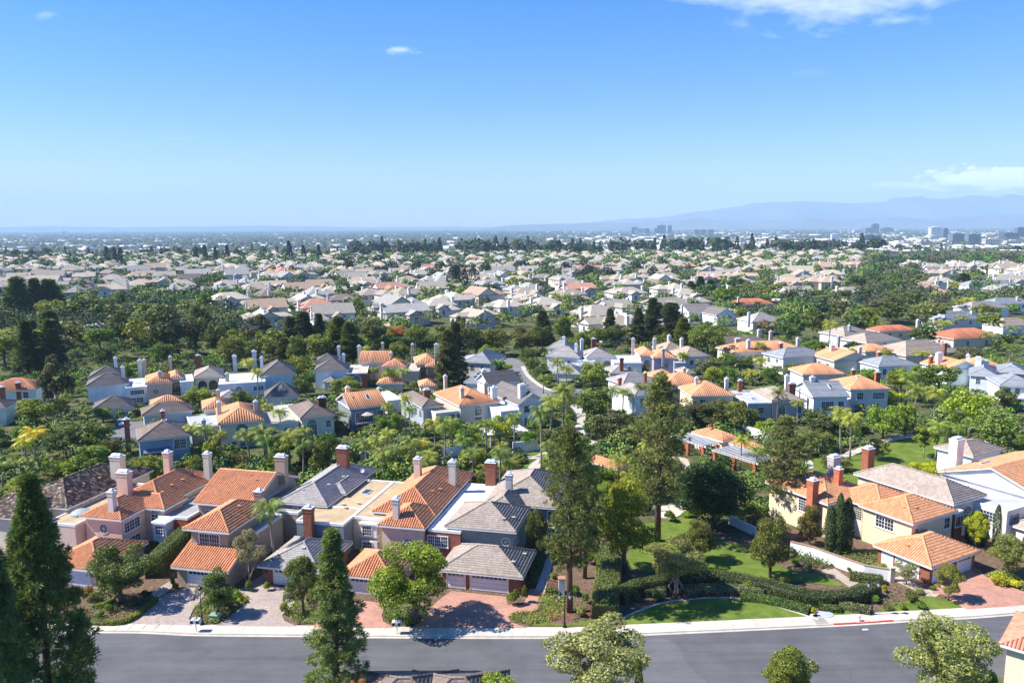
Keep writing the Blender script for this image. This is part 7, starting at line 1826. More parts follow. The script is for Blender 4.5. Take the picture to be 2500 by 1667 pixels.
# white colonnaded pavilion among the far trees
p = GK(7, 540, 745); o = empty('pavilion', (p.x, p.y, 0), R(10)); tag(o, 'white colonnaded garden pavilion among the trees on the left', 'pavilion')
m = MB(); m.box(-.5, 13, -.5, 8, 4.6, 5.3); m.box(.5, 12, .5, 7, 5.3, 5.7); m.build('roof', MAT['white_paint'], o, color=WHITE)
for i in range(6):
    for y in (0, 7): m = MB(); m.lathe([(.45, 0), (.4, .3), (.34, .4), (.3, 4.3), (.45, 4.6)], .3 + i * 2.35, y, 10); m.build('column', MAT['white_paint'], o, color=WHITE)
m = MB(); m.box(2, 11, 4, 6.5, -.1, 4.4); m.build('inner_wall', MAT['stucco'], o, color=(.6, .58, .54))
# patio cover
p = GK(5, 1040, 812); o = empty('patio_cover', (p.x, p.y, 0), R(20)); tag(o, 'white slatted patio cover behind the palms', 'patio cover')
for x in (0, 4, 8):
    for y in (0, 5): m = MB(); m.box(x - .12, x + .12, y - .12, y + .12, -.1, 2.7); m.build('post', MAT['white_paint'], o, color=WHITE)
for i in range(22): m = MB(); x = -.6 + i * .44; m.box(x - .1, x + .1, -.7, 5.7, 2.85, 3.0); m.build('slat', MAT['white_paint'], o, color=(.72, .72, .72))
for y in (0, 5): m = MB(); m.box(-.7, 9, y - .1, y + .1, 2.7, 2.85); m.build('beam', MAT['white_paint'], o, color=WHITE)
# parasol on the balcony
o = empty('parasol', (UMB[0], UMB[1], 2.05)); tag(o, 'faded pink parasol open on the slate house balcony', 'parasol')
m = MB(); m.tube([(0, 0, 0), (0, 0, 2.5)], .04, 6); m.build('pole', MAT['plain'], o, color=(.5, .5, .5)); m = MB(); m.lathe([(1.6, 1.9), (.8, 2.25), (.02, 2.5)], n=8); m.build('canopy', MAT['awning'], o, color=(.46, .34, .31))
# parked car on the back lane
def car(k, x, y, rz, col, label):
    p = GK(k, x, y); o = empty('parked_car', (p.x, p.y, .01), rz); tag(o, label, 'car')
    b = MB(); prof = [(-2.2, .35), (-2.25, .75), (-1.5, .92), (-.95, 1.42), (.9, 1.46), (1.6, .98), (2.2, .86), (2.25, .4)]
    for s in (-1, 1): b.poly([(u, s * .86 if z < .95 else s * .72, z) for u, z in (prof if s < 0 else prof[::-1])])
    for i in range(len(prof) - 1):
        (u0, z0), (u1, z1) = prof[i], prof[i + 1]; w0, w1 = (.86 if z0 < .95 else .72), (.86 if z1 < .95 else .72)
        b.poly([(u0, -w0, z0), (u0, w0, z0), (u1, w1, z1), (u1, -w1, z1)])
    b.build('body', MAT['car_paint'], o, color=col)
    for nm, pts in (('windscreen', [(-1.45, -.7, .97), (-1.45, .7, .97), (-1.0, .64, 1.39), (-1.0, -.64, 1.39)]), ('rear_window', [(.96, -.64, 1.42), (.96, .64, 1.42), (1.56, .7, 1.02), (1.56, -.7, 1.02)]), ('side_window', [(-1.2, -.8, 1.0), (1.3, -.8, 1.0), (.85, -.735, 1.4), (-.9, -.735, 1.38)]), ('side_window', [(1.3, .8, 1.0), (-1.2, .8, 1.0), (-.9, .735, 1.38), (.85, .735, 1.4)])):
        g_ = MB(); c_ = Vector((0, 0, .7)); g_.poly([tuple(Vector(q) + (Vector(q) - c_).normalized() * .03) for q in pts]); g_.build(nm, MAT['glass'], o)
    for u in (-1.35, 1.35):
        for s in (-.82, .82):
            wv = MB(); wv.tube([(u, s - .1, .33), (u, s + .1, .33)], .33, 12); wo = wv.build('wheel', MAT['dark_metal'], o); rm = MB(); rm.tube([(u, s - .115, .33), (u, s + .115, .33)], .2, 10); rm.build('rim', MAT['plain'], wo, color=(.5, .5, .5))
    for s in (-.6, .6): g_ = MB(); g_.box(-2.28, -2.2, s - .18, s + .18, .62, .74); g_.build('headlight', MAT['lamp_glass'], o)
car(4, 778, 672, R(-60), (.66, .70, .76), 'pale silver car parked on the back lane beside the double garage')
car(9, 340, 1085, R(15), (.7, .7, .7), 'white car half hidden by trees behind the tan roofed house')

# ================================================================== SUBURB BEYOND
FAR_WALLS = [(.70, .66, .60), (.66, .60, .51), (.60, .57, .53), (.60, .62, .64), (.76, .74, .71), (.58, .51, .43)]
FAR_ROOFS = [((.37, .315, .25), 'taupe'), ((.42, .35, .265), 'tan'), ((.33, .295, .25), 'grey brown'), ((.44, .32, .235), 'pinkish tan'), ((.32, .31, .29), 'grey'), ((.41, .36, .295), 'pale beige'), ((.20, .155, .13), 'dark brown'), ((.46, .235, .165), 'red tile')]
def roof_solid(m, x0, x1, y0, y1, z, t, kind, axis='x'):
    if kind == 'hip': polys, _ = hip_faces(x0, x1, y0, y1, z, t)
    else: polys, _, _ = gable_faces(x0, x1, y0, y1, z, t, axis)
    for p in polys: m.poly(p)
    m.poly([(x0, y0, z - .02), (x0, y1, z - .02), (x1, y1, z - .02), (x1, y0, z - .02)])
    for (a, b), (c, d) in (((x0, y0), (x1, y0)), ((x1, y0), (x1, y1)), ((x1, y1), (x0, y1)), ((x0, y1), (x0, y0))): m.poly([(a, b, z - .25), (c, d, z - .25), (c, d, z), (a, b, z)])
def far_proto(i):
    r = random.Random(60 + i); random.seed(60 + i)
    w, d, z = r.uniform(14, 18), r.uniform(10, 12.5), r.uniform(4.4, 5.2)
    W, Rf = MB(), MB(); x0, y0 = -w / 2, 0
    t = r.uniform(.42, .62); kind = ('hip', 'hip', 'gable')[i % 3]
    W.box(x0 + .5, x0 + w - .5, y0 + .5, y0 + d - .5, -.2, z); roof_solid(Rf, x0, x0 + w, y0, y0 + d, z, t, kind)
    if kind == 'gable':
        hh = d / 2 * t
        for x in (x0 + .5, x0 + w - .5): W.poly([(x, y0 + .5, z), (x, y0 + d - .5, z), (x, y0 + d / 2, z + hh - .3)])
    # front wing with gable or hip
    fw = r.uniform(5, 7); fx = x0 + r.choice((0.2, w - fw - .2, w * .4)); fd = r.uniform(3.5, 6); fz = z if i % 2 else z - .8
    W.box(fx + .4, fx + fw - .4, -fd + .4, 1, -.2, fz)
    if i % 4 != 1:
        roof_solid(Rf, fx, fx + fw, -fd, d / 2, fz, t * 1.1, 'gable', 'y'); hh = fw / 2 * t * 1.1
        W.poly([(fx + .4, -fd + .42, fz), (fx + fw - .4, -fd + .42, fz), (fx + fw / 2, -fd + .42, fz + hh - .3)])
    else: roof_solid(Rf, fx, fx + fw, -fd, d / 2 + 2, fz, t, 'hip')
    # garage wing
    gx = x0 + (w - 7 if fx < x0 + w * .3 else 0); W.box(gx + .4, gx + 6.6, -3.6, 1, -.2, 2.8); roof_solid(Rf, gx, gx + 7, -4, 4, 2.8, t, 'hip')
    # rear wing
    W.box(-3, w / 2 - 1, d - 1, d + 5, -.2, z); roof_solid(Rf, -3.5, w / 2 - .5, d - 3, d + 5.5, z, t, 'hip')
    parts = [('wall', W.mesh('wall', MAT['stucco']), 'w', None), ('roof', Rf.mesh('roof', MAT['far_roof']), 'r', None)]
    def ch(x, y, zt, s=1.2):
        m = MB(); m.frustum(x, y, 2, zt - .4, s, s * .9, s, s * .9); m.frustum(x, y, zt - .4, zt, s + .3, s * .9 + .3, s + .3, s * .9 + .3); m.frustum(x, y, zt, zt + .3, s * .6, s * .6, s * .4, s * .4)
        parts.append(('chimney', m.mesh('chimney', MAT['stucco']), 'c', None))
    ch(x0 + .3, d * .45, z + 3.0, 1.15)
    if i % 3: ch(x0 + w * r.uniform(.55, .9), d * .62, z + 3.3, 1.0)
    o, p = window_mesh(1.3, 1.5, 2, 2, sill=False, fr=.14)
    for (x, y, zc) in ((fx + fw / 2, -fd + .4, fz - 2.4), (x0 + w * .5, .5, z - 2.2), (x0 + w * .3, .5, z - 2.2), (x0 + w * .7, .5, z - 2.2), (fx + fw / 2, -fd + .4, .8)):
        if not (fx - .7 < x < fx + fw + .7) or y < 0: parts.append(('window', o, 't', (x, y, zc), 0.0))
    for y in (2.5, 6.0): parts.append(('window', o, 't', (x0 + .5, y, z - 2.3), -math.pi / 2)); parts.append(('window', o, 't', (x0 + w - .5, y, z - 2.3), math.pi / 2))
    g_ = MB(); g_.box(gx + 1.0, gx + 6.0, -3.64, -3.58, 0, 2.2); parts.append(('garage_door', g_.mesh('garage_door', MAT['white_paint']), 'd', None))
    return parts, p
FARP = [far_proto(i) for i in range(9)]
fr = random.Random(8)
rows, spots = [], []
NAMED = [(x, y) for x, y, s, h_ in LANDMARKS]
def region_ok(x, y):
    px, py = PX(x, y, 0)
    if abs(px - 1250) > 1340: return False
    if px < 560 and py > 738: return False          # the wooded park on the left
    if px < 900 and py > 800 or 1150 < px < 1330 and py > 800: return False
    if px > 2110 and not (px > 2240 and 655 < py < 735) or px > 1950 and py > 745 and px < 2240: return False   # wooded slope on the right
    if px > 1700 and py > 775: return False
    if py > 832: return False
    return not any((x - a) ** 2 + (y - b) ** 2 < 24 ** 2 for a, b in NAMED)
d = 338.0
while d < 1440:
    row = []
    step = 29 + d * .005
    x = -0.74 * d + fr.uniform(0, step)
    wob = fr.uniform(0, 6)
    while x < .74 * d:
        y = d + 9 * math.sin(x * .012 + wob) + fr.uniform(-4, 4)
        if region_ok(x, y) and fr.random() < .84 and free(x, y, 6): row.append((x, y))
        x += step * fr.uniform(.85, 1.2)
    rows.append(row); d += 35 + d * .014
far_singles, far_mass = [], []
cnt = 0
for ri, row in enumerate(rows):
    if cnt + len(row) <= 225: far_singles.append((ri, row)); cnt += len(row)
    else: far_mass += row
ORD = ['first', 'second', 'third', 'fourth', 'fifth', 'sixth', 'seventh', 'eighth', 'ninth', 'tenth', 'eleventh', 'twelfth', 'thirteenth', 'fourteenth', 'fifteenth', 'sixteenth', 'seventeenth', 'eighteenth', 'nineteenth', 'twentieth'] + ['twenty-' + q for q in ('first', 'second', 'third', 'fourth', 'fifth', 'sixth', 'seventh', 'eighth', 'ninth')] + ['thirtieth'] + ['thirty-' + q for q in ('first', 'second', 'third', 'fourth', 'fifth', 'sixth', 'seventh', 'eighth', 'ninth')] + ['fortieth'] + ['forty-' + q for q in ('first', 'second', 'third', 'fourth', 'fifth', 'sixth', 'seventh', 'eighth', 'ninth')]
CAPC = [(.76, .75, .73), (.70, .66, .60), (.68, .70, .72)]
for ri, row in far_singles:
    for ci, (x, y) in enumerate(sorted(row, key=lambda q: PX(*q, 0)[0])):
        parts, pane = FARP[fr.randrange(len(FARP))]
        rz = R(12) + .35 * math.sin(x * .006 + y * .004) + fr.choice((0, 0, 0, math.pi / 2, -math.pi / 2)) + fr.uniform(-.08, .08)
        o = empty('house', (x, y, 0), rz); s = fr.uniform(1.12, 1.38); o.scale = (s * fr.choice((1, -1)), s, s)
        wc = fr.choice(FAR_WALLS); rc, rn = fr.choices(FAR_ROOFS, (5, 4, 5, 1.5, 4, 5, 1, .6))[0]
        rc = (lambda q: tuple(v * q for v in rc))(fr.uniform(.85, 1.12)); cc = fr.choice(CAPC)
        for pt in parts:
            c = {'w': wc, 'r': rc, 'c': cc, 't': (.8, .8, .8), 'd': (.74, .74, .74)}[pt[2]]
            ob = new_obj(pt[0], pt[1], o, pt[3] or (0, 0, 0), pt[4] if len(pt) > 4 else 0.0, c)
            if pt[0] == 'window': new_obj('pane', pane, ob)
        tag(o, '%s roofed house, %s from left in the %s row of the far suburb' % (rn, ORD[min(ci, 48)], ORD[ri]), 'house', 'houses of the far suburb')
# the rest of the roofs run together towards the trees: one mass
class Mass:
    def __init__(self): self.V, self.F, self.C = [], [], []
    def add(self, V, F_, cols):
        b = sum(len(v) for v in self.V) if not hasattr(self, 'n') else self.n
        self.V.append(np.asarray(V, float)); self.F.append(np.asarray(F_) + b); self.C.append(np.asarray(cols, float)); self.n = b + len(V)
    def build(self, name, mat, label):
        V, F_, C = np.concatenate(self.V), np.concatenate(self.F), np.concatenate(self.C)
        me = np_mesh(name, V, F_, [MAT[mat]])
        a = me.color_attributes.new('paint', 'FLOAT_COLOR', 'CORNER')
        k = F_.shape[1]
        cc = np.ones((len(F_) * k, 4), dtype=np.float32); cc[:, :3] = np.repeat(C, k, 0); a.data.foreach_set('color', cc.ravel())
        o = new_obj(name, me); tag(o, label, None, None, 'stuff'); return o
BOXF = np.array([(0, 1, 5, 4), (1, 2, 6, 5), (2, 3, 7, 6), (3, 0, 4, 7), (4, 5, 6, 7)])
def boxv(x, y, z0, z1, w, dd, rz):
    c, s = math.cos(rz), math.sin(rz)
    q = [(-w / 2, -dd / 2), (w / 2, -dd / 2), (w / 2, dd / 2), (-w / 2, dd / 2)]
    P = [(x + a * c - b * s, y + a * s + b * c) for a, b in q]
    return [(*p, z0) for p in P] + [(*p, z1) for p in P]
M = Mass()
def mass_house(x, y):
    rz = R(12) + .35 * math.sin(x * .006 + y * .004) + fr.choice((0, 0, math.pi / 2)) + fr.uniform(-.1, .1)
    wc = np.array(fr.choice(FAR_WALLS)); rc = np.array(fr.choices([q[0] for q in FAR_ROOFS], (5, 4, 5, 1.5, 4, 5, 1, .6))[0])
    c, s = math.cos(rz), math.sin(rz)
    for bx0, by0, w, dd, zz in ((0, 0, fr.uniform(15, 21), fr.uniform(11, 15), fr.uniform(4.6, 5.6)), (fr.uniform(-4, 4), -6, fr.uniform(6, 8), 8, fr.uniform(3, 5.6)), (fr.uniform(-4, 4), 6, 8, 8, fr.uniform(4.5, 5.6))):
        cx, cy_ = x + bx0 * c - by0 * s, y + bx0 * s + by0 * c
        M.add(boxv(cx, cy_, -.2, zz, w - 1, dd - 1, rz), BOXF, [wc] * 5)
        e = boxv(cx, cy_, zz, zz, w, dd, rz)[:4]; hgt = min(w, dd) / 2 * fr.uniform(.45, .65)
        if w >= dd: r0, r1 = (-w / 2 + dd / 2, 0), (w / 2 - dd / 2, 0)
        else: r0, r1 = (0, -dd / 2 + w / 2), (0, dd / 2 - w / 2)
        rp = [(cx + a * c - b * s, cy_ + a * s + b * c, zz + hgt) for a, b in (r0, r1)]
        V = e + rp
        F_ = [(0, 1, 5, 4), (2, 3, 4, 5), (3, 0, 4, 4), (1, 2, 5, 5)] if w >= dd else [(3, 0, 4, 5), (1, 2, 5, 4), (0, 1, 4, 4), (2, 3, 5, 5)]
        # triangles as thin quads: split the ridge end
        V2, F2 = list(V), []
        for q in F_:
            if q[2] == q[3]: V2.append(tuple(np.array(V[q[2]]) + 1e-3)); F2.append((q[0], q[1], q[2], len(V2) - 1))
            else: F2.append(q)
        M.add(V2, F2, [rc] * 4)
    a, b = fr.uniform(-5, 5), fr.uniform(-3, 3); M.add(boxv(x + a * c - b * s, y + a * s + b * c, 3, 8.6, 1.0, .9, rz), BOXF, [np.array((.74, .73, .71))] * 5)
    # dark window patches set proud of the walls
for x, y in far_mass: mass_house(x, y)
M.build('distant_houses', 'mass_wall', 'pale roofs of the distant suburb running together below the tree line')

# trees of the far suburb: the nearer ones singly, the rest as one mass
tr_ = random.Random(19)
SUBG = [DG, MG, OG, (.06, .085, .025), (.085, .12, .025), (.11, .14, .03), (.05, .065, .03)]
def leafy_mass(pts, label, name, nleaf, mat='mass_leaf', leaf=None):
    """pts: (x, y, z, height, width, colour, kind) -> one mesh of leaf faces"""
    Vs, Cs = [], []
    for x, y, z, hgt, wid, col, kind in pts:
        lf = y * .0024 if leaf == 'far' else leaf
        n = nleaf if leaf is None else int(min(300, max(16, 4.2 * wid * hgt / lf ** 2)))
        d = rdirs(n); d[:, 2] = np.abs(d[:, 2]) * .8 + d[:, 2] * .2
        if kind == 'spire':
            f = rng.uniform(0, 1, n); a = rng.uniform(0, 6.283, n); r = (1 - f) ** .7 * wid / 2 * rng.uniform(.7, 1.1, n) + .3
            C = np.stack([x + np.cos(a) * r, y + np.sin(a) * r, z + f * hgt], 1); N = unit(np.stack([np.cos(a), np.sin(a), .4 + 0 * a], 1) + rng.normal(size=(n, 3)) * .4)
        else:
            lump = 1 + .22 * np.sin(d[:, 0] * 5 + x) * np.cos(d[:, 1] * 6 + y)
            C = np.array([x, y, z + hgt * .5]) + d * np.array([wid / 2, wid / 2, hgt * .5]) * (lump * rng.uniform(.8, 1.05, n))[:, None]
            N = unit(d + rng.normal(size=(n, 3)) * .45)
        V, _ = leaf_quads(C, N, ((lf if leaf else 0) or math.sqrt(wid * hgt) * 2.6 / math.sqrt(n)) * rng.uniform(.7, 1.4, n), .75)
        Vs.append(V); Cs.append(np.array(col) * rng.uniform(.7, 1.3, (n, 1)))
    V = np.concatenate(Vs); F_ = np.arange(len(V)).reshape(-1, 4); C = np.concatenate(Cs)
    me = np_mesh(name, V, F_, [MAT[mat]]); a = me.color_attributes.new('paint', 'FLOAT_COLOR', 'CORNER')
    cc = np.ones((len(F_) * 4, 4), dtype=np.float32); cc[:, :3] = np.repeat(C, 4, 0); a.data.foreach_set('color', cc.ravel())
    o = new_obj(name, me); tag(o, label, None, None, 'stuff')
rng = np.random.default_rng(4)
def no_house(x, y, r):
    return not any((x - a) ** 2 + (y - b) ** 2 < r * r for a, b in HGRID.get((int(x // 60), int(y // 60)), ()))
HGRID = {}
for row in rows:
    for a_, b_ in row:
        for i_ in (-1, 0, 1):
            for j_ in (-1, 0, 1): HGRID.setdefault((int(a_ // 60) + i_, int(b_ // 60) + j_), []).append((a_, b_))
pts = []
for _ in range(5200):
    d = 340 + 1130 * tr_.random() ** .72; x = tr_.uniform(-.72, .72) * d
    px, py = PX(x, d, 0)
    if px > 2110 and tr_.random() < .8 or not no_house(x, d, 10.5) or not free(x, d, 2): continue
    if abs(px - 1250) > 1320: continue
    pts.append((x, d, 0, tr_.uniform(5, 10), tr_.uniform(6, 12), tuple(v * 1.9 for v in tr_.choice(SUBG)), 'round'))
for _ in range(480):      # wooded slope on the right, wooded park on the left
    if tr_.random() < .72: d = 430 + 640 * tr_.random(); x = tr_.uniform(.36, .74) * d
    else: d = tr_.uniform(330, 425); x = -tr_.uniform(.34, .74) * d
    px, py = PX(x, d, 0)
    if region_ok(x, d) or not free(x, d, 3) or abs(px - 1250) > 1330 or 560 < px < 1700: continue
    pts.append((x, d, 0, tr_.uniform(8, 13), tr_.uniform(13, 22), tuple(v * 1.55 for v in tr_.choice([DG, (.05, .065, .03), OG, (.06, .07, .035), MG, (.075, .075, .045)])), 'round'))
for px0, px1, n, d0, d1, hh, kind in ((850, 1650, 46, 690, 860, (9, 15), 'round'), (80, 400, 0, 700, 800, (8, 14), 'round'), (830, 930, 10, 1000, 1050, (8, 13), 'round'), (1100, 1160, 6, 620, 640, (14, 20), 'spire')):
    for _ in range(n):
        d = tr_.uniform(d0, d1); x = (tr_.uniform(px0, px1) - 1250) / FPX * d
        pts.append((x, d, 0, tr_.uniform(*hh), tr_.uniform(9, 16), tr_.choice([(.035, .045, .025), (.04, .055, .03), (.045, .05, .03)]), kind))
leafy_mass(pts, 'garden trees scattered through the distant suburb', 'distant_garden_trees', 46, 'mass_leaf', 'far')
pts = []
for _ in range(4800):     # garden greenery round the nearer houses
    y = 124 + 222 * tr_.random(); x = tr_.uniform(-.72, .72) * y
    if y < 128 and x > 25: continue
    if not free(x, y, .5): continue
    tall = tr_.random() < .10 and free(x, y + 6, 2) and free(x, y + 11, 2)
    hh = tr_.uniform(3.0, 5.5) if tall else tr_.uniform(.8, 2.3)
    pts.append((x, y, 0, hh, hh * tr_.uniform(1.0, 1.8), tuple(v * 1.8 for v in tr_.choice(GARDEN)), 'round'))
leafy_mass(pts, 'dense garden greenery filling the gaps between the houses', 'undergrowth', 60, 'mass_leaf', .50)
pts = []
for i in range(330):      # the long dark tree line on the crest
    px = tr_.uniform(-40, 2540); d = tr_.uniform(1330, 1520); x = (px - 1250) / FPX * d
    f = min(1, max(0, (px - 780) / 500))
    big = 1.0 if 850 < px < 2150 else .55
    kind = 'spire' if tr_.random() < .22 else 'round'
    hgt = tr_.uniform(14, 30) * big * (1.15 if kind == 'spire' else .9)
    if px < 850 and tr_.random() < .45 or px > 2130 and tr_.random() < .8: continue
    pts.append((x, d, 0, hgt, hgt * (tr_.uniform(.35, .5) if kind == 'spire' else tr_.uniform(.8, 1.3)), tr_.choice([(.030, .055, .024), (.042, .068, .030), (.055, .075, .034), (.07, .085, .034)]), kind))
for px, hh in ((710, 30), (745, 24), (782, 24), (540, 0), (483, 22), (506, 24), (531, 22), (560, 24)):
    if hh: d = 1150; pts.append(((px - 1250) / FPX * d, d, 0, hh, hh * .42, (.022, .038, .018), 'spire'))
for px in (266, 285, 300):      # group of three left
    d = 1080; pts.append(((px - 1250) / FPX * d, d, 0, 24, 11, (.025, .04, .02), 'spire'))
leafy_mass(pts, 'long dark line of trees along the crest before the basin', 'tree_line', 120)

# ================================================================== THE BASIN: trees, low sheds, towers, viaduct
OCT = np.array([(1, 0, 0), (0, 1, 0), (-1, 0, 0), (0, -1, 0), (.55, .55, .8), (-.55, -.55, .8), (.5, -.5, .75), (-.5, .5, .75)], float)
n = 30000
dd = 1750 * np.exp(rng.uniform(0, math.log(13.5), n)); tt = rng.uniform(-.76, .76, n)
X, Y = tt * dd, dd
dens = np.sin(X * .0021 + 1.3) * np.cos(Y * .0017) + .6 * np.sin(X * .0057) * np.sin(Y * .0049 + .5)
keep = rng.uniform(size=n) < (.72 + .28 * dens)
X, Y, dd = X[keep], Y[keep], dd[keep]; n = len(X)
Z0 = np.full(n, -32.0)
hgt = rng.uniform(6, 15, n) * (1 + dd / 16000); wid = hgt * rng.uniform(.8, 1.9, n) * (1 + dd / 7000)
Vn = np.empty((n, 5, 3)); ang0 = rng.uniform(0, 6.283, n)
for j in range(4):
    a = ang0 + j * math.pi / 2
    Vn[:, j] = np.stack([X + np.cos(a) * wid / 2, Y + np.sin(a) * wid / 2, Z0 + hgt * rng.uniform(.2, .55, n)], 1)
Vn[:, 4] = np.stack([X + rng.normal(size=n) * wid * .12, Y, Z0 + hgt], 1)
Vb = Vn.copy(); Vb[:, :4, 2] = Z0[:, None]; 
V = np.concatenate([Vn, Vb[:, :4]], 1)         # 9 verts each
F_ = np.empty((n, 8, 4), dtype=np.int64); b = np.arange(n)[:, None] * 9
for j in range(4):
    j2 = (j + 1) % 4
    F_[:, j] = b + np.array([j, j2, 4, 4]); F_[:, 4 + j] = b + np.array([5 + j, 5 + j2, j2, j])
# top faces as triangles
me = bpy.data.meshes.new('basin_trees')
Vf = V.reshape(-1, 3).astype(np.float32)
tri = np.concatenate([F_[:, :4, :3].reshape(-1, 3), F_[:, 4:, [0, 1, 2]].reshape(-1, 3), F_[:, 4:, [0, 2, 3]].reshape(-1, 3)])
me = np_mesh('basin_trees', Vf, tri, [MAT['mass_leaf']])
pal = np.array([(.030, .050, .020), (.045, .065, .028), (.060, .075, .032), (.055, .058, .035), (.085, .080, .045)])
ct = pal[rng.integers(0, 5, n)] * rng.uniform(.7, 1.25, (n, 1))
cols = np.concatenate([np.repeat(ct, 4, 0), np.repeat(ct, 4, 0), np.repeat(ct, 4, 0)])
a = me.color_attributes.new('paint', 'FLOAT_COLOR', 'CORNER'); cc = np.ones((len(tri) * 3, 4), dtype=np.float32); cc[:, :3] = np.repeat(cols, 3, 0); a.data.foreach_set('color', cc.ravel())
tag(new_obj('basin_trees', me), 'endless tree cover of the flat basin below the suburb', None, None, 'stuff')
M = Mass(); sh = random.Random(3)
for _ in range(6000):
    d = 1950 * math.exp(sh.uniform(0, math.log(9.5))); t = sh.uniform(-.74, .74)
    if t < .08 and sh.random() < .45: continue
    x = t * d
    if sh.random() < .5: x, d = round(x / 260) * 260 + sh.uniform(-60, 60), round(d / 330) * 330 + sh.uniform(-50, 50)
    big = sh.random() < (.55 if t > .06 else .16)
    w, q, hh = (sh.uniform(30, 110), sh.uniform(25, 60), sh.uniform(7, 13)) if big else (sh.uniform(11, 22), sh.uniform(9, 16), sh.uniform(5, 8))
    c = np.array(sh.choice([(.78, .77, .75), (.74, .73, .70), (.66, .62, .56), (.60, .48, .40), (.55, .54, .52), (.72, .73, .76)] if big or sh.random() < .5 else [(.42, .33, .27), (.38, .32, .28), (.5, .45, .4), (.34, .2, .15)]))
    rz = R(sh.choice((20, 22, 110)))
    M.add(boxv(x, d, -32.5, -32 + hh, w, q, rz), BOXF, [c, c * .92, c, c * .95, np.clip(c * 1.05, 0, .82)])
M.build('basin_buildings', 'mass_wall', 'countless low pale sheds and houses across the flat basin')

def tower(label, k, x0, x1, yt, yb, col, glass=(.03, .05, .08), floors=10, dd=.6, steps=0, bands=True, cat='tower'):
    pa, pb = pix(k, x0, yb), pix(k, x1, yt)
    p = G(pa[0], pa[1], -32.0); q = G(pb[0], pa[1], -32.0)
    w = q.x - p.x; H = z_at((p.x + q.x) / 2, p.y, pb[1]) + 32
    o = empty('office_block', (p.x, p.y, -32)); tag(o, label, cat)
    D_ = w * dd; fh = H / floors
    if bands:
        m = MB(); m.box(w * .01, w * .99, w * .01, D_, -1, H - fh * .15); g_ = m.build('glazing', MAT['tower_glass'], o)
        for i in range(floors + 1):
            st = (i * steps * w / floors) if steps else 0
            z = i * fh
            m = MB(); m.box(st * .5, w - st * .5, 0, D_ * 1.01, z - fh * .28 if i else -1, min(z + fh * .30, H)); m.build('floor_band', MAT['facade'], o, color=col)
        nb = max(4, int(w / 9))
        for i in range(nb + 1): m = MB(); x = w * i / nb; m.box(x - w * .006, x + w * .006, -w * .004, w * .02, 0, H - fh * .3); m.build('mullion', MAT['facade'], o, color=col)
    else:
        m = MB(); m.box(0, w, 0, D_, -1, H); m.build('glazing', MAT['tower_glass'], o)
        for i in range(floors): m = MB(); z = (i + .5) * fh; m.box(-.3, w + .3, -.4, D_ + .3, z - fh * .06, z + fh * .06); m.build('floor_band', MAT['facade'], o, color=col)
    m = MB(); m.box(w * .3, w * .7, D_ * .3, D_ * .7, H, H + fh * .7); m.build('roof_plant', MAT['facade'], o, color=tuple(v * .9 for v in col))
    return o
tower('long white apartment block stepping down beyond the tree line', 9, 668, 790, 507, 572, (.74, .72, .66), floors=7, dd=.3, cat='building')
tower('lower white apartment wing adjoining the long white block', 9, 790, 872, 525, 574, (.74, .72, .66), floors=5, dd=.4, cat='building')
tower('red brown terraced office block, left of the terraced pair', 9, 890, 1005, 494, 545, (.32, .15, .11), floors=6, dd=.5, steps=.45, cat='building')
tower('red brown terraced office block, right of the terraced pair', 9, 1030, 1182, 494, 558, (.32, .15, .11), floors=7, dd=.5, steps=.5, cat='building')
tower('slim white tower above the terraced brown blocks', 9, 1126, 1182, 448, 500, (.76, .75, .73), floors=9)
tower('low black glass cube left of the tall white tower', 9, 1338, 1450, 457, 503, (.03, .035, .045), floors=8, bands=False)
tower('purple brown office block behind the black cube', 9, 1340, 1440, 410, 452, (.24, .17, .22), floors=8)
tower('dark blue tower rising above the purple brown block', 9, 1385, 1437, 384, 450, (.12, .15, .22), floors=10, bands=False)
tower('wide dark blue slab right of the purple block', 9, 1450, 1540, 410, 443, (.06, .08, .13), floors=6, bands=False)
tower('brightest tall white tower right of centre', 9, 1757, 1836, 404, 490, (.80, .80, .79), floors=12)
tower('blue glass side block of the tall white tower', 9, 1836, 1868, 412, 486, (.30, .38, .46), floors=12, bands=False)
tower('small white podium block before the tall white tower', 9, 1757, 1815, 458, 494, (.74, .73, .71), floors=5)
tower('wide grey glass office, left of the grey pair', 9, 1895, 1990, 448, 508, (.22, .24, .27), floors=8)
tower('wide grey glass office, right of the grey pair', 9, 1995, 2082, 450, 515, (.20, .23, .26), floors=8)
tower('long cream office block at the right edge', 9, 2105, 2230, 478, 528, (.72, .68, .56), floors=5, dd=.4, cat='building')
tower('cream office wing at the far right edge', 9, 2240, 2345, 490, 530, (.72, .68, .58), floors=4, dd=.4, cat='building')
tower('teal glass office near the right edge', 9, 2225, 2340, 440, 486, (.20, .30, .36), floors=8, bands=False)
tower('dark tower cut by the right edge', 9, 2308, 2375, 408, 480, (.16, .18, .24), floors=12)
tower('dark slab tower, leftmost of the skyline cluster', 8, 1940, 1982, 40, 88, (.05, .07, .10), floors=12, bands=False)
tower('pale green glass slab in the skyline cluster', 8, 1962, 2022, 47, 88, (.42, .52, .52), floors=11)
tower('blue glass slab in the skyline cluster', 8, 2022, 2056, 48, 86, (.14, .20, .28), floors=11, bands=False)
tower('tallest dark tower of the skyline cluster', 8, 2106, 2162, 27, 84, (.10, .09, .11), floors=14)
tower('lower blue block before the tallest dark tower', 8, 2086, 2138, 47, 84, (.09, .13, .20), floors=9, bands=False)
tower('slim grey tower, rightmost of the skyline cluster', 8, 2168, 2198, 27, 88, (.30, .33, .38), floors=14)
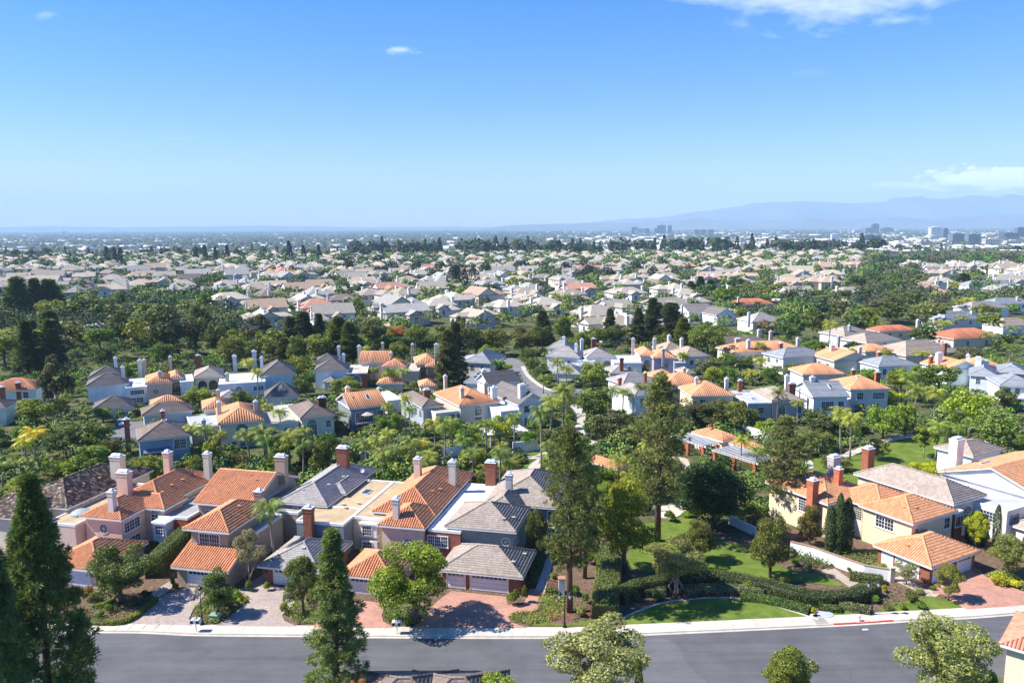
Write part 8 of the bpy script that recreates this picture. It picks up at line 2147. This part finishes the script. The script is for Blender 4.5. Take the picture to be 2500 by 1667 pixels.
for i, (a, b) in enumerate(((250, 284), (286, 328), (334, 378))): tower('brownish mid-rise block, %s of a row of three' % ('leftmost', 'middle', 'rightmost')[i], 9, a, b, 420, 458, (.38, .28, .24), floors=9)
tower('white low office with flat roof left of the viaduct', 9, 1280, 1545, 562, 596, (.70, .71, .72), floors=3, dd=.35, cat='building')
tower('white office slab in the basin left of the black cube', 9, 1268, 1335, 420, 450, (.72, .72, .72), floors=6, cat='building')
tower('small pale tower on the far skyline', 9, 1085, 1122, 378, 402, (.74, .74, .74), floors=8)
tower('small grey blue tower on the far skyline', 9, 472, 490, 376, 402, (.3, .36, .44), floors=8)
tower('lone pale tower far out on the left of the basin', 7, 397, 410, 66, 92, (.5, .5, .5), floors=9)
# the freeway viaduct on the right
pts = [GK(9, x, y, -14) for x, y in ((1690, 580), (1800, 583), (1950, 590), (2100, 597), (2230, 607), (2352, 622), (2480, 645))]
cl = smooth([(p.x, p.y) for p in pts], 5); A, B = offset(cl, 9), offset(cl, -9)
o = empty('viaduct'); tag(o, 'long pale curving freeway viaduct on the right', 'viaduct')
m = MB()
for i in range(len(cl) - 1):
    m.poly([(*A[i], -14), (*B[i], -14), (*B[i + 1], -14), (*A[i + 1], -14)])
    for L_ in (A, B): m.poly([(*L_[i], -17), (*L_[i + 1], -17), (*L_[i + 1], -12.6), (*L_[i], -12.6)])
m.build('deck', MAT['facade'], o, color=(.66, .66, .64))
for i in range(0, len(cl), 2): m = MB(); m.lathe([(1.6, -33), (1.6, -15.5), (4, -15)], *cl[i], 10); m.build('pier', MAT['facade'], o, color=(.6, .6, .58))
# mast in the wood on the right
p = GK(9, 1880, 730); o = empty('pole', (p.x, p.y, 0)); hh = z_at(p.x, p.y, pix(9, 0, 650)[1]); m = MB(); m.tube([(0, 0, -1), (0, 0, hh)], [.35, .2], 6); m.build('mast', MAT['facade'], o, color=(.6, .6, .6)); m = MB(); m.box(-1.2, 1.2, -.1, .1, hh * .86, hh * .9); m.build('crossarm', MAT['facade'], o, color=(.6, .6, .6)); tag(o, 'tall pale utility pole rising from the wood on the right', 'pole')

# ================================================================== HILLS
def ridge(name, y0, prof, depthm, seed, amp, nx=150, ny=14):
    """prof: (photo column, photo row) of the skyline"""
    g2 = np.random.default_rng(seed)
    xs = np.linspace(prof[0][0], prof[-1][0], nx); ys_ = np.interp(xs, [p[0] for p in prof], [p[1] for p in prof])
    V = []
    ph = g2.uniform(0, 6, 8)
    top = y0 + depthm * .55
    for i in range(nx):
        X_ = (xs[i] - CX) / FPX * top * 1.01
        V.append((X_, max(0.0, z_at(X_, top, ys_[i]) + 32)))
    Hs = [q[1] for q in V]; Xs = [q[0] for q in V]; V = []
    for j in range(ny):
        v = j / (ny - 1)
        s = max(0.0, 1 - abs(v - .55) / .55) ** .8 if v <= .55 else max(0, 1 - (v - .55) / .45) ** .8
        for i in range(nx):
            nz = sum(math.sin(Xs[i] * (2 ** k) * 2e-4 * 8 + ph[k] + v * (3 + 2 * k)) / (1.6 ** k) for k in range(6)) * .22
            V.append((Xs[i], y0 + depthm * v, -33 + Hs[i] * s * (1 + amp * nz * (1 if abs(v - .55) > .03 else .25))))
    F_ = [(j * nx + i, j * nx + i + 1, (j + 1) * nx + i + 1, (j + 1) * nx + i) for j in range(ny - 1) for i in range(nx - 1)]
    o = new_obj(name, np_mesh(name, np.array(V), np.array(F_), [MAT['mountain_rock']], True)); tag(o, kind='structure')
ridge('mountains', 19800, [(1230, 556), (1400, 545), (1600, 530), (1700, 515), (1770, 505), (1850, 497), (1960, 488), (2040, 494), (2130, 492), (2200, 483), (2260, 486), (2340, 474), (2400, 478), (2440, 471), (2500, 482), (2600, 476), (2800, 500)], 3600, 2, .5)
ridge('hills', 14600, [(1180, 557), (1260, 549), (1400, 545), (1500, 542), (1600, 541), (1690, 534), (1750, 538), (1800, 540), (1900, 533), (1960, 529), (2060, 533), (2160, 530), (2250, 535), (2330, 528), (2440, 522), (2560, 526), (2800, 535)], 2600, 3, .5)
ridge('hills', 20500, [(-200, 557), (0, 555), (150, 552), (300, 555), (480, 553), (700, 551), (900, 555), (1100, 553), (1250, 556)], 2500, 4, .3)

# ================================================================== HAZE
m = MB(); m.box(-24500, 24500, -390, 26000, -34.2, 1080)
hz = m.build('haze', [], None); tag(hz, kind='stuff')
hm = bpy.data.materials.new('haze'); hm.use_nodes = True; hm.node_tree.nodes.clear()
ho = hm.node_tree.nodes.new('ShaderNodeOutputMaterial'); hv = hm.node_tree.nodes.new('ShaderNodeVolumePrincipled')
hv.inputs['Color'].default_value = (.49, .73, .98, 1); hv.inputs['Density'].default_value = 7.0e-5; hv.inputs['Anisotropy'].default_value = 0.0
hm.node_tree.links.new(hv.outputs[0], ho.inputs['Volume'])
hz.data.materials.append(hm)

# ================================================================== LABELS FOR THE PLANTS
from collections import defaultdict
def near_landmark(x, y):
    best = min(LANDMARKS, key=lambda q: (q[0] + q[3].foot_c[0] - x) ** 2 + (q[1] + q[3].foot_c[1] - y) ** 2)
    return best
for q in LANDMARKS:
    hh = q[3]; cs = [hh.world((a0 + a1) / 2, (b0 + b1) / 2) for a0, a1, b0, b1 in hh.foot]
    hh.foot_c = (sum(c[0] for c in cs) / len(cs) - q[0], sum(c[1] for c in cs) / len(cs) - q[1])
groups = defaultdict(list)
for p in PLANTS:
    d, cat = DESC[p['kind']]
    grp = {'palm': 'palms among the houses', 'shrub': 'garden shrubs', 'cypress': 'slim cypresses', 'pine': 'tall pines', 'conifer': 'dark conifers'}.get(cat, 'leafy trees among the houses')
    tag(p['o'], None, cat, grp)
    if p['label']: p['o']['label'] = p['label']; continue
    lm = near_landmark(p['x'], p['y']); cx, cy_ = lm[0] + lm[3].foot_c[0], lm[1] + lm[3].foot_c[1]
    if p['y'] > 345: rel, nm = 'in the far suburb', ''
    else:
        rel = 'before' if p['y'] < cy_ - 6 else ('behind' if p['y'] > cy_ + 6 else 'beside'); nm = lm[2]
    groups[(cname(p['col']), d, rel, nm)].append(p)
for key, ps in groups.items():
    ps.sort(key=lambda p: PX(p['x'], p['y'], 3)[0])
    base = '%s %s %s %s' % key[:4]
    base = ' '.join(base.split())
    for i, p in enumerate(ps):
        lab = base + (', ' + ORD[min(i, 48)] + ' from left' if len(ps) > 1 else '')
        w = lab.split()
        p['o']['label'] = ' '.join(w[:16])
